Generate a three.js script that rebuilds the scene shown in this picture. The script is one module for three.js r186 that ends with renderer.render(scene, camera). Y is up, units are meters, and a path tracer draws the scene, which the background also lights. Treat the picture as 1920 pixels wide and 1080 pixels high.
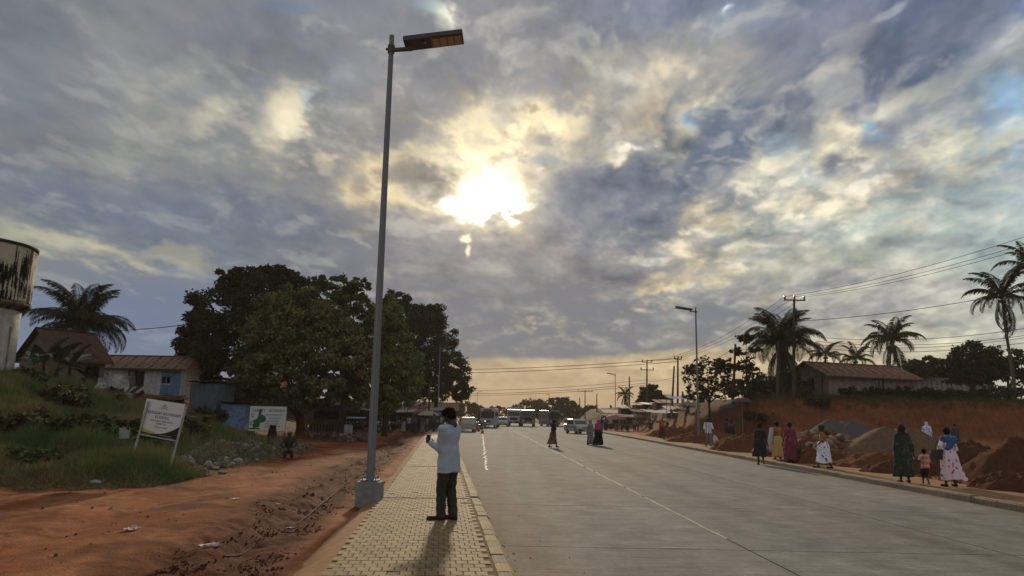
import * as THREE from 'three';
import { mergeGeometries } from 'three/addons/utils/BufferGeometryUtils.js';

// ---------- camera ----------
const scene = new THREE.Scene();
const EYE = 1.82, FOCAL = 1400, PITCH = Math.atan(238.5 / FOCAL), ROLL = THREE.MathUtils.degToRad(1.06);
const camera = new THREE.PerspectiveCamera(2 * Math.atan(540 / FOCAL) * 180 / Math.PI, 16 / 9, 0.1, 3000);
camera.rotation.order = 'YXZ';
camera.rotation.set(PITCH, 0, ROLL);
camera.position.set(0, EYE, 0);
scene.add(camera);
const renderer = new THREE.WebGLRenderer();
renderer.toneMapping = THREE.LinearToneMapping;
renderer.toneMappingExposure = 1.58;
renderer.shadowMap.enabled = true;

// a photo pixel gives a direction; distance comes from the ground or a depth in metres
const cP = Math.cos(PITCH), sP = Math.sin(PITCH), cR = Math.cos(ROLL), sR = Math.sin(ROLL);
function ray(px, py) {
  const x = (px - 960) / FOCAL, y = -(py - 540) / FOCAL;
  const X = x * cR - y * sR, Y = x * sR + y * cR;
  return [X, Y * cP + sP, Y * sP - cP];
}
function G(px, py, y = 0) { const r = ray(px, py), t = (y - EYE) / r[1]; return new THREE.Vector3(r[0] * t, y, r[2] * t); }
function P(px, py, d) { const r = ray(px, py), t = -d / r[2]; return new THREE.Vector3(r[0] * t, EYE + r[1] * t, -d); }
const M2 = (d) => d / FOCAL;                       // metres per photo pixel at depth d

// ---------- random numbers and noise ----------
function rng(seed) { let a = seed >>> 0; return () => { a = (a + 0x6D2B79F5) | 0; let t = Math.imul(a ^ (a >>> 15), 1 | a); t = (t + Math.imul(t ^ (t >>> 7), 61 | t)) ^ t; return ((t ^ (t >>> 14)) >>> 0) / 4294967296; }; }
const PERM = new Uint8Array(512), GR = new Float32Array(512);
{ const r = rng(77); const p = [...Array(256).keys()]; for (let i = 255; i > 0; i--) { const j = Math.floor(r() * (i + 1)); [p[i], p[j]] = [p[j], p[i]]; } for (let i = 0; i < 512; i++) { PERM[i] = p[i & 255]; GR[i] = Math.sin(i * 12.9898) ; } }
const GX = new Float32Array(256), GY = new Float32Array(256);
for (let i = 0; i < 256; i++) { GX[i] = Math.cos(i * 2.39996); GY[i] = Math.sin(i * 2.39996); }
function noise(x, y) {
  const X = Math.floor(x), Y = Math.floor(y), fx = x - X, fy = y - Y, xi = X & 255, yi = Y & 255;
  const u = fx * fx * fx * (fx * (fx * 6 - 15) + 10), v = fy * fy * fy * (fy * (fy * 6 - 15) + 10);
  const a = PERM[PERM[xi] + yi], b = PERM[PERM[(xi + 1) & 255] + yi], c = PERM[PERM[xi] + ((yi + 1) & 255)], d = PERM[PERM[(xi + 1) & 255] + ((yi + 1) & 255)];
  const n0 = GX[a] * fx + GY[a] * fy, n1 = GX[b] * (fx - 1) + GY[b] * fy, n2 = GX[c] * fx + GY[c] * (fy - 1), n3 = GX[d] * (fx - 1) + GY[d] * (fy - 1);
  return 1.4 * (n0 + u * (n1 - n0) + v * (n2 + u * (n3 - n2) - n0 - u * (n1 - n0)));
}
function fbm(x, y, o = 5, g = 0.5) { let s = 0, a = 1, n = 0; for (let i = 0; i < o; i++) { s += a * noise(x, y); n += a; a *= g; const t = x * 1.62 + y * 1.18 + 5.3; y = y * 1.62 - x * 1.18 + 1.7; x = t; } return s / n; }
const clamp = (x, a = 0, b = 1) => Math.min(b, Math.max(a, x));
const sstep = (a, b, x) => { const t = clamp((x - a) / (b - a)); return t * t * (3 - 2 * t); };
const lerp = (a, b, t) => a + (b - a) * t;
const lin = (c) => (c <= 0.04045 ? c / 12.92 : Math.pow((c + 0.055) / 1.055, 2.4));

// ---------- sky: broken evening cloud with the sun behind it ----------
const SUNDIR = (() => { const r = ray(916, 352); return new THREE.Vector3(...r).normalize(); })();
{
  const W = 4096, Hh = 2048, data = new Float32Array(W * Hh * 4);
  const gx = [-300, 0, 320, 640, 960, 1280, 1600, 1920, 2250], gy = [-320, 0, 150, 300, 450, 600, 690, 780];
  const grid = [
    [[112, 118, 128], [112, 118, 126], [120, 124, 130], [124, 126, 132], [126, 127, 134], [116, 123, 138], [112, 120, 136], [114, 126, 146], [118, 130, 148]],
    [[105, 113, 122], [105, 113, 120], [120, 123, 127], [124, 127, 134], [129, 129, 136], [113, 121, 139], [108, 116, 136], [100, 116, 146], [110, 128, 152]],
    [[112, 118, 127], [112, 118, 127], [124, 126, 129], [118, 121, 128], [130, 130, 134], [134, 133, 132], [104, 110, 128], [130, 142, 154], [128, 146, 160]],
    [[113, 117, 122], [114, 117, 122], [124, 127, 127], [124, 124, 125], [150, 144, 134], [122, 127, 133], [144, 146, 145], [128, 150, 166], [128, 150, 162]],
    [[122, 126, 126], [122, 126, 124], [104, 112, 124], [110, 113, 119], [126, 121, 119], [118, 122, 129], [164, 165, 152], [154, 169, 166], [150, 165, 165]],
    [[100, 113, 134], [98, 112, 136], [100, 111, 131], [106, 111, 122], [111, 111, 115], [118, 122, 127], [166, 164, 152], [166, 168, 156], [160, 166, 156]],
    [[104, 115, 134], [100, 113, 136], [104, 114, 136], [112, 114, 122], [170, 150, 122], [182, 166, 132], [182, 174, 146], [174, 170, 150], [168, 166, 150]],
    [[118, 120, 126], [118, 118, 124], [124, 120, 122], [142, 126, 110], [172, 143, 108], [182, 158, 118], [180, 168, 136], [174, 167, 142], [168, 162, 144]]];
  // broad patches of cloud: x, y, half width, half height (photo pixels at the sun's distance from the axis), turn, colour, weight, raggedness
  const S = [
    [250, 385, 330, 55, 4, 99, 109, 126, .75, .5], [560, 430, 200, 60, 8, 102, 109, 122, .6, .5], [40, 330, 130, 40, 0, 100, 110, 126, .5, .5],
    [120, 455, 150, 26, 14, 172, 168, 142, .8, .8], [320, 485, 80, 22, 10, 162, 158, 138, .7, .8], [200, 478, 60, 14, 12, 182, 172, 142, .6, .9], [240, 610, 240, 70, 4, 93, 108, 137, .6, .4],
    [530, 215, 52, 74, 14, 206, 196, 162, .85, 1], [545, 250, 34, 34, 0, 216, 204, 170, .7, 1], [400, 220, 46, 28, -30, 178, 172, 150, .7, .9], [290, 215, 60, 34, 10, 150, 150, 142, .6, .8], [560, 270, 40, 14, -5, 112, 113, 120, .8, .7],
    [620, 298, 40, 14, 25, 206, 190, 152, .7, 1], [575, 185, 16, 20, 0, 160, 180, 192, .6, 1], [330, 140, 60, 22, -20, 142, 144, 142, .5, .8], [300, 250, 90, 18, 0, 148, 149, 143, .5, .9], [220, 70, 120, 40, -15, 128, 129, 130, .5, .7],
    [450, 60, 150, 40, -8, 116, 119, 130, .5, .5], [490, 130, 150, 30, -12, 113, 115, 122, .7, .5], [545, 12, 60, 14, 0, 112, 128, 146, .7, .7],
    [835, 28, 36, 26, 25, 214, 213, 188, .9, 1], [805, 10, 30, 20, 0, 150, 170, 178, .6, 1], [700, 205, 60, 30, -30, 178, 170, 152, .5, 1], [655, 150, 40, 40, 0, 152, 164, 172, .6, .9],
    [800, 140, 170, 70, -10, 124, 124, 128, .7, .5], [770, 230, 110, 40, 0, 112, 112, 114, .8, .6], [900, 170, 90, 50, -20, 126, 125, 126, .6, .6],
    [940, 300, 240, 120, -18, 205, 188, 150, .75, .9], [900, 340, 170, 96, 0, 236, 216, 166, .8, .9], [1010, 250, 80, 62, -25, 232, 212, 164, .85, 1], [735, 335, 96, 64, 10, 214, 194, 148, .8, .95], [705, 395, 60, 34, 0, 210, 186, 136, .75, 1], [905, 245, 60, 50, -40, 226, 208, 164, .7, 1], [1055, 215, 30, 22, -40, 190, 180, 150, .6, 1],
    [795, 332, 50, 40, 10, 120, 114, 110, .95, .7], [765, 312, 34, 30, 0, 128, 121, 114, .8, .9], [700, 350, 22, 30, 10, 130, 124, 118, .6, .9], [950, 295, 40, 16, -20, 150, 140, 122, .75, 1], [1010, 262, 18, 16, 0, 150, 142, 130, .7, 1], [960, 215, 14, 40, 10, 140, 134, 124, .5, .9],
    [1035, 300, 34, 14, -10, 150, 158, 160, .8, 1], [1002, 345, 28, 34, 20, 140, 128, 110, .7, 1],
    [1140, 330, 90, 46, -12, 104, 109, 122, .95, .6], [1090, 380, 110, 50, 0, 112, 113, 120, .9, .5], [1200, 375, 120, 60, -20, 103, 110, 125, .85, .6], [1110, 250, 60, 40, -50, 118, 118, 122, .8, .7], [940, 470, 210, 58, -4, 128, 120, 117, .8, .4], [760, 440, 150, 40, 8, 116, 115, 120, .85, .7], [1000, 540, 240, 50, 0, 114, 114, 118, .7, .3],
    [1240, 165, 52, 84, 38, 202, 188, 162, .75, 1], [1200, 120, 40, 30, 30, 158, 152, 146, .6, .9], [1140, 130, 50, 40, 0, 166, 160, 148, .6, 1], [1100, 110, 20, 24, 0, 190, 186, 164, .5, 1], [1380, 105, 40, 50, 38, 150, 146, 144, .6, .9], [1330, 90, 60, 40, 30, 138, 137, 136, .6, .8],
    [1312, 222, 46, 26, -20, 218, 202, 164, .85, 1], [1316, 238, 24, 12, -10, 122, 162, 200, .9, .9], [1175, 278, 46, 14, -12, 226, 214, 184, .9, 1], [1200, 225, 60, 34, -30, 178, 166, 146, .6, 1], [1295, 270, 30, 40, 30, 196, 184, 158, .7, 1], [1310, 335, 24, 16, 0, 190, 178, 160, .7, 1],
    [1390, 20, 22, 10, -35, 208, 220, 228, .9, .9], [1395, 40, 70, 34, -30, 140, 152, 166, .6, .9], [1330, 50, 26, 12, -30, 172, 174, 170, .6, .9], [1265, 20, 60, 40, 0, 106, 114, 138, .7, .6],
    [1700, 85, 230, 84, -30, 99, 108, 129, .95, .45], [1500, 195, 190, 52, -32, 108, 114, 127, .9, .5], [1360, 290, 54, 120, 34, 98, 109, 128, .95, .6], [1560, 160, 120, 40, -35, 104, 112, 128, .8, .5], [1330, 380, 40, 80, 40, 104, 112, 124, .8, .7],
    [1530, 130, 18, 56, 42, 168, 162, 156, .75, .9], [1590, 45, 50, 24, -20, 142, 142, 146, .7, .8], [1660, 10, 34, 10, -20, 176, 178, 184, .7, .9], [1695, 208, 66, 28, -22, 208, 202, 178, .85, 1], [1890, 85, 44, 66, 34, 186, 187, 182, .85, .9], [1800, 150, 120, 26, -30, 166, 168, 164, .7, .8],
    [1905, 180, 60, 60, 10, 130, 164, 194, .9, .7], [1880, 255, 70, 44, -30, 126, 162, 192, .8, .8], [1655, 248, 30, 18, -10, 128, 165, 196, .85, .9], [1480, 286, 66, 20, -12, 128, 166, 192, .85, .9], [1525, 330, 40, 30, 0, 136, 162, 178, .7, .9], [1600, 340, 60, 24, -10, 146, 156, 168, .6, .8],
    [1760, 240, 100, 34, -22, 142, 146, 150, .75, .7], [1575, 278, 66, 44, -12, 212, 200, 166, .9, 1], [1578, 306, 34, 16, -8, 122, 124, 132, .9, .8], [1905, 235, 46, 34, -20, 190, 190, 182, .8, 1], [1790, 290, 96, 40, -16, 200, 194, 168, .85, 1], [1690, 345, 60, 24, -14, 146, 142, 142, .8, .9], [1660, 352, 60, 14, -14, 198, 186, 158, .7, 1],
    [1440, 330, 90, 40, -24, 186, 182, 162, .8, 1], [1410, 368, 56, 30, 10, 132, 136, 140, .7, 1], [1470, 385, 130, 32, -18, 206, 196, 164, .85, 1], [1590, 378, 90, 18, -8, 204, 192, 162, .75, 1], [1370, 420, 60, 50, 20, 170, 172, 164, .7, 1], [1300, 460, 56, 90, 44, 208, 188, 150, .7, 1], [1250, 420, 34, 26, 0, 126, 130, 136, .7, .9],
    [1830, 330, 80, 24, -22, 192, 190, 170, .75, 1], [1880, 370, 60, 34, 0, 162, 172, 168, .6, .8], [1620, 440, 230, 50, -4, 162, 177, 170, .7, .6], [1720, 430, 70, 22, -6, 188, 182, 160, .5, .9],
    [1235, 548, 44, 24, 0, 236, 206, 150, .9, .9], [1290, 530, 70, 40, -10, 192, 178, 148, .7, 1], [1400, 490, 90, 34, -24, 186, 176, 150, .6, 1], [1160, 425, 16, 10, 20, 186, 178, 164, .7, .9], [1190, 480, 20, 8, -20, 176, 166, 150, .6, .9], [1085, 440, 40, 12, -40, 138, 136, 136, .5, .9],
    [1360, 590, 130, 26, 3, 120, 122, 128, .85, .6], [1560, 533, 90, 14, -3, 142, 140, 144, .8, .8], [1720, 560, 120, 14, -5, 148, 146, 150, .7, .8], [1620, 592, 130, 12, -2, 150, 146, 146, .7, .8], [1450, 560, 60, 12, 0, 176, 164, 142, .6, .9], [1530, 480, 120, 34, -10, 182, 176, 152, .5, .9],
    [995, 594, 26, 9, 4, 226, 196, 154, .95, .8], [970, 598, 14, 6, 0, 200, 178, 148, .7, .8], [1046, 622, 26, 6, -2, 164, 150, 132, .7, .8]];
  const T = S.map((s) => [s[0], s[1], s[2], s[3], Math.cos(s[4] * Math.PI / 180), Math.sin(s[4] * Math.PI / 180), s[5], s[6], s[7], s[8], s[9], Math.max(s[2], s[3]) * 2.0]);
  const tiles = []; for (let y = 0; y < 14; y++) for (let x = 0; x < 28; x++) tiles.push(T.filter((s) => s[0] + s[11] >= x * 100 - 400 && s[0] - s[11] <= x * 100 - 300 && s[1] + s[11] >= y * 100 - 400 && s[1] - s[11] <= y * 100 - 300));
  const cell = (a, x) => { let i = 0; while (i < a.length - 2 && x > a[i + 1]) i++; return [i, clamp((x - a[i]) / (a[i + 1] - a[i]))]; };
  // the cloud deck in every direction, on a coarse map: grey raised above the visible sky to light shaded sides, with brighter breaks, warmer low down towards the sun
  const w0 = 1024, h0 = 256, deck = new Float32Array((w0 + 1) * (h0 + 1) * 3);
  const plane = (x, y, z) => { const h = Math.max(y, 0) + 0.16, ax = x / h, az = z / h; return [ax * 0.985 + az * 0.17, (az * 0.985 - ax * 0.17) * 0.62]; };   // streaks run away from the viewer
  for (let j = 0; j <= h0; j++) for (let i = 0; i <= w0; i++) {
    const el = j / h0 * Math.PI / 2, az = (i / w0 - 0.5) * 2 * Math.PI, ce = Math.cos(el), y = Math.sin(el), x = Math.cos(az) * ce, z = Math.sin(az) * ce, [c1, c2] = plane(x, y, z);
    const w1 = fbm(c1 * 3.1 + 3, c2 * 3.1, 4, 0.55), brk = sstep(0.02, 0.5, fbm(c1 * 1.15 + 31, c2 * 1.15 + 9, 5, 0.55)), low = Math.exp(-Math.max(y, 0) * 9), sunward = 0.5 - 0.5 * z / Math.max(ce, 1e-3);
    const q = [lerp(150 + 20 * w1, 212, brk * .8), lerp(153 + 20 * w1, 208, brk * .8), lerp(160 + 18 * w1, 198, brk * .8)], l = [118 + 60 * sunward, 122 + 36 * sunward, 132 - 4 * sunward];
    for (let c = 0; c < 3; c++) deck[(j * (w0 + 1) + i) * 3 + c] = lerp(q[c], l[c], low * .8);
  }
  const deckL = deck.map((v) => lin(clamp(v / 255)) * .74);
  for (let j = 0; j < Hh; j++) {
    const el = ((j + 0.5) / Hh - 0.5) * Math.PI, ce = Math.cos(el), y = Math.sin(el);
    if (y < -0.03) { for (let i = 0; i < W; i++) { const k = (j * W + i) * 4; data[k] = 0.12; data[k + 1] = 0.095; data[k + 2] = 0.075; data[k + 3] = 1; } continue; }
    const fj = clamp(el / (Math.PI / 2)) * h0, j0 = Math.min(h0 - 1, fj | 0), tj = fj - j0;
    for (let i = 0; i < W; i++) {
      const az = ((i + 0.5) / W - 0.5) * 2 * Math.PI, x = Math.cos(az) * ce, z = Math.sin(az) * ce;
      const fi = (i + 0.5) / W * w0, i0 = Math.min(w0 - 1, fi | 0), ti = fi - i0, o0 = (j0 * (w0 + 1) + i0) * 3, o1 = o0 + (w0 + 1) * 3, dk = (c) => lerp(lerp(deck[o0 + c], deck[o0 + 3 + c], ti), lerp(deck[o1 + c], deck[o1 + 3 + c], ti), tj);
      const k = (j * W + i) * 4;
      const dot = sP * y - cP * z; let seen = false;
      if (dot > 0.62) {
        const a = x / dot, b = (y * cP + z * sP) / dot, px0 = 960 + FOCAL * (a * cR + b * sR), py0 = 540 - FOCAL * (b * cR - a * sR);
        const m = sstep(-330, -40, px0) * sstep(2250, 1960, px0) * sstep(-330, -40, py0);
        if (m > 0) {
        let R = dk(0), Gn = dk(1), B = dk(2), boost = 0; seen = true;
        const [c1, c2] = plane(x, y, z), w1 = fbm(c1 * 3.1 + 3, c2 * 3.1, 5, 0.55);
        const w2 = fbm(c1 * 3.1 + 50, c2 * 3.1 + 20, 4, 0.55), fine = fbm(c1 * 8 + 7, c2 * 8, 5, 0.68), fine2 = fbm(c1 * 8 + 77, c2 * 8 + 31, 4, 0.68), mot = fbm(c1 * 4.6 + 11 + .5 * w1, c2 * 4.6 + 43 + .5 * w2, 5, 0.6);
        const calm = sstep(790, 640, py0), px = px0 + (66 * w1 + 44 * fine) * (0.35 + 0.65 * calm), py = py0 + (50 * w2 + 36 * fine2) * (0.25 + 0.75 * calm);
        const [ix, tx0] = cell(gx, px), [iy, ty0] = cell(gy, py), tx = tx0 * tx0 * (3 - 2 * tx0), ty = ty0 * ty0 * (3 - 2 * ty0);
        const q = [0, 0, 0];
        for (let c = 0; c < 3; c++) q[c] = lerp(lerp(grid[iy][ix][c], grid[iy][ix + 1][c], tx), lerp(grid[iy + 1][ix][c], grid[iy + 1][ix + 1][c], tx), ty);
        // the deck's lower edge over the glowing strip at the horizon
        const edge = 674 - Math.max(0, px - 1080) * 0.085 + 5 * w1, under = sstep(edge + 3, edge - 9, py0) * sstep(600, 780, px0) * sstep(1560, 1180, px0) * sstep(560, 640, py0);
        q[0] = lerp(q[0], 113, under * .95); q[1] = lerp(q[1], 114, under * .95); q[2] = lerp(q[2], 118, under * .95);
        const glow = sstep(edge - 4, edge + 12, py0) * sstep(640, 860, px0) * sstep(1900, 1300, px0);
        q[0] = lerp(q[0], 186 - 10 * sstep(690, 780, py0), glow * .75); q[1] = lerp(q[1], 160 - 16 * sstep(690, 780, py0), glow * .75); q[2] = lerp(q[2], 122 - 16 * sstep(690, 780, py0), glow * .75);
        for (const s of tiles[clamp(Math.floor((py + 400) / 100), 0, 13) * 28 + clamp(Math.floor((px + 400) / 100), 0, 27)]) {
          const dx0 = px - s[0], dy0 = py - s[1];
          if (dx0 > s[11] || dx0 < -s[11] || dy0 > s[11] || dy0 < -s[11]) continue;
          const u = (dx0 * s[4] + dy0 * s[5]) / s[2], v = (dy0 * s[4] - dx0 * s[5]) / s[3];
          const e = Math.sqrt(u * u + v * v) + s[10] * (1.25 * fine + 0.55 * mot);
          const w = s[9] * sstep(1.45, 0.3, e);
          if (w > 0) { q[0] += (s[6] - q[0]) * w; q[1] += (s[7] - q[1]) * w; q[2] += (s[8] - q[2]) * w; }
        }
        // small broken puffs of cloud, thickest on the right
        const field = Math.exp(-Math.pow((px0 - 1520) / 330, 2) - Math.pow((py0 - 360 + .25 * (px0 - 1520)) / 120, 2)) + .6 * Math.exp(-Math.pow((px0 - 950) / 150, 2) - Math.pow((py0 - 265) / 70, 2)) + .4 * Math.exp(-Math.pow((px0 - 480) / 170, 2) - Math.pow((py0 - 230) / 90, 2)) + .5 * Math.exp(-Math.pow((px0 - 1280) / 130, 2) - Math.pow((py0 - 190) / 130, 2)) + .45 * Math.exp(-Math.pow((px0 - 1320) / 110, 2) - Math.pow((py0 - 470) / 90, 2));
        if (field > .05) { const pf = fbm(c1 * 11 + 3 + w1, c2 * 13 + 61 + w2, 5, .58), on = Math.min(1, field) * sstep(.03, .26, pf) * .55, off = Math.min(1, field) * sstep(-.05, -.3, pf) * .42; q[0] = lerp(lerp(q[0], 228, on), 112, off); q[1] = lerp(lerp(q[1], 216, on), 124, off); q[2] = lerp(lerp(q[2], 184, on), 140, off); }
        { const calm2 = sstep(690, 600, py0) * (.5 + .5 * sstep(450, 800, px0)), pg = fbm(c1 * 6.2 + 71 + .6 * w2, c2 * 7.4 + 15 + .6 * w1, 5, .6), on = calm2 * sstep(.04, .34, pg) * .42, off = calm2 * sstep(-.02, -.34, pg) * .34; q[0] = lerp(lerp(q[0], 196, on), 104, off); q[1] = lerp(lerp(q[1], 192, on), 111, off); q[2] = lerp(lerp(q[2], 178, on), 124, off); }
        // solid dark deck right of and below the sun
        { const e1 = Math.hypot((px - 1145 + .3 * (py - 390)) / 165, (py - 385 + .12 * (px - 1145)) / 86) + .5 * fine, e2 = Math.hypot((px - 940) / 300, (py - 530) / 84) + .3 * fine, k1 = .74 * sstep(1.15, .55, e1), k2 = .62 * sstep(1.2, .6, e2) * sstep(424, 446, py0); q[0] = lerp(lerp(q[0], 104, k1), 115, k2); q[1] = lerp(lerp(q[1], 110, k1), 114, k2); q[2] = lerp(lerp(q[2], 125, k1), 119, k2); }
        if (Math.abs(px0 - 874) < 60 && Math.abs(py0 - 452) < 60) { const k3 = sstep(1.3, .4, Math.hypot((px0 - 873 + 22 * fine) / 14, (py0 - 446 + 20 * fine2) / 12) + .5 * mot) + .8 * sstep(1.2, .3, Math.hypot((px0 - 877 + 10 * fine) / 5, (py0 - 470) / 14)); q[0] = lerp(q[0], 255, Math.min(1, k3)); q[1] = lerp(q[1], 222, Math.min(1, k3)); q[2] = lerp(q[2], 170, Math.min(1, k3)); }
        // thin light through the cloud round the sun
        const dx = px0 - 916, dy = py0 - 356, rr = Math.hypot(dx * .9, dy), th = 0.5 + 0.5 * clamp(1.2 * fine + 0.9 * w2 + .35, -1, 1);
        const ex = px - 910, ey = py - 362, core = sstep(1.3, 0.25, Math.hypot(ex / 70, ey / 52) + 1.5 * fine + .5 * mot) * sstep(428, 404, py0 + 9 * fine2) * sstep(1012, 985, px0 + 10 * fine);
        const wisp = fbm(c1 * 15 + 9, c2 * 18 + 4, 4, .6); boost = 2.4 * core * (1 - .93 * sstep(.02, .2, wisp) * sstep(900, 945, px0)) * (1 - .8 * sstep(1.1, .4, Math.hypot((px0 - 892 + 12 * fine) / 20, (py0 - 330) / 9))) + 0.17 * Math.exp(-rr * rr / 19000) * th;
        const warm = 26 * Math.exp(-rr / 120);
        q[0] += warm; q[1] += warm * .74; q[2] += warm * .42;
        const lift = clamp(mot * 1.5 + fine * .5, -1, 1), amp = (11 + 20 * sstep(640, 1300, px0) + 6 * Math.exp(-rr / 260)) * (0.2 + 0.8 * calm);
        q[0] += lift * amp * 1.12; q[1] += lift * amp; q[2] += lift * amp * (lift > 0 ? .62 : .9);
        const grey = (q[0] + q[1] + q[2]) / 3, keep = q[2] > q[0] ? .95 : .86;
        const pop = 1.02 + .1 * sstep(150, 215, grey); for (let c = 0; c < 3; c++) q[c] = (grey + (q[c] - grey) * keep) * pop;
        const grain = 1 + 0.07 * fine * calm;
        R = lerp(R, q[0] * grain, m); Gn = lerp(Gn, q[1] * grain, m); B = lerp(B, q[2] * grain, m);
        data[k] = lin(clamp(R / 255)) * .74 + boost; data[k + 1] = lin(clamp(Gn / 255)) * .74 + boost * .92; data[k + 2] = lin(clamp(B / 255)) * .74 + boost * .74; data[k + 3] = 1;
        }
      }
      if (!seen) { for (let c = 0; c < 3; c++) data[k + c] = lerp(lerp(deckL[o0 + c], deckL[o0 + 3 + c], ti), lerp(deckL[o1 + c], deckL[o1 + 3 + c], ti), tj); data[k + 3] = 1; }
    }
  }
  const sky = new THREE.DataTexture(data, W, Hh, THREE.RGBAFormat, THREE.FloatType);
  sky.mapping = THREE.EquirectangularReflectionMapping; sky.magFilter = THREE.LinearFilter; sky.minFilter = THREE.LinearFilter; sky.needsUpdate = true;
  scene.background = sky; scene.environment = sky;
}

// ---------- sun, veiled by thin cloud ----------
const sun = new THREE.DirectionalLight(new THREE.Color(1, 0.83, 0.6), 3.0);
sun.position.copy(SUNDIR).multiplyScalar(150); sun.target.position.set(0, 0, 0);
sun.castShadow = true; sun.shadow.radius = 5; sun.shadow.mapSize.set(4096, 4096);
Object.assign(sun.shadow.camera, { left: -120, right: 120, top: 120, bottom: -120, near: 1, far: 500 });
scene.add(sun, sun.target);

// ---------- helpers ----------
const V = (x, y, z) => new THREE.Vector3(x, y, z);
const used = new Map();
function numbered(name) { const n = used.get(name) ?? 0; used.set(name, n + 1); return n ? `${name}_${String(n).padStart(3, '0')}` : name; }
// uv in metres from the face's main direction
function uvm(geo) {
  const g = geo.index ? geo.toNonIndexed() : geo, p = g.attributes.position, uv = new Float32Array(p.count * 2), a = V(), b = V(), c = V(), n = V();
  for (let i = 0; i < p.count; i += 3) {
    a.fromBufferAttribute(p, i); b.fromBufferAttribute(p, i + 1); c.fromBufferAttribute(p, i + 2);
    n.copy(b).sub(a).cross(c.clone().sub(a)); const X = Math.abs(n.x), Y = Math.abs(n.y), Z = Math.abs(n.z);
    [a, b, c].forEach((q, k) => { const j = (i + k) * 2; if (Y >= X && Y >= Z) { uv[j] = q.x; uv[j + 1] = q.z; } else if (X >= Z) { uv[j] = q.z; uv[j + 1] = q.y; } else { uv[j] = q.x; uv[j + 1] = q.y; } });
  }
  g.setAttribute('uv', new THREE.BufferAttribute(uv, 2)); return g;
}
function clean(g) { const h = g.index ? g.toNonIndexed() : g; for (const k of Object.keys(h.attributes)) if (!['position', 'normal', 'uv', 'color'].includes(k)) h.deleteAttribute(k); if (!h.attributes.normal) h.computeVertexNormals(); if (!h.attributes.uv) uvm(h); return h; }
function merge(list) { const l = list.map(clean), col = l.some((g) => g.attributes.color); if (col) for (const g of l) if (!g.attributes.color) g.setAttribute('color', new THREE.BufferAttribute(new Float32Array(g.attributes.position.count * 3).fill(1), 3)); return l.length === 1 ? l[0] : mergeGeometries(l); }
function obj(name, geos, mat, parent = scene) {
  const g = Array.isArray(geos) ? merge(geos) : geos;
  const m = new THREE.Mesh(g, mat); m.name = parent === scene ? numbered(name) : name; parent.add(m); return m;
}
function struct(name, geos, mat) { const m = obj(name, geos, mat); m.userData = { kind: 'structure' }; return m; }
function tag(o, label, category, group) { o.userData = { ...o.userData, label, category }; if (group) o.userData.group = group; return o; }
function thing(name, label, category, p = V(0, 0, 0), turn = 0, group) {
  const o = new THREE.Group(); o.name = numbered(name); o.position.copy(p); o.rotation.y = turn; scene.add(o); return tag(o, label, category, group);
}
function copyOf(root, label, p, turn = 0, scale = 1) { const r = root.clone(); r.name = numbered(root.name.replace(/_\d{3}$/, '')); r.userData = { ...root.userData }; if (label) r.userData.label = label; r.position.copy(p); r.rotation.y = turn; r.scale.setScalar(scale); scene.add(r); return r; }
const X4 = new THREE.Matrix4();
// boxes with chamfered edges (bevel in metres) or plain
function box(w, h, d, x = 0, y = 0, z = 0, rx = 0, ry = 0, rz = 0, bev = 0) {
  let g;
  if (bev > 0) { const s = new THREE.Shape(); const a = w / 2 - bev, b = h / 2 - bev; s.moveTo(-a - bev, -b); s.lineTo(-a - bev, b); s.lineTo(-a, b + bev); s.lineTo(a, b + bev); s.lineTo(a + bev, b); s.lineTo(a + bev, -b); s.lineTo(a, -b - bev); s.lineTo(-a, -b - bev); s.closePath(); g = new THREE.ExtrudeGeometry(s, { depth: d - 2 * bev, bevelEnabled: true, bevelThickness: bev, bevelSize: 0.0001, bevelOffset: -bev * .5, bevelSegments: 1, steps: 1 }); g.translate(0, 0, -(d - 2 * bev) / 2); } else g = new THREE.BoxGeometry(w, h, d);
  g = uvm(g);
  g.applyMatrix4(X4.makeRotationFromEuler(new THREE.Euler(rx, ry, rz))); g.translate(x, y, z); return g;
}
function bar(a, b, r0, r1 = r0, seg = 8) {      // tapered round bar between two points
  const d = b.clone().sub(a), l = d.length(), g = new THREE.CylinderGeometry(r1, r0, l, seg, 1); g.translate(0, l / 2, 0);
  g.applyQuaternion(new THREE.Quaternion().setFromUnitVectors(V(0, 1, 0), d.normalize())); g.translate(a.x, a.y, a.z); return g;
}
function beam(a, b, w, h) {                     // square bar between two points
  const d = b.clone().sub(a), l = d.length(), g = uvm(new THREE.BoxGeometry(w, l, h)); g.translate(0, l / 2, 0);
  g.applyQuaternion(new THREE.Quaternion().setFromUnitVectors(V(0, 1, 0), d.normalize())); g.translate(a.x, a.y, a.z); return g;
}
function tube(pts, r, seg = 24, rad = 6, taper = 1) {
  const c = new THREE.CatmullRomCurve3(pts), g = new THREE.TubeGeometry(c, seg, r, rad, false);
  if (taper !== 1) { const p = g.attributes.position, q = V(); for (let i = 0; i <= seg; i++) { c.getPointAt(i / seg, q); const k = lerp(1, taper, i / seg); for (let j = 0; j <= rad; j++) { const n = i * (rad + 1) + j; p.setXYZ(n, q.x + (p.getX(n) - q.x) * k, q.y + (p.getY(n) - q.y) * k, q.z + (p.getZ(n) - q.z) * k); } } }
  return g;
}
function lathe(pts, seg = 20) { return new THREE.LatheGeometry(pts.map(([r, y]) => new THREE.Vector2(r, y)), seg); }
function ball(r, x, y, z, sx = 1, sy = 1, sz = 1, seg = 12) { const g = new THREE.SphereGeometry(r, seg, Math.max(6, seg * .7 | 0)); g.scale(sx, sy, sz); g.translate(x, y, z); return g; }
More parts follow.
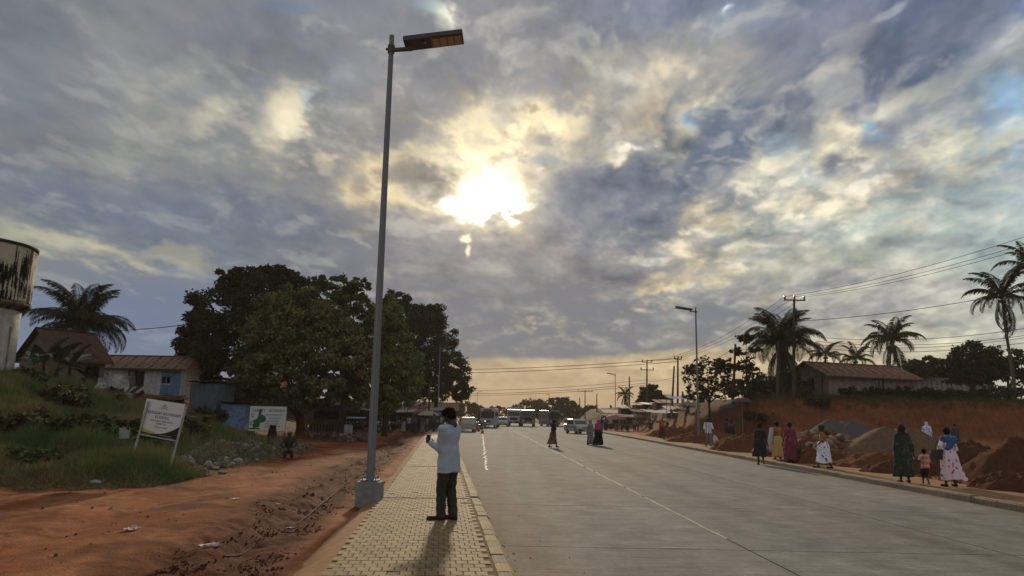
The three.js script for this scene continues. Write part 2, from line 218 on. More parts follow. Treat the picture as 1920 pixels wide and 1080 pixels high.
function prism(pts, depth, bev = 0) { const g = new THREE.ExtrudeGeometry(new THREE.Shape(pts.map(([x, y]) => new THREE.Vector2(x, y))), { depth, bevelEnabled: bev > 0, bevelThickness: bev, bevelSize: bev, bevelSegments: 2, steps: 1 }); return uvm(g); }
function at(g, x, y, z, ry = 0) { if (ry) g.rotateY(ry); g.translate(x, y, z); return g; }

// ---------- textures ----------
function dataTex(n, f, srgb = true) {
  const d = new Uint8Array(n * n * 4);
  for (let j = 0; j < n; j++) for (let i = 0; i < n; i++) { const c = f(i / n, j / n), k = (j * n + i) * 4; for (let q = 0; q < 3; q++) d[k + q] = clamp(typeof c === 'number' ? c : c[q]) * 255; d[k + 3] = 255; }
  const t = new THREE.DataTexture(d, n, n); t.wrapS = t.wrapT = THREE.RepeatWrapping; t.magFilter = THREE.LinearFilter; t.minFilter = THREE.LinearMipmapLinearFilter; t.generateMipmaps = true; if (srgb) t.colorSpace = THREE.SRGBColorSpace; t.needsUpdate = true; return t;
}
// wraps round by mixing two shifted copies of the noise near the border
function wrapF(f) { return (u, v) => { const a = sstep(.8, 1, u), b = sstep(.8, 1, v), g = (q) => (a > 0 ? lerp(f(u, q), f(u - 1, q), a) : f(u, q)); return b > 0 ? lerp(g(v), g(v - 1), b) : g(v); }; }
function sized(t, m, m2 = m) { const c = t.clone(); c.repeat.set(1 / m, 1 / m2); c.needsUpdate = true; return c; }
const fN1 = wrapF((u, v) => fbm(u * 6, v * 6, 6, .6)), fN2 = wrapF((u, v) => fbm(u * 40 + 9, v * 40, 4, .7)), fS = wrapF((u, v) => fbm(u * 26, v * 2.2 + 4, 5, .6)), fC = wrapF((u, v) => fbm(u * 3 + 2, v * 3, 5, .5));
const texGrime = dataTex(512, (u, v) => .84 + .16 * fN1(u, v) * 1.6 + .1 * fN2(u, v));
const texGrain = dataTex(512, (u, v) => .85 + .2 * fN2(u, v) + .1 * fN1(u, v));
const texStreak = dataTex(512, (u, v) => .8 + .28 * fS(u, v) + .1 * fN1(u, v));
const texBump = dataTex(512, (u, v) => .5 + .35 * fN1(u, v) + .35 * fN2(u, v), false);
const texRough = dataTex(256, (u, v) => .72 + .35 * fN1(u, v), false);
const texSoil = dataTex(512, (u, v) => { const a = fN1(u, v), b = fN2(u, v), c = fC(u, v), s = .82 + .2 * a + .16 * b; return [s, s * (.97 + .05 * c), s * (.94 + .08 * c)]; });
const texRust = dataTex(512, (u, v) => { const s = fS(u * 1, v), a = fN1(u, v), t = sstep(-.12, .28, s * .8 + a * .7); return [lerp(.86, .62, t) + .1 * a, lerp(.84, .42, t) + .08 * a, lerp(.82, .3, t) + .06 * a]; });
const texConcrete = dataTex(512, (u, v) => { const a = fN1(u, v), b = fN2(u, v), s = .82 + .2 * a + .12 * b + .17 * fbm(u * 3, v * 60, 4, .65); return [s, s * .99, s * (.97 + .02 * a)]; });
const texStain = dataTex(512, (u, v) => { const s = fS(u, v) * 1.1 + fC(u, v) * .9 + .35 * fN2(u, v), t = sstep(-.08, .16, s); const a = .9 + .1 * fN1(u, v); return [lerp(.95, .12, t) * a, lerp(.92, .115, t) * a, lerp(.84, .11, t) * a]; });
const mats = new Map();
function mat(r, g, b, o = {}) {
  const key = JSON.stringify([r, g, b, { ...o, map: o.map?.uuid, bumpMap: o.bumpMap?.uuid }]); if (mats.has(key)) return mats.get(key);
  const { size = 1.5, size2, tex, bump, vc, ...rest } = o;
  const m = new THREE.MeshPhysicalMaterial({ color: new THREE.Color().setRGB(r, g, b), roughness: .9, specularIntensity: (o.roughness ?? .9) < .6 ? 1 : .04, ...rest });
  if (tex) m.map = sized(tex, size, size2 ?? size);
  if (bump) { m.bumpMap = sized(texBump, size * .8); m.bumpScale = bump; }
  if (vc) m.vertexColors = true;
  m.side = THREE.DoubleSide; mats.set(key, m); return m;
}
function canvasMat(w, h, draw, o = {}) {
  const c = document.createElement('canvas'); c.width = w; c.height = h; draw(c.getContext('2d'), w, h);
  const t = new THREE.CanvasTexture(c); t.colorSpace = THREE.SRGBColorSpace; t.wrapS = t.wrapT = THREE.RepeatWrapping; t.anisotropy = 8;
  return new THREE.MeshStandardMaterial({ map: t, roughness: .8, side: THREE.DoubleSide, ...o });
}

// ---------- lie of the land ----------
const interp = (t, d) => { if (d <= t[0][0]) return t[0][1] + (d - t[0][0]) * (t[1][1] - t[0][1]) / (t[1][0] - t[0][0]); for (let i = 0; i < t.length - 1; i++) if (d <= t[i + 1][0]) return lerp(t[i][1], t[i + 1][1], (d - t[i][0]) / (t[i + 1][0] - t[i][0])); const n = t.length - 1; return t[n][1] + (d - t[n][0]) * (t[n][1] - t[n - 1][1]) / (t[n][0] - t[n - 1][0]); };
const kerbL = (d) => interp([[0, .85], [8.42, .1], [26.6, -1.52], [60, -4.6], [85, -6.8], [110, -8.2], [170, -11], [400, -22]], d);   // inner face of the left kerb
const kerbR = (d) => interp([[0, 10.75], [16, 10.8], [30, 10.85], [60, 10.8], [90, 10.6], [130, 9.2], [200, 6], [400, -2]], d);
const centre = (d) => 3.82 - .0366 * d;
const PAVE_Y = .13, PAVE_W = 1.78;
const pathL = (d) => kerbL(d) - .2 - PAVE_W;
const bankEdge = [[-60, 14], [-30, 16], [-11.4, 17.2], [-9.2, 17.1], [-7.9, 18.8], [-8.7, 26.5], [-9.4, 36], [-13, 58], [-20, 85], [-60, 120]];
function bankIn(x, d) { // metres inside the left bank (negative outside)
  let best = 1e9, s = 1;
  for (let i = 0; i < bankEdge.length - 1; i++) { const [ax, ay] = bankEdge[i], [bx, by] = bankEdge[i + 1], ux = bx - ax, uy = by - ay, t = clamp(((x - ax) * ux + (d - ay) * uy) / (ux * ux + uy * uy)), q = Math.hypot(x - ax - ux * t, d - ay - uy * t); if (q < best) { best = q; s = (ux * (d - ay) - uy * (x - ax)) >= 0 ? 1 : -1; } }
  return best * s;
}
const cliffD = (x) => 57.5 + 1.6 * fbm(x * .13, 3.1, 3) + 14 * sstep(22, 16.5, x);
function cliffT(x, d) { const gul = 1.5 * Math.abs(fbm(x * .55 + 2, d * .25, 4)) + .6 * fbm(x * 1.7, d * .4 + 8, 3); return sstep(0, 3.4, d - cliffD(x) + gul * .9 - .4) * sstep(15.5, 20.5, x); }
function landH(x, d) {
  let h = -.06;
  const l = pathL(d) - .3, r = kerbR(d) + 2.2;
  if (x < l + .4) {
    const off = l - x, rough = sstep(0, .5, off);
    h = lerp(-.06, .05, sstep(-.2, .3, off));
    const churn = sstep(.25, .7, off) * sstep(2.7, 1.7, off + .5 * noise(x, d * .5));
    h += churn * (.1 * fbm(x * 1.9, d * 1.3, 5, .62) - .05 * Math.abs(noise(off * 2.6, d * .12)) + .045 * fbm(x * 6, d * 6, 3)) - .075 * sstep(.2, .5, off) * (Math.exp(-Math.pow((off - 1.05 - .25 * noise(d * .22, 5)) / .13, 2)) + .9 * Math.exp(-Math.pow((off - 1.75 - .3 * noise(d * .17, 9)) / .16, 2)) - .6 * Math.exp(-Math.pow((off - 1.4 - .28 * noise(d * .2, 7)) / .14, 2)));
    const tr = sstep(2.2, 3.4, off);
    h += tr * (.05 * fbm(x * .5 + 4, d * .35, 4) + .022 * fbm(x * 2.4, d * 1.4, 3)) - tr * .07 * Math.pow(Math.max(0, Math.sin(off * 1.9 + 1.2 * noise(d * .11, 2))), 6) ;
    const s = bankIn(x, d);
    if (s > -1) { const amp = 2.6 * (1 - .78 * sstep(32, 47, d) * sstep(-23, -16, x)) ; h += sstep(-.4, 1, s) * .1 + amp * sstep(0, 12.5, s) + sstep(0, 3, s) * (.16 * fbm(x * .7, d * .7, 4) + .05 * noise(x * 3, d * 3)); }
    h *= 1; if (rough < 1) h = Math.min(h, .1);
  } else if (x > r - .9) {
    const off = x - r;
    h = lerp(-.06, .1, sstep(-.7, .1, off)) + .28 * sstep(1, 11, off) + sstep(0, 1.2, off) * (.06 * fbm(x * .9, d * .9, 4) + .03 * fbm(x * 4, d * 4, 3));
    const c = cliffT(x, d); h += c * (3.3 + .14 * fbm(x * .4, d * .4, 3)) ;
    if (c > .02 && c < .98) h += .4 * fbm(x * 1.1, d * 1.1, 5, .6) * sstep(.02, .2, c) * sstep(.98, .8, c);
  }
  if (d > 120) h += sstep(120, 500, d) * (Math.abs(x) > 30 ? 3 * sstep(30, 200, Math.abs(x)) : 0);
  return h;
}
{
  const axis = (seg) => { const a = []; for (const [from, to, st, gr = 1] of seg) { let x = from, s = st; while (x < to - 1e-6) { a.push(x); x += s; s *= gr; } } return a; };
  const xs = [...axis([[-600, -60, 40], [-60, -22, 1.3], [-22, -13, .3], [-13, -1.2, .1], [-1.2, 13, 1.0], [13, 20, .2], [20, 46, .26], [46, 80, 1.5], [80, 641, 40]])];
  const ds = [...axis([[-60, 4, 8], [4, 7, .5], [7, 16, .09], [16, 30, .14], [30, 54, .3], [54, 66, .17], [66, 110, .8, 1.03], [110, 1500, 4, 1.12]])];
  const nx = xs.length, nd = ds.length, pos = new Float32Array(nx * nd * 3), col = new Float32Array(nx * nd * 3), uv = new Float32Array(nx * nd * 2), idx = new Uint32Array((nx - 1) * (nd - 1) * 6);
  let k = 0;
  for (let j = 0; j < nd; j++) for (let i = 0; i < nx; i++) {
    const x = xs[i], d = ds[j], n = j * nx + i, h = landH(x, d);
    pos.set([x, h, -d], n * 3); uv.set([x, d], n * 2);
    // earth colours: pale trodden laterite, dark red broken clay, brown bank soil
    const off = pathL(d) - .3 - x, m1 = fbm(x * .45, d * .3, 5, .6), m2 = fbm(x * 2.6 + 5, d * 2.1, 4, .65);
    let c = [.30, .125, .058];
    const pale = sstep(-.25, .3, m1 + .3 * m2 - .06), dark = sstep(-.02, .26, fbm(x * .9 + 20, d * .6 + 7, 5, .62) + .25 * m2) * 1;
    c = [lerp(.25, .37, pale), lerp(.094, .166, pale), lerp(.04, .084, pale)];
    if (off > 0) {
      c = c.map((v, q) => lerp(v, [.12, .052, .028][q], dark * .8));
      const churn = sstep(.2, .6, off + .2 * m2) * sstep(2.7, 1.5, off + .9 * m1);
      c = c.map((v, q) => lerp(v, [.1, .038, .02][q] * (1 + .8 * m2), churn * .92));
      const bank = sstep(-.5, .8, bankIn(x, d) + .5 * m2) * (1 - .85 * sstep(33, 41, d) * sstep(-26, -19, x)); c = c.map((v, q) => lerp(v, [.11, .088, .045][q] * (1 + .5 * m2), bank * .9));
    } else if (x > 12) {
      const t = cliffT(x, d), face = sstep(.02, .12, t) * sstep(.995, .9, t);
      const op = sstep(18, 24, x) * sstep(32, 40, d) * (1 - t); c = c.map((v, q) => lerp(v, [.4, .185, .09][q], op * sstep(-.45, .1, m1)));
      c = c.map((v, q) => lerp(v, [.27, .112, .062][q] * (1 + .5 * fbm(x * .5, h * 1.6, 4) + .3 * m2), face));
      const top = sstep(.96, 1, t); c = c.map((v, q) => lerp(v, [.075, .07, .03][q] * (1 + .5 * m2), top));
    }
    { const veg = sstep(58, 75, d) * sstep(0, 5, Math.max(pathL(d) - 4 - x, x - kerbR(d) - 5)); c = c.map((v, q) => lerp(v, [.075, .06, .032][q] * (1 + .5 * m2), veg)); }
    col.set(c, n * 3);
  }
  for (let j = 0; j < nd - 1; j++) for (let i = 0; i < nx - 1; i++) { const a = j * nx + i, b = a + 1, c = a + nx, e = c + 1; idx.set([a, b, c, b, e, c], k); k += 6; }
  const g = new THREE.BufferGeometry(); g.setAttribute('position', new THREE.BufferAttribute(pos, 3)); g.setAttribute('color', new THREE.BufferAttribute(col, 3)); g.setAttribute('uv', new THREE.BufferAttribute(uv, 2)); g.setIndex(new THREE.BufferAttribute(idx, 1)); g.computeVertexNormals();
  struct('ground', g, mat(1, 1, 1, { vc: 1, tex: texSoil, size: 1.7, bump: .03, roughness: .95 }));
}

// ---------- carriageway of concrete slabs ----------
const slabMats = [[.236, .232, .219], [.225, .222, .212], [.246, .24, .226], [.228, .223, .208]].map(([r, g, b], i) => { const m = mat(r, g, b, { vc: 1, tex: texConcrete, size: 3.1 + .3 * i, roughness: .95, bump: .0004 }); m.specularIntensity = .06; return m; });
const road = struct('road', [(() => { const g = new THREE.BufferGeometry(), p = [], id = []; let n = 0; for (let d = -20; d < 900; d += d < 120 ? 5 : 60) { p.push(kerbL(d) - .03, -.03, -d, kerbR(d) + .03, -.03, -d); if (n) id.push(n * 2 - 2, n * 2 - 1, n * 2, n * 2 - 1, n * 2 + 1, n * 2); n++; } g.setAttribute('position', new THREE.Float32BufferAttribute(p, 3)); g.setIndex(id); g.computeVertexNormals(); return uvm(g); })()], mat(.035, .03, .026, { roughness: .9 }));
{
  const dirt = (x, d) => { const l = x - kerbL(d), r = kerbR(d) - x; return clamp(sstep(1.5, .1, l + .6 * fbm(x * .8, d * .25, 4)) * .75 + sstep(.8, .05, r + .4 * fbm(x, d * .3, 3)) * .5 + .3 * sstep(.22, .55, fbm(x * .35 + 9, d * .12, 4))); };
  const slab = (d0, d1, f0, f1, gap, m) => {
    const nx = 14, nd = 12, p = [], c = [], uv = [], id = [];
    for (let j = 0; j <= nd; j++) for (let i = 0; i <= nx; i++) {
      const d = lerp(d0 + gap, d1 - gap, j / nd), x = lerp(f0(d) + gap, f1(d) - gap, i / nx), q = dirt(x, d), tyre = .13 * Math.exp(-Math.pow((x - centre(d) - 1.35 + .3 * noise(d * .05, 1)) / .32, 2)) + .12 * Math.exp(-Math.pow((x - centre(d) - 3.3) / .28, 2)) + .1 * Math.exp(-Math.pow((x - centre(d) - 5.2) / .5, 2)) + .08 * Math.exp(-Math.pow((x - centre(d) + 1.6) / .4, 2));
      const blotch = 1 + .2 * fbm(x * .5, d * .16, 5, .6) + .1 * noise(x * 2.2, d * 1.1) - 1.5 * tyre * (1 + .8 * fbm(x * 2, d * .3, 3)) - .22 * sstep(.3, .6, fbm(x * .6 + 40, d * .22 + 3, 4));
      p.push(x, 0, -d); uv.push(x, d); c.push(lerp(blotch, .98, q), lerp(blotch, .74, q), lerp(blotch, .56, q));
    }
    for (let j = 0; j < nd; j++) for (let i = 0; i < nx; i++) { const a = j * (nx + 1) + i; id.push(a, a + 1, a + nx + 1, a + 1, a + nx + 2, a + nx + 1); }
    // slab edges
    const edge = (list) => { for (let q = 0; q < list.length - 1; q++) { const b = p.length / 3; for (const v of [list[q], list[q + 1]]) { p.push(p[v * 3], 0, p[v * 3 + 2], p[v * 3], -.03, p[v * 3 + 2]); uv.push(p[v * 3], 0, p[v * 3], .03); c.push(.8, .78, .75, .8, .78, .75); } id.push(b, b + 1, b + 2, b + 1, b + 3, b + 2); } };
    edge([...Array(nx + 1).keys()]); edge([...Array(nx + 1).keys()].map((i) => nd * (nx + 1) + i)); edge([...Array(nd + 1).keys()].map((j) => j * (nx + 1))); edge([...Array(nd + 1).keys()].map((j) => j * (nx + 1) + nx));
    const g = new THREE.BufferGeometry(); g.setAttribute('position', new THREE.Float32BufferAttribute(p, 3)); g.setAttribute('uv', new THREE.Float32BufferAttribute(uv, 2)); g.setAttribute('color', new THREE.Float32BufferAttribute(c, 3)); g.setIndex(id); g.computeVertexNormals();
    return g;
  };
  const r = rng(5), lanes = [kerbL, centre, (d) => centre(d) + 3.7, kerbR];
  for (let d = 1; d < 96; d += 5) for (let l = 0; l < 3; l++) obj('slab', slab(d, d + 5, (q) => lanes[l](q), (q) => lanes[l + 1](q), .012), slabMats[Math.floor(r() * 4)], road);
  const far = []; for (let d = 96; d < 420; d += 12) for (let l = 0; l < 3; l++) far.push(slab(d, d + 12, lanes[l], lanes[l + 1], .02));
  far.push(slab(-20, 1, kerbL, kerbR, .02), slab(420, 880, kerbL, kerbR, 0));
  obj('slab', far, slabMats[0], road).userData = { kind: 'stuff' };
  // thin painted guide lines, worn through in places
  const line = (f, d0, d1, w, wob, seed, wear) => { const p = [], id = []; let n = 0, on = false; for (let d = d0; d < d1; d += .25 + d * .004) { const cut = noise(d * .9, seed) + .6 * noise(d * 3.1, seed + 3) > wear; const x = f(d) + wob * noise(d * .8, seed + 9), hw = w / 2 * (.75 + .5 * noise(d * 2.2, seed + 5)); p.push(x - hw, .004, -d, x + hw, .004, -d); if (on && !cut) id.push(n * 2 - 2, n * 2 - 1, n * 2, n * 2 - 1, n * 2 + 1, n * 2); on = true; n++; } const g = new THREE.BufferGeometry(); g.setAttribute('position', new THREE.Float32BufferAttribute(p, 3)); g.setIndex(id); g.computeVertexNormals(); return uvm(g); };
  const paint = mat(.46, .42, .32, { tex: texGrime, size: .8, roughness: .75 });
  struct('road_marking', [line(centre, 12, 130, .06, .03, 3, .42)], paint);
  struct('road_marking', [line((d) => .25 - .0385 * d, 25.5, 84, .1, .16, 17, .3)], paint);
  // chalked cross lines left at some slab joints
  const cross = []; for (const [d, a, b] of [[16.02, .6, 1.5], [31.03, .2, 1.6], [36.03, -.2, 2.6], [33.5, -1, 1.2], [46.04, -1.2, 1.5], [51.04, -2, -.2], [66.04, -2.6, .6], [11.02, 2.2, 2.7], [41.04, -1.2, -.4]]) cross.push(at(new THREE.PlaneGeometry(b - a, .05).rotateX(-Math.PI / 2), (a + b) / 2, .0045, -d - .06));
  struct('road_marking', cross, paint);
}

// ---------- left footway: pavers, kerb stones, cement strip ----------
{
  const r = rng(11), yaw = Math.atan2(1.62, 18.18), org = V(.1 - .2, 0, -8.42);          // footway runs straight for the first 40 m
  const toW = (a, s) => V(org.x - Math.sin(yaw) * s - Math.cos(yaw) * a, 0, org.z - Math.cos(yaw) * s + Math.sin(yaw) * a);   // a metres left of the kerb, s metres along
  const bed = new THREE.BufferGeometry(); { const p = [], id = []; let n = 0; for (let d = -12; d < 170; d += 2) { p.push(kerbL(d) - .19, PAVE_Y + .005, -d, pathL(d), PAVE_Y + .005, -d); if (n) id.push(n * 2 - 2, n * 2, n * 2 - 1, n * 2 - 1, n * 2, n * 2 + 1); n++; } bed.setAttribute('position', new THREE.Float32BufferAttribute(p, 3)); bed.setIndex(id); bed.computeVertexNormals(); uvm(bed); }
  const foot = struct('footway', [bed], mat(.19, .125, .07, { tex: texSoil, size: 1, roughness: .95 }));
  const pw = .135, pl = .2, cols = Math.floor(PAVE_W / pw), vs = [];
  const pmats = [[.32, .238, .128], [.285, .212, .115], [.34, .26, .145], [.3, .213, .12], [.26, .2, .125], [.345, .248, .128]].map(([a, b, c]) => mat(a, b, c, { tex: texGrime, size: .7, roughness: .8, bump: .003 }));
  for (let v = 0; v < 4; v++) { const a = pw / 2 - .0038, b = pl / 2 - .0042, t = .005; const g = new THREE.BufferGeometry(), jx = () => (r() - .5) * .004; const top = [[-a + t, b - t], [a - t, b - t], [a - t, -b + t], [-a + t, -b + t]].map(([x, z]) => [x + jx(), .014, z + jx()]), mid = [[-a, b], [a, b], [a, -b], [-a, -b]].map(([x, z]) => [x, .006, z]), low = mid.map(([x, , z]) => [x, -.03, z]); const p = [], tri = (A, B, C) => p.push(...A, ...B, ...C), quad = (A, B, C, D) => { tri(A, B, C); tri(A, C, D); }; quad(...top); for (let k = 0; k < 4; k++) { const n = (k + 1) % 4; quad(mid[k], mid[n], top[n], top[k]); quad(low[k], low[n], mid[n], mid[k]); } g.setAttribute('position', new THREE.Float32BufferAttribute(p, 3)); g.computeVertexNormals(); vs.push(uvm(g)); }
  const rest = pmats.map(() => []); let count = 0; const list = [];
  for (let s = -3; s < 46; s += pl) {
    for (let c = 0; c < cols; c++) {
      const half = Math.round((s + 3) / pl) % 2;
      if (c + half * .5 + .5 <= cols) list.push([.03 + (c + .5 + half * .5 * 1) * pw, s]);
    }
  }
  const jointAt = (s) => [7.2, 16.4, 26.5].some((q) => Math.abs(s - q) < .1);
  for (const [a, s] of list.sort((p, q) => p[1] - q[1])) {
    if (jointAt(s)) continue;
    const w = toW(a, s), sunk = .007 * fbm(a * 1.4, s * .9, 3) + (r() - .5) * .004 - (r() < .02 ? .008 : 0), v = Math.floor(r() * 4), m = Math.floor(r() * 6), tilt = (r() - .5) * .012, tilt2 = (r() - .5) * .012;
    if (s > -.7 && count < 300) { const q = obj('paver', vs[v], pmats[m], foot); q.position.set(w.x, PAVE_Y + sunk, w.z); q.rotation.set(tilt, yaw, tilt2); count++; }
    else { const g = vs[v].clone(); g.applyMatrix4(X4.makeRotationFromEuler(new THREE.Euler(tilt, yaw, tilt2))); g.translate(w.x, PAVE_Y + sunk, w.z); rest[m].push(g); }
  }
  rest.forEach((l, i) => { if (l.length) obj('paver', l, pmats[i], foot).userData = { kind: 'stuff' }; });
  // beyond the pavers that can be told apart
  const fb = []; { const p = [], id = []; let n = 0; for (let d = 52; d < 170; d += 3) { p.push(kerbL(d) - .21, PAVE_Y + .012, -d, pathL(d) + .02, PAVE_Y + .012, -d); if (n) id.push(n * 2 - 2, n * 2, n * 2 - 1, n * 2 - 1, n * 2, n * 2 + 1); n++; } const g = new THREE.BufferGeometry(); g.setAttribute('position', new THREE.Float32BufferAttribute(p, 3)); g.setIndex(id); g.computeVertexNormals(); fb.push(uvm(g)); }
  obj('paving', fb, mat(.32, .24, .13, { tex: texGrime, size: .9, roughness: .8 }), foot);
  // cement haunch beside the pavers, smeared with earth
  const hs = []; { const p = [], id = [], c = []; let n = 0; const K = 6; for (let d = 3; d < 120; d += .22 + d * .006) { const w = .3 + .16 * sstep(20, 9, d) + .09 * noise(d * .6, 7) + .04 * noise(d * 2.7, 3); for (let k = 0; k <= K; k++) { const t = k / K, x = pathL(d) - .005 - t * w; p.push(x, PAVE_Y + .004 - .004 * t - .1 * t * t + .006 * noise(x * 5, d * 3), -d); const m = .5 + .5 * fbm(x * 1.6, d * 1.1, 4); c.push(lerp(.30, .38, m), lerp(.165, .235, m), lerp(.085, .135, m)); } if (n) for (let k = 0; k < K; k++) { const a = (n - 1) * (K + 1) + k, b = a + K + 1; id.push(a, b, a + 1, a + 1, b, b + 1); } n++; } const g = new THREE.BufferGeometry(); g.setAttribute('position', new THREE.Float32BufferAttribute(p, 3)); g.setAttribute('color', new THREE.Float32BufferAttribute(c, 3)); g.setIndex(id); g.computeVertexNormals(); hs.push(uvm(g)); }
  struct('cement_strip', hs, mat(1, 1, 1, { vc: 1, tex: texSoil, size: 1.1, roughness: .9, bump: .004 }));
  // kerb stones
  const kerb = struct('kerb', [(() => { const p = [], id = []; let n = 0; for (let d = 100; d < 400; d += 10) { const x = kerbL(d); p.push(x, -.05, -d, x, PAVE_Y + .01, -d, x - .2, PAVE_Y + .01, -d); if (n) { const a = n * 3; id.push(a - 3, a, a - 2, a - 2, a, a + 1, a - 2, a + 1, a - 1, a - 1, a + 1, a + 2); } n++; } const g = new THREE.BufferGeometry(); g.setAttribute('position', new THREE.Float32BufferAttribute(p, 3)); g.setIndex(id); g.computeVertexNormals(); return uvm(g); })()], mat(.36, .29, .18, { tex: texGrime, size: .8 }));
  const kmats = [[.46, .36, .19], [.42, .33, .18], [.38, .31, .19], [.33, .28, .2], [.47, .36, .18]].map(([a, b, c]) => mat(a, b, c, { tex: texStreak, size: .9, bump: .006, roughness: .85 }));
  const shapes = []; for (let v = 0; v < 3; v++) { const L = .49; const top = PAVE_Y + .012 + (v - 1) * .003; const g = prism([[0, -.1], [0, top - .05], [-.05, top], [-.195, top], [-.195, -.1]], L - .02, .004); g.translate(0, 0, -L / 2); shapes.push(g); }
  for (let d = -4; d < 100; d += .5) { const x = kerbL(d + .25), sl = (kerbL(d + .5) - kerbL(d)) / .5, m = obj('kerb_stone', shapes[Math.floor(r() * 3)], kmats[Math.floor(r() * 5)], kerb); m.position.set(x + (r() - .5) * .012, (r() - .5) * .008 - (Math.abs(d - 15.5) < .3 ? .03 : 0), -d - .25); m.rotation.set((r() - .5) * .01, -Math.atan(sl), (r() - .5) * .02); }
}
// ---------- right footway ----------
{
  const r = rng(12), strip = (f0, f1, y, d0, d1) => { const p = [], id = []; let n = 0; for (let d = d0; d < d1; d += 1.5 + d * .02) { const K = 4; for (let k = 0; k <= K; k++) { const x = lerp(f0(d), f1(d), k / K); p.push(x, y + .01 * fbm(x * 2, d, 3), -d); } if (n) for (let k = 0; k < K; k++) { const a = (n - 1) * (K + 1) + k, b = a + K + 1; id.push(a, a + 1, b, a + 1, b + 1, b); } n++; } const g = new THREE.BufferGeometry(); g.setAttribute('position', new THREE.Float32BufferAttribute(p, 3)); g.setIndex(id); g.computeVertexNormals(); return uvm(g); };
  struct('footway', [strip((d) => kerbR(d) + .2, (d) => kerbR(d) + 2.1 + .3 * noise(d * .5, 4), PAVE_Y - .005, 0, 200)], mat(.34, .215, .12, { tex: texSoil, size: 1.3, roughness: .92, bump: .012 }));
  const kerb = struct('kerb', [strip((d) => kerbR(d) - .005, (d) => kerbR(d) + .2, PAVE_Y + .008, 104, 380)], mat(.33, .28, .2, { tex: texGrime, size: .8 }));
  const kmats = [[.34, .28, .2], [.3, .255, .19], [.37, .3, .21], [.27, .235, .185]].map(([a, b, c]) => mat(a, b, c, { tex: texStreak, size: 1.2, bump: .006 }));
  const mk = (L) => { const t = PAVE_Y + .03, g = prism([[0, -.1], [0, t - .03], [.03, t], [.2, t], [.2, -.1]], L - .02, .006); g.translate(0, 0, -L / 2); return g; };
  const s1 = mk(1.0), s2 = mk(.92);
  for (let d = 2; d < 104; d += 1.0) { if (Math.abs(d - 17) < .4) { const g = obj('kerb_stone', s2, kmats[1], kerb); g.position.set(kerbR(d + .5) + .03, -.015, -d - .56); continue; } const m = obj('kerb_stone', s1, kmats[Math.floor(r() * 4)], kerb); m.position.set(kerbR(d + .5) + (r() - .5) * .016, (r() - .5) * .012, -d - .5); m.rotation.set(0, (r() - .5) * .012, (r() - .5) * .03); }
}

// ---------- people: smooth bodies from joints, clothes as shells over them ----------
function surf(f, lo, hi, cell) {                 // surface nets over a distance field
  const n = [0, 1, 2].map((k) => Math.max(2, Math.ceil((hi[k] - lo[k]) / cell) + 1)), [nx, ny, nz] = n, v = new Float32Array(nx * ny * nz);
  let q = 0; for (let k = 0; k < nz; k++) for (let j = 0; j < ny; j++) for (let i = 0; i < nx; i++) v[q++] = f(lo[0] + i * cell, lo[1] + j * cell, lo[2] + k * cell);
  const id = new Int32Array(nx * ny * nz).fill(-1), p = [], tri = [], o = [0, 1, nx, nx + 1, nx * ny, nx * ny + 1, nx * ny + nx, nx * ny + nx + 1];
  const E = [[0, 1], [2, 3], [4, 5], [6, 7], [0, 2], [1, 3], [4, 6], [5, 7], [0, 4], [1, 5], [2, 6], [3, 7]];
  for (let k = 0; k < nz - 1; k++) for (let j = 0; j < ny - 1; j++) for (let i = 0; i < nx - 1; i++) {
    const b = i + nx * (j + ny * k); let m = 0; for (let c = 0; c < 8; c++) if (v[b + o[c]] < 0) m |= 1 << c; if (m === 0 || m === 255) continue;
    let x = 0, y = 0, z = 0, s = 0; for (const [a, c] of E) { const va = v[b + o[a]], vb = v[b + o[c]]; if ((va < 0) === (vb < 0)) continue; const t = va / (va - vb); x += lerp(a & 1, c & 1, t); y += lerp((a >> 1) & 1, (c >> 1) & 1, t); z += lerp(a >> 2, c >> 2, t); s++; }
    id[b] = p.length / 3; p.push(lo[0] + (i + x / s) * cell, lo[1] + (j + y / s) * cell, lo[2] + (k + z / s) * cell);
  }
  const quad = (a, b, c, d, flip) => { if (a < 0 || b < 0 || c < 0 || d < 0) return; if (flip) tri.push(a, b, c, a, c, d); else tri.push(a, c, b, a, d, c); };
  for (let k = 1; k < nz - 1; k++) for (let j = 1; j < ny - 1; j++) for (let i = 1; i < nx - 1; i++) {
    const b = i + nx * (j + ny * k), s = v[b] < 0;
    if (s !== (v[b + 1] < 0)) quad(id[b], id[b - nx], id[b - nx - nx * ny], id[b - nx * ny], !s);
    if (s !== (v[b + nx] < 0)) quad(id[b], id[b - 1], id[b - 1 - nx * ny], id[b - nx * ny], s);
    if (s !== (v[b + nx * ny] < 0)) quad(id[b], id[b - 1], id[b - 1 - nx], id[b - nx], !s);
  }
  const g = new THREE.BufferGeometry(); g.setAttribute('position', new THREE.Float32BufferAttribute(p, 3)); g.setIndex(tri); g.computeVertexNormals(); return g;
}
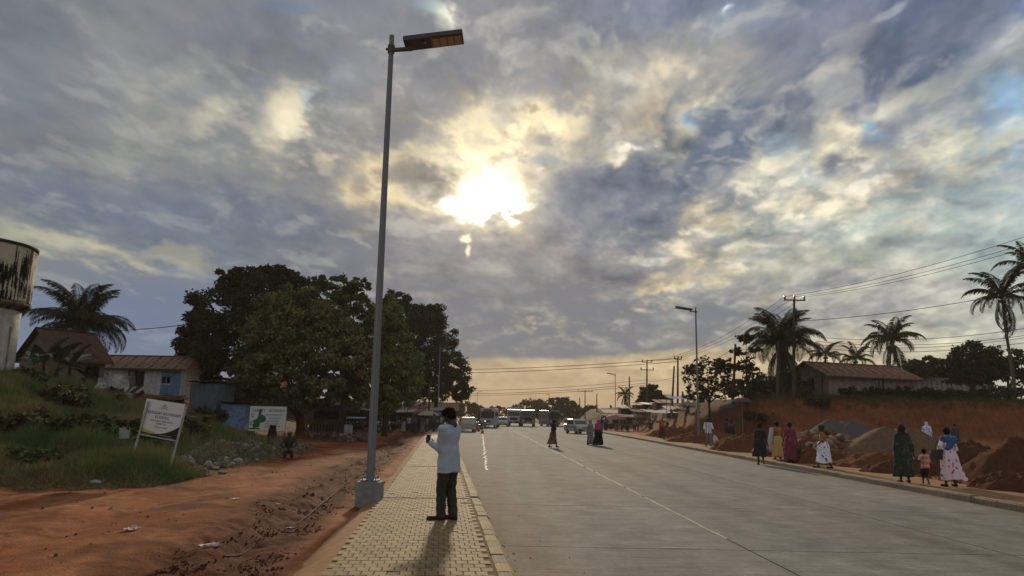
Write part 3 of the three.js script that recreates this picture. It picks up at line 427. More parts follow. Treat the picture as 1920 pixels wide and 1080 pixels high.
// bone: ax ay az bx by bz ra rb flat(depth squeeze)
function field(bones, k = .03) {
  const B = bones.map(([a, b, ra, rb = ra, fl = 1]) => { const ux = b.x - a.x, uy = b.y - a.y, uz = b.z - a.z; return [a.x, a.y, a.z, ux, uy, uz, 1 / Math.max(1e-9, ux * ux + uy * uy + uz * uz), ra, rb, 1 / fl]; });
  return (x, y, z) => { let d = 1e3; for (const s of B) { const px = x - s[0], py = y - s[1], pz = z - s[2]; let t = (px * s[3] + py * s[4] + pz * s[5]) * s[6]; t = t < 0 ? 0 : t > 1 ? 1 : t; const qx = px - s[3] * t, qy = py - s[4] * t, qz = (pz - s[5] * t) * s[9], e = Math.sqrt(qx * qx + qy * qy + qz * qz) - (s[7] + (s[8] - s[7]) * t); if (e - d > k) continue; if (d - e > k) { d = e; continue; } const h = .5 + .5 * (d - e) / k; d = d + (e - d) * h - k * h * (1 - h); } return d; };
}
function bounds(bones, pad) { const lo = [1e9, 1e9, 1e9], hi = [-1e9, -1e9, -1e9]; for (const [a, b, ra, rb = ra] of bones) for (const [p, r] of [[a, ra], [b, rb]]) ['x', 'y', 'z'].forEach((c, i) => { lo[i] = Math.min(lo[i], p[c] - r - pad); hi[i] = Math.max(hi[i], p[c] + r + pad); }); return [lo, hi]; }
function paintVerts(g, fn) { const p = g.attributes.position, c = new Float32Array(p.count * 3); for (let i = 0; i < p.count; i++) c.set(fn(p.getX(i), p.getY(i), p.getZ(i)), i * 3); g.setAttribute('color', new THREE.BufferAttribute(c, 3)); return g; }
const HEAD = (() => {
  const b = [[V(0, .03, -.025), V(0, .03, .012), .083, .08], [V(0, -.03, .02), V(0, -.02, .03), .066], [V(0, -.055, .03), V(0, -.088, .052), .05, .03], [V(0, .012, .088), V(0, -.026, .103), .009, .016], [V(-.02, -.03, .088), V(.02, -.03, .088), .012], [V(-.078, .008, -.008), V(-.078, -.026, -.004), .016, .012], [V(.078, .008, -.008), V(.078, -.026, -.004), .016, .012], [V(-.035, .028, .08), V(.035, .028, .08), .012], [V(-.02, -.06, .083), V(.02, -.06, .083), .01], [V(0, -.06, -.02), V(0, -.17, -.035), .055, .06]];
  const f = field(b, .018), [lo, hi] = bounds(b, .015), g = surf((x, y, z) => { let d = f(x, y, z); for (const s of [-1, 1]) d = Math.max(d, .0135 - Math.hypot(x - s * .033, y - .006, z - .098)); return d; }, lo, hi, .006);
  return paintVerts(g, (x, y, z) => { const e = Math.hypot(Math.abs(x) - .033, (y - .006) * 1.7); if (z > .06 && e < .014) return e < .006 ? [.1, .1, .1] : [6, 7, 9]; if (z > .07 && Math.abs(x) < .024 && Math.abs(y + .062) < .011) return [1.2, .75, .75]; if (z > .06 && Math.abs(Math.abs(x) - .034) < .02 && Math.abs(y - .032) < .007) return [.35, .3, .3]; return [1, 1, 1]; });
})();
const HAIR = (() => { const b = [[V(0, .03, -.025), V(0, .03, .012), .083, .08], [V(0, -.03, -.02), V(0, -.03, -.03), .07]], f = field(b, .02); return surf((x, y, z) => Math.max(f(x, y, z) - .014 - .003 * Math.sin(x * 190) * Math.sin(y * 170) * Math.sin(z * 180), -(y * .75 - z * .75 + .035)), [-.12, -.14, -.14], [.12, .15, .12], .007); })();
function handGeo(curl) {
  const b = [[V(0, 0, 0), V(0, -.03, 0), .026, .03], [V(0, -.03, -.018), V(0, -.088, -.024), .02, .017], [V(0, -.03, .016), V(0, -.088, .022), .02, .017]];
  [[-.03, .062, .0078], [-.011, .077, .0085], [.009, .082, .0088], [.028, .074, .0085]].forEach(([z, l, r]) => { const a = V(0, -.092, z), c = curl, m = V(-Math.sin(c * .5) * l * .5, -.092 - Math.cos(c * .5) * l * .5, z * 1.08), e = V(m.x - Math.sin(c * 1.5) * l * .5, m.y - Math.cos(c * 1.5) * l * .5, z * 1.1); b.push([a, m, r * 1.08, r], [m, e, r, r * .85]); });
  b.push([V(-.004, -.03, .03), V(-.014, -.062, .054), .014, .011], [V(-.014, -.062, .054), V(-.026 - curl * .012, -.088, .058), .0105, .009]);
  const f = field(b, .006), [lo, hi] = bounds(b, .008); return surf(f, lo, hi, .0042);
}
const HAND = [handGeo(.5), handGeo(1.15)];
function ik(a, t, l1, l2, pole) { const d = t.clone().sub(a); let L = d.length(); if (L > (l1 + l2) * .998) { d.setLength((l1 + l2) * .998); L = d.length(); } const u = d.clone().normalize(), c = clamp((l1 * l1 + L * L - l2 * l2) / (2 * l1 * L), -1, 1), pr = pole.clone().addScaledVector(u, -pole.dot(u)).normalize(); return [a.clone().addScaledVector(u, l1 * c).addScaledVector(pr, l1 * Math.sqrt(1 - c * c)), a.clone().add(d)]; }
const SKIN = mat(.045, .026, .018, { vc: 1, roughness: .55 }), BLACKHAIR = mat(.008, .007, .006, { roughness: .8 });
// pose: feet and hands as targets in metres for a 1.75 m figure facing +z, x to its left
function figure(o) {
  const s = (o.h ?? 1.7) / 1.75, w = o.woman ? .165 : .188, cell = o.cell ?? .016, lean = o.lean ?? 0, hipY = o.hipY ?? .93;
  const hip = V(0, hipY, 0), chest = V(0, hipY + .37, lean * .37), nb = V(0, hipY + .53, lean * .53), J = { hip, chest, nb };
  const head = nb.clone().add(V(0, .165, .03 + lean * .15));
  J.sh = [1, -1].map((k) => V(k * w, hipY + .465, lean * .485)); J.hp = [1, -1].map((k) => V(k * .092, hipY - .01, 0));
  const ft = o.feet ?? [V(.1, 0, 0), V(-.1, 0, 0)], hd = o.hands ?? [V(.27, .82, .06), V(-.27, .82, .06)];
  J.an = []; J.kn = []; J.el = []; J.wr = [];
  for (let i = 0; i < 2; i++) { const an = ft[i].clone().add(V(0, .075, 0)); const [k, e] = ik(J.hp[i], an, .43, .42, o.kneePole ?? V(0, 0, 1)); J.kn.push(k); J.an.push(e); const [el, wr] = ik(J.sh[i], hd[i], .29, .255, o.elbowPole?.[i] ?? V(i ? -.5 : .5, 0, -1)); J.el.push(el); J.wr.push(wr); }
  const toe = (i) => J.an[i].clone().add(V((i ? -.02 : .02) + (o.toe?.[i] ?? 0), -.045, .155));
  const torso = (e, fl = .68) => [[hip.clone().add(V(-.05, 0, 0)), hip.clone().add(V(.05, 0, 0)), (o.woman ? .135 : .118) + e, undefined, .82], [hip, chest, .135 + e + (o.belly ?? 0), .15 + e, fl], [chest.clone().add(V(-w + .1, .02, 0)), chest.clone().add(V(w - .1, .02, 0)), .11 + e, undefined, .8], [J.sh[0], J.sh[1], .05 + e * .6], [nb.clone().add(V(0, -.06, -.01)), nb.clone().add(V(0, .02, .005)), .085 + e * .4, .056 + e * .2]];
  const arm = (i, e, upTo = 1) => { const l = [[J.sh[i], J.el[i], .05 + e, .04 + e]]; if (upTo > .5) l.push([J.el[i], J.el[i].clone().lerp(J.wr[i], (upTo - .5) * 2), .039 + e, lerp(.039, .027, (upTo - .5) * 2) + e]); else { l[0] = [J.sh[i], J.sh[i].clone().lerp(J.el[i], upTo * 2), .05 + e, .046 + e]; } return l; };
  const leg = (i, e, ez = e) => [[J.hp[i], J.kn[i], .085 + e, .056 + e], [J.kn[i], J.an[i], .055 + e, .037 + ez]];
  const foot = (i, e) => [[J.an[i].clone().add(V(0, -.045, -.035)), toe(i), .034 + e, .03 + e]];
  const bones = [...torso(0), ...arm(0, 0), ...arm(1, 0), ...leg(0, 0), ...leg(1, 0), ...foot(0, 0), ...foot(1, 0)];
  const floor = (f) => (x, y, z) => Math.max(f(x, y, z), -y - .0 + .002);
  const parts = [], shape = (b, k, fn) => { const [lo, hi] = bounds(b, .05); return surf(fn ? fn(field(b, k)) : field(b, k), lo, hi, cell); };
  const body = paintVerts(shape(bones, .035, floor), () => [1, 1, 1]);
  const hq = new THREE.Matrix4().makeRotationFromEuler(new THREE.Euler(o.nod ?? 0, o.look ?? 0, o.tilt ?? 0, 'YXZ')).setPosition(head);
  const hg = HEAD.clone().applyMatrix4(hq), gs = [body, hg];
  for (let i = 0; i < 2; i++) { const g = HAND[o.grip?.[i] ? 1 : 0].clone(); if (i) g.scale(-1, 1, 1); if (i) { const ix = g.index.array; for (let q = 0; q < ix.length; q += 3) { const t = ix[q]; ix[q] = ix[q + 1]; ix[q + 1] = t; } } const dir = J.wr[i].clone().sub(J.el[i]).normalize(); if (o.twist?.[i]) g.rotateY(o.twist[i]); g.applyQuaternion(new THREE.Quaternion().setFromUnitVectors(V(0, -1, 0), dir)); g.translate(J.wr[i].x - dir.x * .01, J.wr[i].y - dir.y * .01, J.wr[i].z - dir.z * .01); if (i) g.computeVertexNormals(); gs.push(paintVerts(g, () => [1, 1, 1])); }
  const grp = thing(o.name ?? 'person', o.label, 'person', o.at, o.turn ?? 0, o.group); grp.scale.setScalar(s);
  const cyl = (g, sc = 1) => { const h = g.index ? g.toNonIndexed() : g, p = h.attributes.position, uv = new Float32Array(p.count * 2); for (let i = 0; i < p.count; i++) { uv[i * 2] = Math.atan2(p.getX(i), p.getZ(i)) * .3 * sc; uv[i * 2 + 1] = p.getY(i) * sc; } for (let i = 0; i < p.count; i += 3) { const u = [0, 1, 2].map((q) => uv[(i + q) * 2]); if (Math.max(...u) - Math.min(...u) > .9 * sc) for (let q = 0; q < 3; q++) if (uv[(i + q) * 2] < 0) uv[(i + q) * 2] += Math.PI * .6 * sc; } h.setAttribute('uv', new THREE.BufferAttribute(uv, 2)); return h; };
  obj('body', gs, SKIN, grp);
  if (o.hair !== false) obj('hair', [HAIR.clone().applyMatrix4(hq)], o.hair ?? BLACKHAIR, grp);
  if (o.scarf) { // cloth over head and shoulders, face left open
    const inv = hq.clone().invert(), q = V(), lowN = nb.clone().add(V(0, -.12 - (o.scarfDrop ?? 0), .02)), b = [[head.clone().add(V(0, .03, -.02)), head.clone().add(V(0, .02, .0)), .108], [head.clone().add(V(0, -.06, -.01)), lowN, .1, .15 + (o.scarfDrop ?? 0) * .3, .85], [J.sh[0].clone().lerp(nb, .25), J.sh[1].clone().lerp(nb, .25), .088]];
    obj('headscarf', [cyl(shape(b, .05, (f) => (x, y, z) => { q.set(x, y, z).applyMatrix4(inv); const face = .072 - Math.hypot(q.x, (q.y + .01) * .75, Math.min(0, q.z - .08)); return Math.max(f(x, y, z) + .004 * Math.sin(x * 60 + y * 40), face); }))], o.scarf, grp);
  }
  if (o.wrapHead) obj('head_wrap', [(() => { const g = HAIR.clone(); g.scale(1.16, 1.2, 1.16); g.applyMatrix4(hq); return g; })(), at(new THREE.SphereGeometry(.06, 10, 8), head.x, head.y + .07, head.z - .11)], o.wrapHead, grp);
  if (o.top) {
    const hem = o.hem ?? hipY - .05, e = o.loose ?? .016, b = [...torso(e), ...arm(0, e * .7, o.sleeve ?? .35), ...arm(1, e * .7, o.sleeve ?? .35)];
    if (o.hem < hipY - .1) b.push([V(0, hipY + .1, 0), V(0, hem - .05, o.hemBack ?? 0), .17 + e, .2 + e, .72]);
    obj('top', [cyl(shape(b, .03, (f) => (x, y, z) => Math.max(f(x, y, z) + .0045 * Math.sin(x * 13 + y * 11 + z * 6 + 4 * Math.sin(y * 6 + x * 4)) + .0022 * Math.sin(y * 34 + x * 22 - z * 15 + 3 * Math.sin(y * 9)), hem - y + .012 * Math.sin(x * 25), y - nb.y - .015)))], o.top, grp);
  }
  if (o.trousers) { const e = o.baggy ?? .022, b = [...torso(.01).slice(0, 1), ...leg(0, e, e + .012), ...leg(1, e, e + .012)]; obj('trousers', [cyl(shape(b, .012, (f) => (x, y, z) => Math.max(f(x, y, z) + .004 * Math.sin(y * 46 + x * 20), y - hipY - .08, (o.cuff ?? .05) - y)))], o.trousers, grp); }
  if (o.skirt) { // full cloth from waist to hem with folds, blown or striding
    const { y0 = hipY + .16, y1 = .12, r0 = .165, r1 = .27, fold = .026, n = 9, dx = 0, dz = 0, sq = .8, ph = 0 } = o.skirt;
    const f = (x, y, z) => { const t = clamp((y0 - y) / (y0 - y1)), cx = dx * t * t, cz = dz * t * t + lean * Math.max(0, y - hipY), a = Math.atan2(x - cx, (z - cz) / sq), hipB = .03 * Math.exp(-Math.pow((y - hipY + .04) / .14, 2)), r = lerp(r0, r1, Math.pow(t, o.skirt.pow ?? .8)) + hipB + fold * (.2 + t) * (Math.sin(a * n + ph + 2 * t) + .5 * Math.sin(a * (n * 2 - 3) + 1.7 * ph)); const d = (Math.hypot(x - cx, (z - cz) / sq) - r) * .8; return Math.max(d, y - y0, y1 + .025 * Math.sin(a * 3 + ph) - y); };
    const R = r1 + .12; obj('skirt', [cyl(surf(f, [-R + Math.min(0, dx), y1 - .08, -R + Math.min(0, dz)], [R + Math.max(0, dx), y0 + .05, R + Math.max(0, dz)], cell), 1)], o.skirt.mat, grp);
  }
  if (o.shoes) for (let i = 0; i < 2; i++) obj('shoe', [shape(foot(i, .013), .01, (f) => (x, y, z) => Math.max(f(x, y, z), y - (o.shoeTop ?? .095), .001 - y))], o.shoes, grp);
  return { grp, J, s, head, nb, hq };
}
const fabric = (w, draw, o) => canvasMat(w, w, draw, { roughness: .95, ...o });
const prints = (bg, list, seed, size = 128) => fabric(size, (c, w) => { c.fillStyle = bg; c.fillRect(0, 0, w, w); const r = rng(seed); for (const [col, n, lo, hi, kind] of list) { c.fillStyle = col; c.strokeStyle = col; for (let i = 0; i < n; i++) { const x = r() * w, y = r() * w, q = lo + r() * (hi - lo); for (const [ox, oy] of [[0, 0], [w, 0], [-w, 0], [0, w], [0, -w]]) { c.beginPath(); if (kind === 'line') c.rect(x + ox, 0, q, w); else if (kind === 'band') c.rect(0, y + oy, w, q); else if (kind === 'swirl') { c.lineWidth = q * .35; c.arc(x + ox, y + oy, q, 0, 4.6); c.stroke(); continue; } else c.ellipse(x + ox, y + oy, q, q * (.5 + r() * .5), r() * 3, 0, 6.3); c.fill(); } } } });
const walk = (st, lift = .04) => [V(.085, 0, st * .5), V(-.085, lift, -st * .5)];
const onWalk = (px, py, y = PAVE_Y) => G(px, py, y);
const AWAY = Math.PI;                            // facing along the road, away from the viewer
{
  // the man on the left footway
  const shirt = fabric(256, (c, w) => { c.fillStyle = '#98a2ae'; c.fillRect(0, 0, w, w); const r = rng(3); for (let i = 0; i < 46; i++) { c.fillStyle = r() < .5 ? 'rgba(126,138,158,.25)' : 'rgba(184,192,203,.28)'; c.fillRect(r() * w, 0, 1 + r() * 3, w); } });
  const jeans = mat(.066, .072, .054, { tex: texGrime, size: .5, roughness: .95 });
  const p = G(838, 976, PAVE_Y);
  const { grp, J } = figure({ label: 'man in loose pale striped shirt standing with a phone on the paved footway', at: p, turn: AWAY + 1.0, h: 1.8, cell: .011, feet: [V(.08, 0, .06), V(-.09, 0, -.05)], toe: [.08, -.03], hands: [V(.13, 1.19, .29), V(.0, 1.16, .28)], elbowPole: [V(.1, -1, -.5), V(-.1, -1, -.5)], grip: [1, 1], twist: [.4, -.4], nod: .38, look: .12, top: shirt, hem: .74, hemBack: -.01, loose: .032, sleeve: .93, trousers: jeans, baggy: .026, shoes: mat(.05, .016, .014, { roughness: .6 }) });
  const c = obj('collar', [new THREE.TorusGeometry(.082, .02, 8, 20).rotateX(Math.PI / 2 - .25).translate(J.nb.x, J.nb.y + .01, J.nb.z - .005)], shirt, grp); c.userData.label = 'folded shirt collar';
  const ph = thing('mobile_phone', 'black mobile phone held up by the man on the footway', 'phone'); grp.updateMatrixWorld(true);
  const hp = grp.localToWorld(J.wr[0].clone().add(V(-.025, .055, .055))); ph.position.copy(hp); ph.rotation.set(.5, AWAY + .3, .15);
  obj('case', [box(.075, .155, .009, 0, 0, 0, 0, 0, 0, .003)], mat(.012, .012, .014, { roughness: .35 }), ph); obj('screen', [box(.066, .142, .001, 0, 0, -.0056)], mat(.02, .022, .028, { roughness: .12 }), ph);
}
{
  const dark = (r, g, b, o) => mat(r, g, b, { tex: texGrain, size: .4, roughness: .95, ...o });
  const maroon = prints('#6a2a3a', [['#84404e', 26, 3, 8], ['#4a1826', 30, 2, 6]], 21), yellow = prints('#b79a5c', [['#a3864a', 20, 1, 3, 'line'], ['#c7ac70', 20, 1, 3, 'line']], 22), kanga = prints('#d5d6e0', [['#2b2f63', 9, 5, 9], ['#4a4f8c', 8, 3, 6], ['#1d1f3a', 5, 5, 8]], 23), floral = prints('#dcc9d0', [['#8f3a5a', 14, 3, 7], ['#b56a86', 12, 3, 6], ['#5d5a7c', 8, 2, 5]], 24), green = prints('#232f26', [['#3c4c3a', 22, 3, 9], ['#141c16', 20, 4, 9]], 25), ink = prints('#1b2022', [['#2b3436', 30, 2, 6], ['#0e1112', 24, 2, 6]], 26), swirl = prints('#d6cfe6', [['#4a3399', 12, 9, 17, 'swirl'], ['#6c55b8', 6, 5, 9, 'swirl']], 27), brown = prints('#5d4634', [['#7a5f47', 24, 3, 7], ['#3d2c20', 22, 3, 7]], 28), plaid = fabric(64, (c, w) => { c.fillStyle = '#8a5a50'; c.fillRect(0, 0, w, w); c.fillStyle = 'rgba(225,190,175,.5)'; for (let i = 0; i < w; i += 16) { c.fillRect(i, 0, 6, w); c.fillRect(0, i, w, 6); } }), stripe = fabric(64, (c, w) => { c.fillStyle = '#d9dbe4'; c.fillRect(0, 0, w, w); c.fillStyle = '#5a4a86'; for (let i = 0; i < w; i += 13) c.fillRect(i, 0, 5, w); }), orangeP = prints('#8d5836', [['#b98a4a', 14, 3, 8], ['#5c3423', 14, 3, 7]], 29), greyP = prints('#77727a', [['#4d4a54', 24, 3, 8], ['#96909a', 16, 3, 7], ['#5c3038', 10, 3, 6]], 30), pink = prints('#8a4660', [['#a35c78', 20, 2, 6]], 31), blueS = prints('#2e5c86', [['#1d3d66', 14, 4, 10], ['#4a86ac', 10, 3, 8]], 32);
  const sandal = mat(.03, .02, .016, { roughness: .8 });
  const both = (a, b) => [a, b];
  // by the right kerb, one after another
  figure({ label: 'woman in long black dress with bare head stepping along the road beside the right kerb', at: G(1404, 867, 0).add(V(0, 0, 1.6)), turn: AWAY - .15, h: 1.68, woman: 1, feet: walk(.2, .05), hands: both(V(.27, .84, .1), V(-.3, .86, -.02)), top: ink, sleeve: .4, loose: .02, hem: .98, skirt: { mat: ink, y1: .36, r1: .29, dx: .03, n: 8 }, shoes: sandal });
  figure({ label: 'woman in orange patterned top and long yellow skirt with white shawl beside the maroon dress', at: onWalk(1459, 862), turn: AWAY + .1, h: 1.64, woman: 1, feet: walk(.16), hands: both(V(.27, .84, .05), V(-.25, .85, .05)), top: orangeP, sleeve: .4, hem: .95, skirt: { mat: yellow, y1: .14, r1: .24, n: 10 }, shoes: sandal });
  { const f = figure({ label: 'woman in long maroon dress with bare arms carrying a dark green bag', at: onWalk(1483, 868), turn: AWAY + .05, h: 1.62, woman: 1, belly: .02, feet: walk(.2, .03), hands: both(V(.33, .84, .02), V(-.34, .8, .02)), top: maroon, sleeve: .3, loose: .024, hem: .95, skirt: { mat: maroon, y1: .13, r1: .27, n: 8, r0: .19 }, shoes: sandal });
    f.grp.updateMatrixWorld(true); const w = f.grp.localToWorld(f.J.wr[1].clone().add(V(0, -.09, 0))); const b = thing('hand_bag', 'dark green hand bag hanging from the hand of the woman in maroon', 'bag', w.clone().add(V(0, -.42, 0)), .3); obj('pouch', [prism([[-.15, 0], [.15, 0], [.12, .24], [-.12, .24]], .1, .02).translate(0, .02, -.05)], mat(.03, .045, .035, { roughness: .7 }), b); for (const z of [-.04, .04]) obj('strap', [tube([V(-.08, .25, z), V(-.05, .4, z * .3), V(.05, .4, z * .3), V(.08, .25, z)], .008, 12, 5)], mat(.02, .03, .024), b); }
  { const sh = thing('shawl', 'white shawl hanging over the shoulder of the woman in yellow skirt', 'shawl', onWalk(1459, 862), AWAY + .1); obj('cloth', [surf((x, y, z) => { const t = clamp((1.36 - y) / .75), cx = .24 + .15 * t, a = Math.hypot((x - cx) / (.06 + .03 * t), (z + .02) / (.13 - .03 * t)) - 1 - .15 * Math.sin(z * 70 + y * 8); return Math.max(a * .05, y - 1.36, .62 + .1 * Math.sin(z * 30) - y); }, [.05, .5, -.25], [.6, 1.42, .25], .016)], mat(.6, .6, .58, { tex: texGrain, size: .3 }), sh); }
  figure({ label: 'woman in green head wrap and brown top with white wrap skirt printed in dark blue', at: onWalk(1546, 879), turn: AWAY + 1.0, h: 1.54, woman: 1, lean: .06, feet: [V(.08, .02, .24), V(-.08, 0, -.26)], hands: both(V(.24, .95, .2), V(-.27, .9, .1)), hair: false, wrapHead: mat(.035, .075, .04, { tex: texGrain, size: .2 }), top: orangeP, sleeve: .6, hem: .95, skirt: { mat: kanga, y1: .24, r1: .32, n: 6, sq: .95, fold: .014 }, shoes: sandal });
  figure({ label: 'woman in very long dark green dress and dark headscarf holding the hand of the child', at: onWalk(1697, 905), turn: AWAY - .1, h: 1.62, woman: 1, feet: walk(.14, .02), hands: both(V(.25, .86, .03), V(-.36, .78, .05)), hair: false, scarf: mat(.03, .035, .03, { tex: texGrain, size: .3 }), top: green, sleeve: .95, loose: .035, hem: .95, skirt: { mat: green, y1: .2, r1: .3, r0: .2, n: 8, fold: .022, dx: .02 }, shoes: sandal });
  figure({ label: 'small child in plaid shirt and dark shorts walking between two women on the footway', at: onWalk(1737, 910), turn: AWAY + .1, h: .98, cell: .015, feet: walk(.2, .05), hands: both(V(.42, 1.02, .04), V(-.32, .85, .08)), top: plaid, sleeve: .45, loose: .03, hem: .82, trousers: mat(.03, .03, .028, { tex: texGrain, size: .3 }), cuff: .42, baggy: .03, shoes: mat(.35, .34, .33) });
  { const f = figure({ label: 'woman in wide white dress with pink flowers and a blue shawl', at: onWalk(1783, 913), turn: AWAY + .12, h: 1.58, woman: 1, feet: walk(.18, .03), hands: both(V(.3, 1.0, .12), V(-.3, .86, .02)), top: floral, sleeve: .55, loose: .03, hem: .98, skirt: { mat: floral, y1: .2, r1: .36, r0: .19, n: 9, fold: .024, dx: -.14, pow: 1.1 }, shoes: sandal });
    const { J, nb } = f, b = [[J.sh[0].clone().add(V(.01, .0, -.04)), J.sh[1].clone().add(V(0, .0, -.04)), .1], [J.sh[1].clone().add(V(.02, -.02, -.08)), J.hip.clone().add(V(.1, .2, -.1)), .1, .07], [nb.clone().add(V(0, -.06, -.07)), J.chest.clone().add(V(.02, -.1, -.1)), .13, .08]]; const [lo, hi] = bounds(b, .04); const sc = thing('shawl', 'blue patterned shawl wrapped round the back of the woman in flowered dress', 'shawl', f.grp.position, f.grp.rotation.y); sc.scale.copy(f.grp.scale); obj('cloth', [uvm(surf(((q) => (x, y, z) => q(x, y, z) + .006 * Math.sin(x * 45 + y * 60))(field(b, .05)), lo, hi, .015))], blueS, sc);
    f.grp.updateMatrixWorld(true); const w = f.grp.localToWorld(V(.3, .8, .02)), bag = thing('hand_bag', 'black shoulder bag at the side of the woman in flowered dress', 'bag', w, .2); obj('pouch', [prism([[-.16, 0], [.16, 0], [.13, .22], [-.13, .22]], .1, .025).translate(0, .02, -.05)], mat(.012, .012, .014, { roughness: .45 }), bag); obj('strap', [tube([V(-.1, .24, 0), V(-.02, .5, 0), V(.1, .24, 0)], .012, 14, 5)], mat(.012, .012, .012, { roughness: .6 }), bag); }
  figure({ label: 'woman wrapped head to knee in white cloth with purple swirls behind the sand heap', at: V(P(1737, 800, 42).x, landH(P(1737, 800, 42).x, 42), -42), turn: AWAY - .6, h: 1.5, woman: 1, feet: walk(.2), hands: both(V(.2, .95, .15), V(-.2, .95, .15)), hair: false, scarf: swirl, scarfDrop: .3, top: swirl, sleeve: .9, loose: .05, hem: .9, skirt: { mat: swirl, y1: .5, r1: .27, r0: .22 }, shoes: sandal, cell: .02 });
  figure({ label: 'girl in blue grey dress with red brown hem on the bare earth before the bank', at: V(P(1790, 800, 48).x, landH(P(1790, 800, 48).x, 48), -48), turn: AWAY - .2, h: 1.42, woman: 1, feet: walk(.12), top: mat(.075, .09, .13, { tex: texGrain, size: .4 }), sleeve: .35, hem: .95, skirt: { mat: mat(.085, .075, .1, { tex: texGrain, size: .4 }), y1: .42, r1: .34, n: 7 }, cell: .02 });
  // further along the right footway
  { const q = onWalk(1329, 838), f = figure({ label: 'man in white and purple striped shirt walking with a large white carrier bag', at: q, turn: .25, h: 1.74, feet: walk(.4, .03), hands: both(V(.34, .86, .12), V(-.3, .86, -.1)), look: -.2, top: stripe, sleeve: .5, loose: .03, hem: .82, trousers: mat(.26, .23, .19, { tex: texGrain, size: .4 }), shoes: mat(.4, .4, .4), cell: .02 });
    f.grp.updateMatrixWorld(true); const w = f.grp.localToWorld(f.J.wr[0].clone().add(V(0, -.08, 0))), b = thing('carrier_bag', 'white plastic carrier bag with red patch held by the man in stripes', 'bag', w.clone().add(V(.12, -.6, 0)), .25, undefined); obj('sack', [(() => { const g = lathe([[.01, 0], [.15, .02], [.19, .18], [.16, .36], [.06, .5], [.03, .58]], 14); g.scale(1, 1, .5); g.rotateZ(.28); return g; })()], mat(.62, .64, .68, { tex: texGrime, size: .3, roughness: .5 }), b); obj('print', [(() => { const g = new THREE.PlaneGeometry(.2, .12, 6, 1); g.rotateZ(.28); g.translate(-.03, .13, .099); return g; })()], mat(.5, .06, .05, { roughness: .5 }), b); }
  figure({ label: 'woman in bright orange head cloth and dark skirt on the right footway', at: onWalk(1241, 823), turn: .5, h: 1.66, woman: 1, feet: walk(.15), hands: both(V(.3, .95, .12), V(-.26, .84, .05)), hair: false, scarf: mat(.62, .14, .035, { tex: texGrain, size: .3 }), scarfDrop: .16, top: mat(.24, .04, .04, { tex: texGrain, size: .3 }), sleeve: .9, hem: .9, skirt: { mat: mat(.075, .07, .065, { tex: texGrain, size: .3 }), y1: .12, r1: .26 }, cell: .024 });
  // crossing the road
  figure({ label: 'woman in dark maroon top with flying brown patterned wrap crossing the white line', at: G(1037, 840), turn: Math.PI / 2 + .35, h: 1.6, woman: 1, lean: .05, feet: [V(.08, 0, .3), V(-.08, .05, -.3)], hands: both(V(.3, .95, .2), V(-.28, .9, -.1)), hair: false, scarf: mat(.06, .02, .022, { tex: texGrain, size: .3 }), scarfDrop: .14, top: mat(.055, .016, .022, { tex: texGrain, size: .3 }), sleeve: .9, loose: .03, hem: .9, skirt: { mat: brown, y1: .26, r1: .38, n: 6, dz: -.06, fold: .05, pow: 1.2 }, shoes: sandal, cell: .02 });
  figure({ label: 'woman in pale grey patterned long dress crossing beside a companion in pink', at: G(1107, 834), turn: AWAY + .5, h: 1.6, woman: 1, feet: walk(.2), hair: false, scarf: greyP, scarfDrop: .1, top: greyP, sleeve: .9, loose: .03, hem: .9, skirt: { mat: greyP, y1: .08, r1: .28, n: 8 }, shoes: sandal, cell: .022 });
  figure({ label: 'woman in pink headscarf and top with full black skirt crossing the road', at: G(1122, 836), turn: AWAY - .1, h: 1.66, woman: 1, feet: walk(.2), hair: false, scarf: pink, scarfDrop: .22, top: pink, sleeve: .9, loose: .03, hem: .9, skirt: { mat: mat(.014, .013, .014, { tex: texGrain, size: .3 }), y1: .08, r1: .34, n: 8 }, shoes: sandal, cell: .022 });
  // crouching by the track
  { const q = G(540, 857, .06); figure({ label: 'person in pale grey cap crouching at the edge of the earth track', at: V(q.x, landH(q.x, -q.z), q.z), turn: .3, h: 1.66, lean: .35, hipY: .34, feet: [V(.14, 0, .12), V(-.14, 0, .1)], hands: both(V(.16, .42, .42), V(-.16, .4, .42)), elbowPole: [V(1, .2, -.4), V(-1, .2, -.4)], kneePole: V(0, .6, 1), nod: .3, hair: false, wrapHead: mat(.4, .41, .4, { tex: texGrain, size: .3 }), top: mat(.06, .07, .055, { tex: texGrain, size: .3 }), sleeve: .9, hem: .3, trousers: mat(.16, .15, .14, { tex: texGrime, size: .3 }), shoes: sandal, cell: .018 }); }
  // the crowd at the stalls: a few figures, each copied to several places
  const tones = [[.3, .3, .32], [.12, .03, .035], [.05, .06, .09], [.22, .2, .17], [.5, .5, .5], [.2, .07, .06], [.09, .1, .08], [.16, .13, .2]];
  const names = ['light grey shirt', 'dark red top', 'dark blue top', 'khaki shirt', 'white shirt', 'red brown top', 'olive shirt', 'dull violet top'];
  const protos = tones.map((t, i) => figure({ label: 'x', at: V(0, -50, 0), turn: 0, h: 1.62 + .03 * (i % 4), woman: i % 2, cell: .032, feet: i % 3 ? walk(.1 + .1 * (i % 3)) : undefined, hands: i % 3 === 1 ? both(V(.25, 1.05, .3), V(-.27, .84, .05)) : undefined, top: dark(...t), sleeve: i % 2 ? .6 : .4, loose: .03, hem: .86, ...(i % 2 ? { skirt: { mat: dark(...tones[(i + 3) % 8].map((v) => v * .7)), y1: .1, r1: .26, n: 7 } } : { trousers: dark(.05, .05, .055) }), ...(i % 4 === 3 ? { hair: false, scarf: dark(...tones[(i + 2) % 8]) } : {}) }).grp);
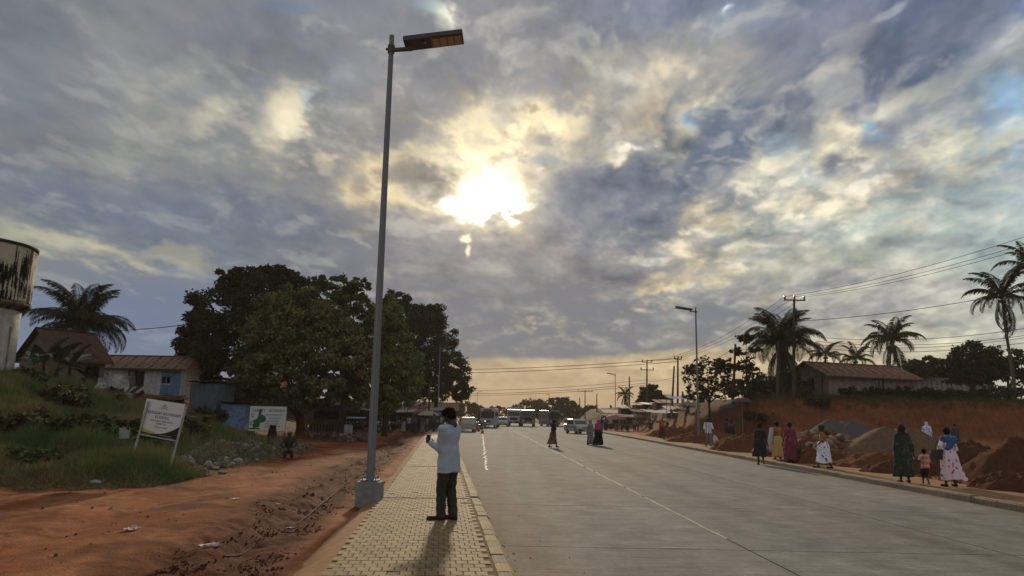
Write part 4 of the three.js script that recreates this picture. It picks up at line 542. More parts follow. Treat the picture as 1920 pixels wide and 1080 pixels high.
  const put = (i, p, turn, label, group) => { const g = protos[i]; if (g.position.y < -40) { g.position.copy(p); g.rotation.y = turn; tag(g, label, 'person', group); return; } const c = g.clone(); c.name = numbered('person'); c.position.copy(p); c.rotation.y = turn; c.userData = { label, category: 'person', group }; scene.add(c); };
  const r = rng(91), L = [[757, 797, 72], [767, 797, 76], [776, 798, 70], [786, 797, 78], [793, 799, 68], [801, 798, 74], [808, 797, 80], [814, 798, 72], [820, 797, 86], [828, 798, 76], [741, 796, 78], [730, 796, 74], [716, 796, 72], [834, 797, 90], [700, 796, 80], [782, 796, 88], [796, 796, 92], [811, 796, 95]];
  L.forEach(([px, , d], k) => { const i = (k * 3 + 1) % 8, x = P(px, 780, d).x; put(i, V(x, Math.max(landH(x, d), x > pathL(d) ? PAVE_Y : -1), -d), r() * 6.3, `person in ${names[i]} standing among the crowd by the left market stalls`, `crowd at the left stalls in ${names[i]}`); });
  const Rr = [[1128, 100], [1136, 96], [1145, 104], [1156, 98], [1166, 105], [1176, 96], [1190, 92], [1201, 99], [1362, 63], [1371, 62], [1290, 78], [1281, 84]];
  Rr.forEach(([px, d], k) => { const i = (k * 5 + 2) % 8, x = P(px, 780, d).x; put(i, V(x, x < kerbR(d) + 2.2 ? PAVE_Y : landH(x, d), -d), r() * 6.3, `person in ${names[i]} standing near the right market stalls`, `people at the right stalls in ${names[i]}`); });
  [[893, 92, 0], [903, 99, 4], [898, 104, 2]].forEach(([px, d, i]) => put(i, V(P(px, 790, d).x, 0, -d), r() * 6, `person in ${names[i]} on the road by the parked motorcycles`, undefined));
  { const x = P(513, 800, 37).x; put(4, V(x, landH(x, 37), -37), 1.2, 'person in white shirt standing behind the green map signboard', undefined); }
}

// ---------- trees and plants ----------
const leafMat = (r, g, b) => mat(r, g, b, { vc: 1, roughness: .75, specularIntensity: .25 });
const barkMat = mat(.09, .065, .045, { tex: texStreak, size: .6, bump: .03, roughness: .95 }), barkRed = mat(.2, .075, .035, { tex: texStreak, size: .8, bump: .03 }), barkGrey = mat(.16, .14, .12, { tex: texStreak, size: .5, bump: .02 });
// leaves in clumps spread over lobes; lobes: [x, y, z, rx, ry, rz]
function crown(lobes, { clumps = 40, leaves = 60, size = .3, cr = .3, seed = 1, shell = .55, hang = .4, tone = .35 }) {
  const r = rng(seed), pos = [], nor = [], col = [], nrm = () => { const a = r() * 6.2832, z = r() * 2 - 1, q = Math.sqrt(1 - z * z); return [q * Math.cos(a), z, q * Math.sin(a)]; };
  for (const [x, y, z, rx, ry, rz, kk = 1] of lobes) for (let c = 0; c < clumps * kk; c++) {
    const n = nrm(), rad = (shell + (1 - shell) * Math.pow(r(), .6)) * (r() < .16 ? 1.16 : 1); if (n[1] < -.55 && r() < .6) continue;
    const cx = x + n[0] * rx * rad, cy = y + n[1] * ry * rad, cz = z + n[2] * rz * rad, R = cr * Math.min(rx, ry) * (.55 + r() * .8), tn = 1 + (r() - .5) * tone, yl = r() < .22 ? 1.25 : 1;
    for (let l = 0; l < leaves; l++) {
      const m = nrm(), q = R * Math.pow(r(), .4), px = cx + m[0] * q, py = cy + m[1] * q * .75, pz = cz + m[2] * q, s = size * (.6 + r() * .8);
      // a folded, pointed leaf spray: two triangles meeting at the rib
      const dir = nrm(); dir[1] = dir[1] * .6 - hang; const dl = Math.hypot(...dir); const side = nrm(), dt = (side[0] * dir[0] + side[1] * dir[1] + side[2] * dir[2]) / (dl * dl); const sx = side[0] - dir[0] * dt, sy = side[1] - dir[1] * dt, sz = side[2] - dir[2] * dt, sl = Math.hypot(sx, sy, sz) || 1;
      const ux = dir[0] / dl * s, uy = dir[1] / dl * s, uz = dir[2] / dl * s, wx = sx / sl * s * .3, wy = sy / sl * s * .3, wz = sz / sl * s * .3;
      const A = [px, py, pz], T = [px + ux, py + uy, pz + uz], B = [px + ux * .45 + wx, py + uy * .45 + wy + s * .05, pz + uz * .45 + wz], C = [px + ux * .45 - wx, py + uy * .45 - wy + s * .05, pz + uz * .45 - wz];
      pos.push(...A, ...B, ...T, ...A, ...T, ...C); const t = tn * (.8 + r() * .4), w = [t * yl, t, t * .9]; for (let k = 0; k < 6; k++) { col.push(...w); nor.push(m[0] * .6, .5 + m[1] * .5, m[2] * .6); }
    }
  }
  const g = new THREE.BufferGeometry(); g.setAttribute('position', new THREE.Float32BufferAttribute(pos, 3)); g.setAttribute('color', new THREE.Float32BufferAttribute(col, 3)); g.setAttribute('uv', new THREE.Float32BufferAttribute(new Float32Array(pos.length / 3 * 2), 2)); g.computeVertexNormals(); return g;
}
// a tree standing at ground point p; lobes as photo outline [px, py, half width, half height, depth shift, share]
function tree(name, label, px, d, lobesPx, o = {}) {
  const base = P(px, 780, d), gy = o.y ?? landH(base.x, d), t = thing(name, label, 'tree', V(base.x, gy, -d), 0, o.group), k = M2(d);
  const lobes = lobesPx.map(([lx, ly, hw, hh, dz = 0, share = 1]) => { const q = P(lx, ly, d - dz); return [q.x - base.x, q.y - gy, dz, hw * k, hh * k, (hw + hh) / 2 * k * .95, share]; });
  const top = Math.max(...lobes.map((l) => l[1])), r = rng(o.seed ?? 3), R = o.trunk ?? .28, fork = o.fork ?? top * .35;
  const limbs = [tube([V(0, -.2, 0), V(R * .3, fork * .5, 0), V(R * .2 * (r() - .5), fork, 0)], R, 8, 8, .72)];
  for (const l of lobes.slice(0, o.limbs ?? 7)) limbs.push(tube([V(0, fork * .94, 0), V(l[0] * .35, lerp(fork, l[1], .4), l[2] * .3), V(l[0] * .85, l[1] - l[4] * .15, l[2] * .8)], R * .5, 8, 6, .25));
  obj('trunk', limbs, o.bark ?? barkMat, t);
  obj('crown', [crown(lobes, { seed: o.seed ?? 3, ...o.leaf })], o.mat ?? leafMat(.05, .062, .022), t);
  return t;
}
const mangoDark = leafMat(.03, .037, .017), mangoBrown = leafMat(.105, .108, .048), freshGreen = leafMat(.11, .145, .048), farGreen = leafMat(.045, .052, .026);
{
  // great dark mango behind, browner one before it, and the row along the track
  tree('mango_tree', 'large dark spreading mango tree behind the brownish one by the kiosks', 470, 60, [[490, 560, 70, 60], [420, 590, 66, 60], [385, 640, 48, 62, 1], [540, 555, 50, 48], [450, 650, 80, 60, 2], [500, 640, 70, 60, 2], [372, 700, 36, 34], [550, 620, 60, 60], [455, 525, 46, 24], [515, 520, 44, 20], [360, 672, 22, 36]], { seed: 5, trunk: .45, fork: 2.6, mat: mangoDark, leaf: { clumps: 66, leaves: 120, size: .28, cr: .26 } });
  tree('mango_tree', 'brownish green mango tree with drooping boughs behind the signboard with a green map', 562, 47, [[560, 600, 90, 62, 0], [510, 650, 66, 60, 1], [600, 640, 76, 58, 1], [630, 690, 60, 54, 2], [540, 700, 80, 52, 2], [470, 720, 50, 48, 1], [585, 730, 60, 34, 2], [660, 670, 36, 60], [440, 740, 30, 30], [655, 730, 34, 36]], { seed: 8, trunk: .34, fork: 1.5, bark: barkRed, mat: mangoBrown, leaf: { clumps: 62, leaves: 100, size: .22, cr: .25, hang: .7 } });
  tree('leafy_tree', 'tall loose leafed tree with upright twigs beside the near lamp post', 640, 56, [[630, 545, 38, 32, 0, .6], [660, 560, 30, 30, 0, .6], [610, 560, 34, 36, 0, .6], [650, 610, 46, 46], [690, 620, 36, 60], [600, 530, 22, 18, 0, .4], [675, 538, 22, 16, 0, .35]], { seed: 12, trunk: .24, mat: leafMat(.085, .11, .04), leaf: { clumps: 42, leaves: 70, size: .24, cr: .22, shell: .5 } });
  tree('leafy_tree', 'fresh green tree with long hanging boughs behind the near lamp post', 722, 58, [[720, 600, 40, 46], [735, 660, 44, 60], [705, 690, 44, 60], [745, 720, 46, 44], [690, 640, 30, 50], [755, 690, 36, 40], [715, 750, 40, 26]], { seed: 15, trunk: .26, mat: freshGreen, leaf: { clumps: 58, leaves: 90, size: .23, cr: .25, hang: .9 } });
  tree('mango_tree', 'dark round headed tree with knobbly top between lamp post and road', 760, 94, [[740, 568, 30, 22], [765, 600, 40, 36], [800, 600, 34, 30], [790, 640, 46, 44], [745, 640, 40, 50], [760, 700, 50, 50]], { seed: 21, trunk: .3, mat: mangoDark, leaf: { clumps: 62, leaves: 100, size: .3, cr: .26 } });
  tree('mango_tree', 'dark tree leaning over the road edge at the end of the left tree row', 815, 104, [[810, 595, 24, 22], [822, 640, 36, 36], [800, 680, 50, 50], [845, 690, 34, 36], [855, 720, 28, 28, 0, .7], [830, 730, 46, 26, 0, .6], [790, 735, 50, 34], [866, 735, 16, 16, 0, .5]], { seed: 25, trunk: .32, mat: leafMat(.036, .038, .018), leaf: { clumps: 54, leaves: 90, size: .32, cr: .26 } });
  // far trees closing the road
  const far = 'dark trees at the far end of the road';
  [[880, 210, [[872, 768, 26, 18], [892, 774, 18, 14]], 'low dark tree behind the parked estate car'], [935, 240, [[935, 777, 30, 16], [920, 782, 20, 12]], 'low rounded dark tree behind the white bus'], [985, 230, [[985, 768, 22, 18], [1005, 766, 24, 18], [968, 775, 20, 14], [1022, 776, 14, 12]], 'wide domed dark tree behind the lorries'], [1052, 220, [[1048, 758, 18, 14], [1060, 765, 18, 16], [1045, 776, 24, 14]], 'ragged tree with open top behind the dark bus'], [1080, 200, [[1076, 770, 14, 14], [1092, 778, 16, 12]], 'small ragged tree beside the telegraph pole'], [1108, 190, [[1108, 774, 14, 14], [1122, 780, 14, 10]], 'small pointed tree near the road bend'], [1145, 180, [[1140, 780, 22, 10], [1162, 782, 16, 9]], 'low dark bush line beyond the right stalls']].forEach(([px, d, l, lab], i) => tree('far_tree', lab, px, d, l, { seed: 40 + i, trunk: .3, fork: 1, group: far, mat: farGreen, leaf: { clumps: 34, leaves: 34, size: .8, cr: .3 } }));
  // right side
  tree('leafy_tree', 'round dark tree behind the tin roofs on the right', 1221, 118, [[1220, 738, 20, 16], [1228, 748, 16, 14], [1210, 748, 14, 12]], { seed: 52, mat: mangoDark, leaf: { clumps: 50, leaves: 44, size: .4, cr: .28 } });
  tree('open_tree', 'thin crowned tree with sky showing through beside the right lamp post', 1330, 68, [[1325, 690, 36, 24, 0, .7], [1350, 705, 26, 24, 0, .7], [1300, 712, 26, 24, 0, .6], [1340, 735, 36, 20, 0, .5], [1310, 742, 24, 16, 0, .5], [1372, 735, 22, 26, 0, .6], [1355, 680, 18, 12, 0, .4]], { seed: 55, trunk: .13, fork: 3.2, mat: leafMat(.04, .045, .02), leaf: { clumps: 46, leaves: 26, size: .26, cr: .26, shell: .3 } });
  tree('conifer_tree', 'slender tree with separate tufts beside the big palm', 1402, 64, [[1400, 634, 15, 9, 0, .5], [1384, 660, 15, 7, 0, .4], [1415, 655, 13, 7, 0, .4], [1400, 685, 24, 14, 0, .7], [1375, 688, 15, 7, 0, .35], [1408, 712, 30, 16, 0, .8], [1385, 735, 22, 12, 0, .5], [1420, 738, 26, 16, 0, .6]], { seed: 58, trunk: .1, fork: 4, mat: leafMat(.03, .036, .016), leaf: { clumps: 40, leaves: 26, size: .24, cr: .36, shell: .3 } });
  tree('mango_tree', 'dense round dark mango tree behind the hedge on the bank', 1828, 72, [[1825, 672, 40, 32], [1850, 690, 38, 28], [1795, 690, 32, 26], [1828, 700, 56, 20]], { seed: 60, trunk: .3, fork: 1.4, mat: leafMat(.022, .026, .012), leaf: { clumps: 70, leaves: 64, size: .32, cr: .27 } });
  tree('leafy_tree', 'low dark tree behind the end of the long house', 1735, 80, [[1740, 684, 30, 18], [1765, 690, 26, 18], [1715, 690, 20, 14]], { seed: 63, mat: farGreen, leaf: { clumps: 44, leaves: 40, size: .34, cr: .3 } });
  tree('leafy_tree', 'bushy tree below the coconut palms at the right', 1895, 70, [[1890, 690, 24, 22, 0, .6], [1915, 685, 26, 30], [1940, 700, 40, 36]], { seed: 66, mat: farGreen, leaf: { clumps: 40, leaves: 40, size: .3, cr: .3 } });
  tree('leafy_tree', 'dark scrub tree below the big palm', 1440, 66, [[1440, 735, 36, 22], [1480, 730, 34, 24], [1460, 752, 40, 16]], { seed: 67, mat: farGreen, leaf: { clumps: 46, leaves: 40, size: .3, cr: .3 } });
}
// palms: trunk, and every frond a part
function frondGeo(L, droop, lw, seed, pairs = 40, stiff = .5, fat = 1.9) {
  const r = rng(seed), pos = [], spine = [], N = 14; let x = 0, y = 0, a = stiff;
  for (let i = 0; i <= N; i++) { spine.push(V(x, y, 0)); x += Math.cos(a) * L / N; y += Math.sin(a) * L / N; a -= droop / N * (.5 + i / N); }
  const c = new THREE.CatmullRomCurve3(spine), rach = tube(spine, .03 * L / 3, 12, 4, .25);
  for (let i = 0; i < pairs; i++) for (const sd of [-1, 1]) {
    const t = .12 + .88 * (i + r() * .6) / pairs, p = c.getPoint(t), tg = c.getTangent(t), len = lw * L * Math.sin(Math.PI * Math.pow(clamp(t), .75) * .92 + .12) * (.8 + r() * .35), dirx = tg.x * .55, hang = .45 + r() * .5;
    const e = V(p.x + dirx * len, p.y + tg.y * .5 * len - hang * len * .75, p.z + sd * len * .72), m = V(p.x + dirx * len * .5, p.y + tg.y * .3 * len - hang * len * .2, p.z + sd * len * .45), w = V(tg.x, tg.y, 0).multiplyScalar(.022 * L / 3 * fat);
    pos.push(p.x, p.y, p.z, m.x + w.x, m.y + w.y, m.z, m.x - w.x, m.y - w.y, m.z, m.x + w.x, m.y + w.y, m.z, e.x, e.y, e.z, m.x - w.x, m.y - w.y, m.z);
  }
  const g = new THREE.BufferGeometry(); g.setAttribute('position', new THREE.Float32BufferAttribute(pos, 3)); g.computeVertexNormals(); g.setAttribute('uv', new THREE.Float32BufferAttribute(new Float32Array(pos.length / 3 * 2), 2)); return merge([g, rach]);
}
const frondMat = mat(.022, .027, .012, { roughness: .8, specularIntensity: .12 }), deadFrond = mat(.11, .075, .04, { roughness: .9 });
const coco = [frondGeo(3, 2.2, .22, 1, 42, .8), frondGeo(3, 2.7, .22, 2, 42, .5), frondGeo(3, 1.7, .22, 3, 42, 1.1), frondGeo(3, 2.0, .24, 7, 42, -.1)], oil = [frondGeo(3, 2.3, .24, 4, 58, .9, 1.1), frondGeo(3, 2.9, .24, 5, 58, .55, 1.1), frondGeo(3, 1.7, .24, 6, 58, 1.2, 1.1), frondGeo(3, 1.8, .24, 9, 58, 0, 1.1)];
function palm(label, px, d, top, L, kind, o = {}) {
  const b = P(px + (o.bx ?? 0), 780, d), gy = o.y ?? landH(b.x, d), tp = P(px, top, d), h = tp.y - gy, t = thing('palm_tree', label, 'palm', V(b.x, gy, -d), 0, o.group), r = rng(o.seed ?? px), dx = tp.x - b.x, R = o.R ?? .17;
  const pts = []; for (let i = 0; i <= 8; i++) { const q = i / 8; pts.push(V(dx * q * q + .06 * Math.sin(q * 7), h * q - .1 * (1 - q), 0)); }
  obj('trunk', [tube(pts, R, 24, 9, kind === oil ? .95 : .6), ...(kind === oil ? [ball(R * 1.6, dx, h - .1, 0, 1, 1.4, 1)] : [])], o.bark ?? barkGrey, t);
  const n = o.n ?? 22;
  for (let i = 0; i < n; i++) { const q = i / n, v = q < .3 ? 2 : q < .62 ? 0 : q < .85 ? 1 : 3, m = obj('frond', kind[v], i > n - 3 && o.dead ? deadFrond : frondMat, t); m.position.set(dx, h + .05 - q * .15, 0); m.rotation.set((r() - .5) * .5, i * 2.39996 + r() * .4, (v === 2 ? .25 : v === 3 ? -.45 : 0) + (r() - .5) * .25 + (q > .85 ? -.3 : 0), 'YXZ'); m.scale.setScalar(L / 3 * (.85 + r() * .25)); }
  if (kind === coco) for (let i = 0; i < 6; i++) obj('coconut', [ball(.12, dx + .22 * Math.cos(i * 1.05), h - .18 - .06 * (i % 2), .22 * Math.sin(i * 1.05), 1, 1.2, 1, 8)], mat(.09, .1, .035, { roughness: .6 }), t);
  return t;
}
palm('short thick oil palm with bushy crown between water tower and white house', 150, 50, 618, 4.2, oil, { n: 44, R: .3, seed: 4 });
palm('big oil palm with wide drooping crown beside the power pole on the bank', 1466, 63, 648, 4.3, oil, { n: 48, R: .34, seed: 7, bx: 8 });
palm('coconut palm leaning left at the right end of the bank', 1878, 62, 560, 3.7, coco, { n: 24, seed: 11, bx: 28, R: .15 });
palm('tallest coconut palm at the right end of the bank', 1935, 66, 505, 3.8, coco, { n: 22, seed: 12, bx: 10, R: .15 });
palm('coconut palm behind the ridge of the long house', 1672, 92, 640, 4.4, coco, { n: 30, seed: 13, y: 3.8 });
palm('small palm peeping over the roof behind the power pole', 1548, 96, 668, 3.0, coco, { n: 18, seed: 14, y: 3.8 });
palm('low bushy palm peeping over the middle of the house ridge', 1604, 94, 676, 3.2, coco, { n: 18, seed: 15, y: 3.8 });
palm('small dark palm by the tin roofs along the road', 1172, 112, 742, 2.0, coco, { n: 20, seed: 16, y: 0 });
// banana plants between water tower and brown roof
{
  const leaf = (L, W, droop) => { const pos = [], N = 10; let x = 0, y = 0, a = 1.15; const P0 = []; for (let i = 0; i <= N; i++) { P0.push([x, y]); x += Math.cos(a) * L / N; y += Math.sin(a) * L / N; a -= droop / N; } for (let i = 0; i < N; i++) for (const s of [-1, 1]) { const w0 = W * Math.sin(Math.PI * Math.pow(i / N, .8)) + .02, w1 = W * Math.sin(Math.PI * Math.pow((i + 1) / N, .8)) + .02, [x0, y0] = P0[i], [x1, y1] = P0[i + 1], k = .12; pos.push(x0, y0, 0, x1, y1, 0, x0, y0 - w0 * k - .04 * (i % 2), s * w0, x1, y1, 0, x1, y1 - w1 * k, s * w1 * (i % 3 ? 1 : .7), x0, y0 - w0 * k, s * w0); } const g = new THREE.BufferGeometry(); g.setAttribute('position', new THREE.Float32BufferAttribute(pos, 3)); g.computeVertexNormals(); return uvm(g); };
  const ls = [leaf(2.3, .3, 1.6), leaf(2, .27, 2.2), leaf(2.5, .3, 1.1)], m = [mat(.05, .08, .03, { roughness: .5 }), mat(.07, .1, .04, { roughness: .5 }), mat(.1, .085, .045)], r = rng(8);
  [[70, 36, 'banana plant hard by the water tower'], [95, 35, 'banana plant before the brown gable roof'], [120, 37, 'banana plant right of the others with torn leaves'], [52, 38, 'banana plant standing behind the water tower base']].forEach(([px, d, lab]) => { const p = P(px, 780, d), t = thing('banana_plant', lab, 'plant', V(p.x, landH(p.x, d), -d)); obj('stem', [tube([V(0, -.1, 0), V(.05, .5, 0), V(0, 1.15, 0)], .11, 8, 8, .6)], mat(.11, .1, .06, { tex: texStreak, size: .5 }), t); for (let i = 0; i < 9; i++) { const q = obj('leaf', ls[i % 3], m[i > 6 ? 2 : i % 2], t); q.position.set(0, 1.05 + .1 * r(), 0); q.rotation.set(0, i * 2.4 + r(), (r() - .5) * .5 - (i > 6 ? .9 : 0)); q.scale.setScalar(.55 + r() * .35); } });
}
// bushes
function bush(label, px, d, hw, hh, o = {}) { const p = P(px, 780, d), gy = landH(p.x, d), t = thing('bush', label, 'bush', V(p.x, gy, -d), 0, o.group), k = M2(d), n = o.n ?? 5, r = rng(px + d | 0), l = []; for (let i = 0; i < n; i++) l.push([(r() - .5) * hw * k * 1.3, hh * k * (.5 + .6 * r()), (r() - .5) * hw * k * .8, hw * k * .5, hh * k * .6, hw * k * .5]); obj('stems', l.map((q) => bar(V(0, -.1, 0), V(q[0] * .8, q[1], q[2] * .8), .02, .008, 5)), barkMat, t); obj('foliage', [crown(l, { clumps: 18, leaves: 34, size: o.size ?? .16, cr: .34, seed: px | 0, shell: .35, hang: .2 })], o.mat ?? leafMat(.05, .058, .026), t); return t; }
[['shrub at the top of the grass bank below the water tower', 30, 30, 60, 22], ['tall weedy shrub on the bank below the brown roofed house', 120, 27, 60, 30], ['dark shrub on the bank in front of the scrap heap', 190, 24, 60, 26], ['thick dark shrub left of the small notice post', 215, 22.5, 40, 30], ['low olive shrub at the left edge of the bank', 30, 22, 60, 22], ['brownish shrub midway up the bank', 120, 22, 60, 20], ['dark creeper bush under the leaning school sign', 300, 24, 50, 24], ['dark shrub behind the leaning school sign', 365, 30, 40, 26], ['bush beside the grey kiosk', 385, 36, 36, 24], ['weedy bush at the foot of the bank', 70, 19.5, 60, 14]].forEach(([lab, px, d, hw, hh], i) => bush(lab, px, d, hw, hh, { mat: [leafMat(.08, .1, .038), leafMat(.11, .105, .05), leafMat(.065, .08, .034)][i % 3] }));
[['grassy bush left of the veranda post on the bank', 1500, 61.5, 30, 12], ['rough bush on the bank top near the purple umbrella', 1440, 61, 44, 10], ['bush at the right end of the hedge', 1880, 62, 50, 20], ['tuft of weeds over the bank edge below the house', 1540, 60.5, 20, 8]].forEach(([lab, px, d, hw, hh]) => bush(lab, px, d, hw, hh, { size: .2 }));
{ const r = rng(88); for (let i = 0; i < 22; i++) { const d = 18.5 + 13 * r(), px = 5 + 330 * r(), x = P(px, 780, d).x; if (bankIn(x, d) < 1.2 || (x > -12 && d > 20)) continue; bush('small ragged shrub among the grass of the left bank', px, d, 14 + 22 * r(), 8 + 16 * r(), { n: 4, group: 'small shrubs scattered over the grass bank', mat: [leafMat(.08, .095, .036), leafMat(.12, .11, .05), leafMat(.06, .075, .03)][i % 3], size: .12 }); } }
// clipped hedge before the long house
{ const a = P(1590, 740, 61.5), b = P(1850, 740, 62.5), t = thing('hedge', 'long low dark hedge in front of the long house on the bank', 'hedge', V((a.x + b.x) / 2, landH((a.x + b.x) / 2, 62), -62)); const l = []; const w = b.x - a.x; for (let i = 0; i < 22; i++) l.push([-w / 2 + w * i / 21, .45 + .12 * Math.sin(i * 1.7), 0, .45, .5 + .1 * Math.sin(i * 2.3), .45]); obj('foliage', [crown(l, { clumps: 22, leaves: 34, size: .16, cr: .4, seed: 9, shell: .4, hang: .1 })], leafMat(.028, .034, .014), t); obj('stems', l.map((q) => bar(V(q[0], -.2, 0), V(q[0] + .1, .5, 0), .03, .01, 5)), barkMat, t); }
// grass on the bank and along its edges: uncountable blades
{
  const r = rng(33), n = 52000, g = new THREE.BufferGeometry(), pos = [], nn = [];
  for (let b = 0; b < 4; b++) { const a = b * 1.6, x = .05 * Math.cos(a), z = .05 * Math.sin(a), lx = (b - 1.5) * .06, lz = Math.sin(b * 2) * .07, w = .008; pos.push(x - w, 0, z, x + w, 0, z, x + lx * .5, .5, z + lz * .5, x + lx * .5 - w * .7, .5, z + lz * .5, x + lx * .5 + w, .5, z + lz * .5, x + lx * 1.6, 1, z + lz * 1.6); }
  g.setAttribute('position', new THREE.Float32BufferAttribute(pos, 3)); g.computeVertexNormals();
  const m = new THREE.InstancedMesh(g, mat(1, 1, 1, { roughness: .8, specularIntensity: .2 }), n), q = new THREE.Matrix4(), e = new THREE.Euler(), c = new THREE.Color(); let k = 0;
  while (k < n) { const d = 16 + 22 * Math.pow(r(), 1.3), x = -8 - r() * 18; const s = bankIn(x, d); if (s < -.35 + .4 * noise(x * 2, d * 2)) continue; if (Math.abs(x / d) > .76) continue; const patch = fbm(x * .35, d * .35, 4), rub = sstep(19.5, 22, d) * sstep(-13, -11, x); if (rub > .5 && r() < .93) continue; if (patch < -.25 && r() < .6) continue;
    const h = (.12 + .46 * sstep(-.2, .4, patch + .25 * noise(x, d)) + .15 * r()) * sstep(-.5, 1.4, s + .3) * (.8 + .4 * r()); e.set((r() - .5) * .5, r() * 6.3, (r() - .5) * .5); q.makeRotationFromEuler(e); q.scale(new THREE.Vector3(1.3, h, 1.3)); q.setPosition(x, landH(x, d) - .02, -d); m.setMatrixAt(k, q);
    const dry = sstep(-.15, .45, noise(x * .5 + 3, d * .5) + (r() - .5) * .8), gr = .8 + .5 * r(); c.setRGB(lerp(.1, .23, dry) * gr, lerp(.135, .18, dry) * gr, lerp(.042, .085, dry) * gr); m.setColorAt(k, c); k++; }
  m.name = numbered('grass'); m.userData = { kind: 'stuff', label: 'rough green and dry grass covering the left bank', category: 'grass' }; scene.add(m);
}
{
  const r = rng(34), n = 9000, g = new THREE.BufferGeometry(), pos = []; for (let b = 0; b < 3; b++) { const a = b * 2.1, x = .08 * Math.cos(a), z = .08 * Math.sin(a); pos.push(x - .02, 0, z, x + .02, 0, z, x + .1 * Math.cos(a), 1, z + .1 * Math.sin(a)); } g.setAttribute('position', new THREE.Float32BufferAttribute(pos, 3)); g.computeVertexNormals();
  const m = new THREE.InstancedMesh(g, mat(1, 1, 1, { roughness: .8, specularIntensity: .2 }), n), q = new THREE.Matrix4(), e = new THREE.Euler(), c = new THREE.Color(); let k = 0;
  while (k < n) { const x = 17 + r() * 32, d = 57 + r() * 8, t = cliffT(x, d); if (t < .75 && r() < .985) continue; if (t < .2) continue; e.set(0, r() * 6.3, 0); q.makeRotationFromEuler(e); q.scale(new THREE.Vector3(1, .15 + .3 * r(), 1)); q.setPosition(x, landH(x, d) - .03, -d); m.setMatrixAt(k, q); const gr = .7 + .6 * r(); c.setRGB(.075 * gr, .075 * gr, .034 * gr); m.setColorAt(k, c); k++; }
  m.name = numbered('grass'); m.userData = { kind: 'stuff', label: 'dry grass along the top of the red earth bank', category: 'grass' }; scene.add(m);
}

// ---------- buildings and structures ----------
const LY = (x, d) => landH(x, d);
const white = mat(.78, .76, .71, { tex: texGrime, size: 2.2, bump: .006 }), darkIn = mat(.012, .012, .012, { roughness: .6 }), woodOld = mat(.14, .1, .07, { tex: texStreak, size: .7, bump: .006 }), woodPale = mat(.27, .21, .14, { tex: texStreak, size: .6, bump: .005 }), steel = mat(.3, .315, .325, { tex: texStreak, size: 1.3, metalness: .3, roughness: .6 }), concreteM = mat(.33, .33, .31, { tex: texGrime, size: .9, bump: .006 });
const glassDark = mat(.02, .022, .025, { roughness: .15 });
function corr(w, l, pitch = .14, amp = .018, t = .004) { // corrugated sheet w across, l down the slope, lying in xz
  const n = Math.max(6, Math.round(w / pitch) * 4), pos = [], id = []; for (let i = 0; i <= n; i++) { const x = -w / 2 + w * i / n, y = amp * Math.cos(i / 4 * 2 * Math.PI); pos.push(x, y, -l / 2, x, y, l / 2, x, y - t, -l / 2, x, y - t, l / 2); } for (let i = 0; i < n; i++) { const a = i * 4, b = a + 4; id.push(a, a + 1, b, b, a + 1, b + 1, a + 2, b + 2, a + 3, b + 2, b + 3, a + 3, a + 1, a + 3, b + 1, b + 1, a + 3, b + 3, a, b, a + 2, b, b + 2, a + 2); } const g = new THREE.BufferGeometry(); g.setAttribute('position', new THREE.Float32BufferAttribute(pos, 3)); g.setIndex(id); g.computeVertexNormals(); return uvm(g);
}
const rustRoof = mat(.34, .27, .22, { tex: texRust, size: 1.6, size2: 3.2, roughness: .75 }), rustRed = mat(.36, .2, .15, { tex: texRust, size: 1.9, size2: 3.5, roughness: .75 }), tinGrey = mat(.3, .3, .3, { tex: texRust, size: 2.3, size2: 4, roughness: .6 }), roofBrown = mat(.13, .085, .06, { tex: texStreak, size: 1.4, roughness: .9 });
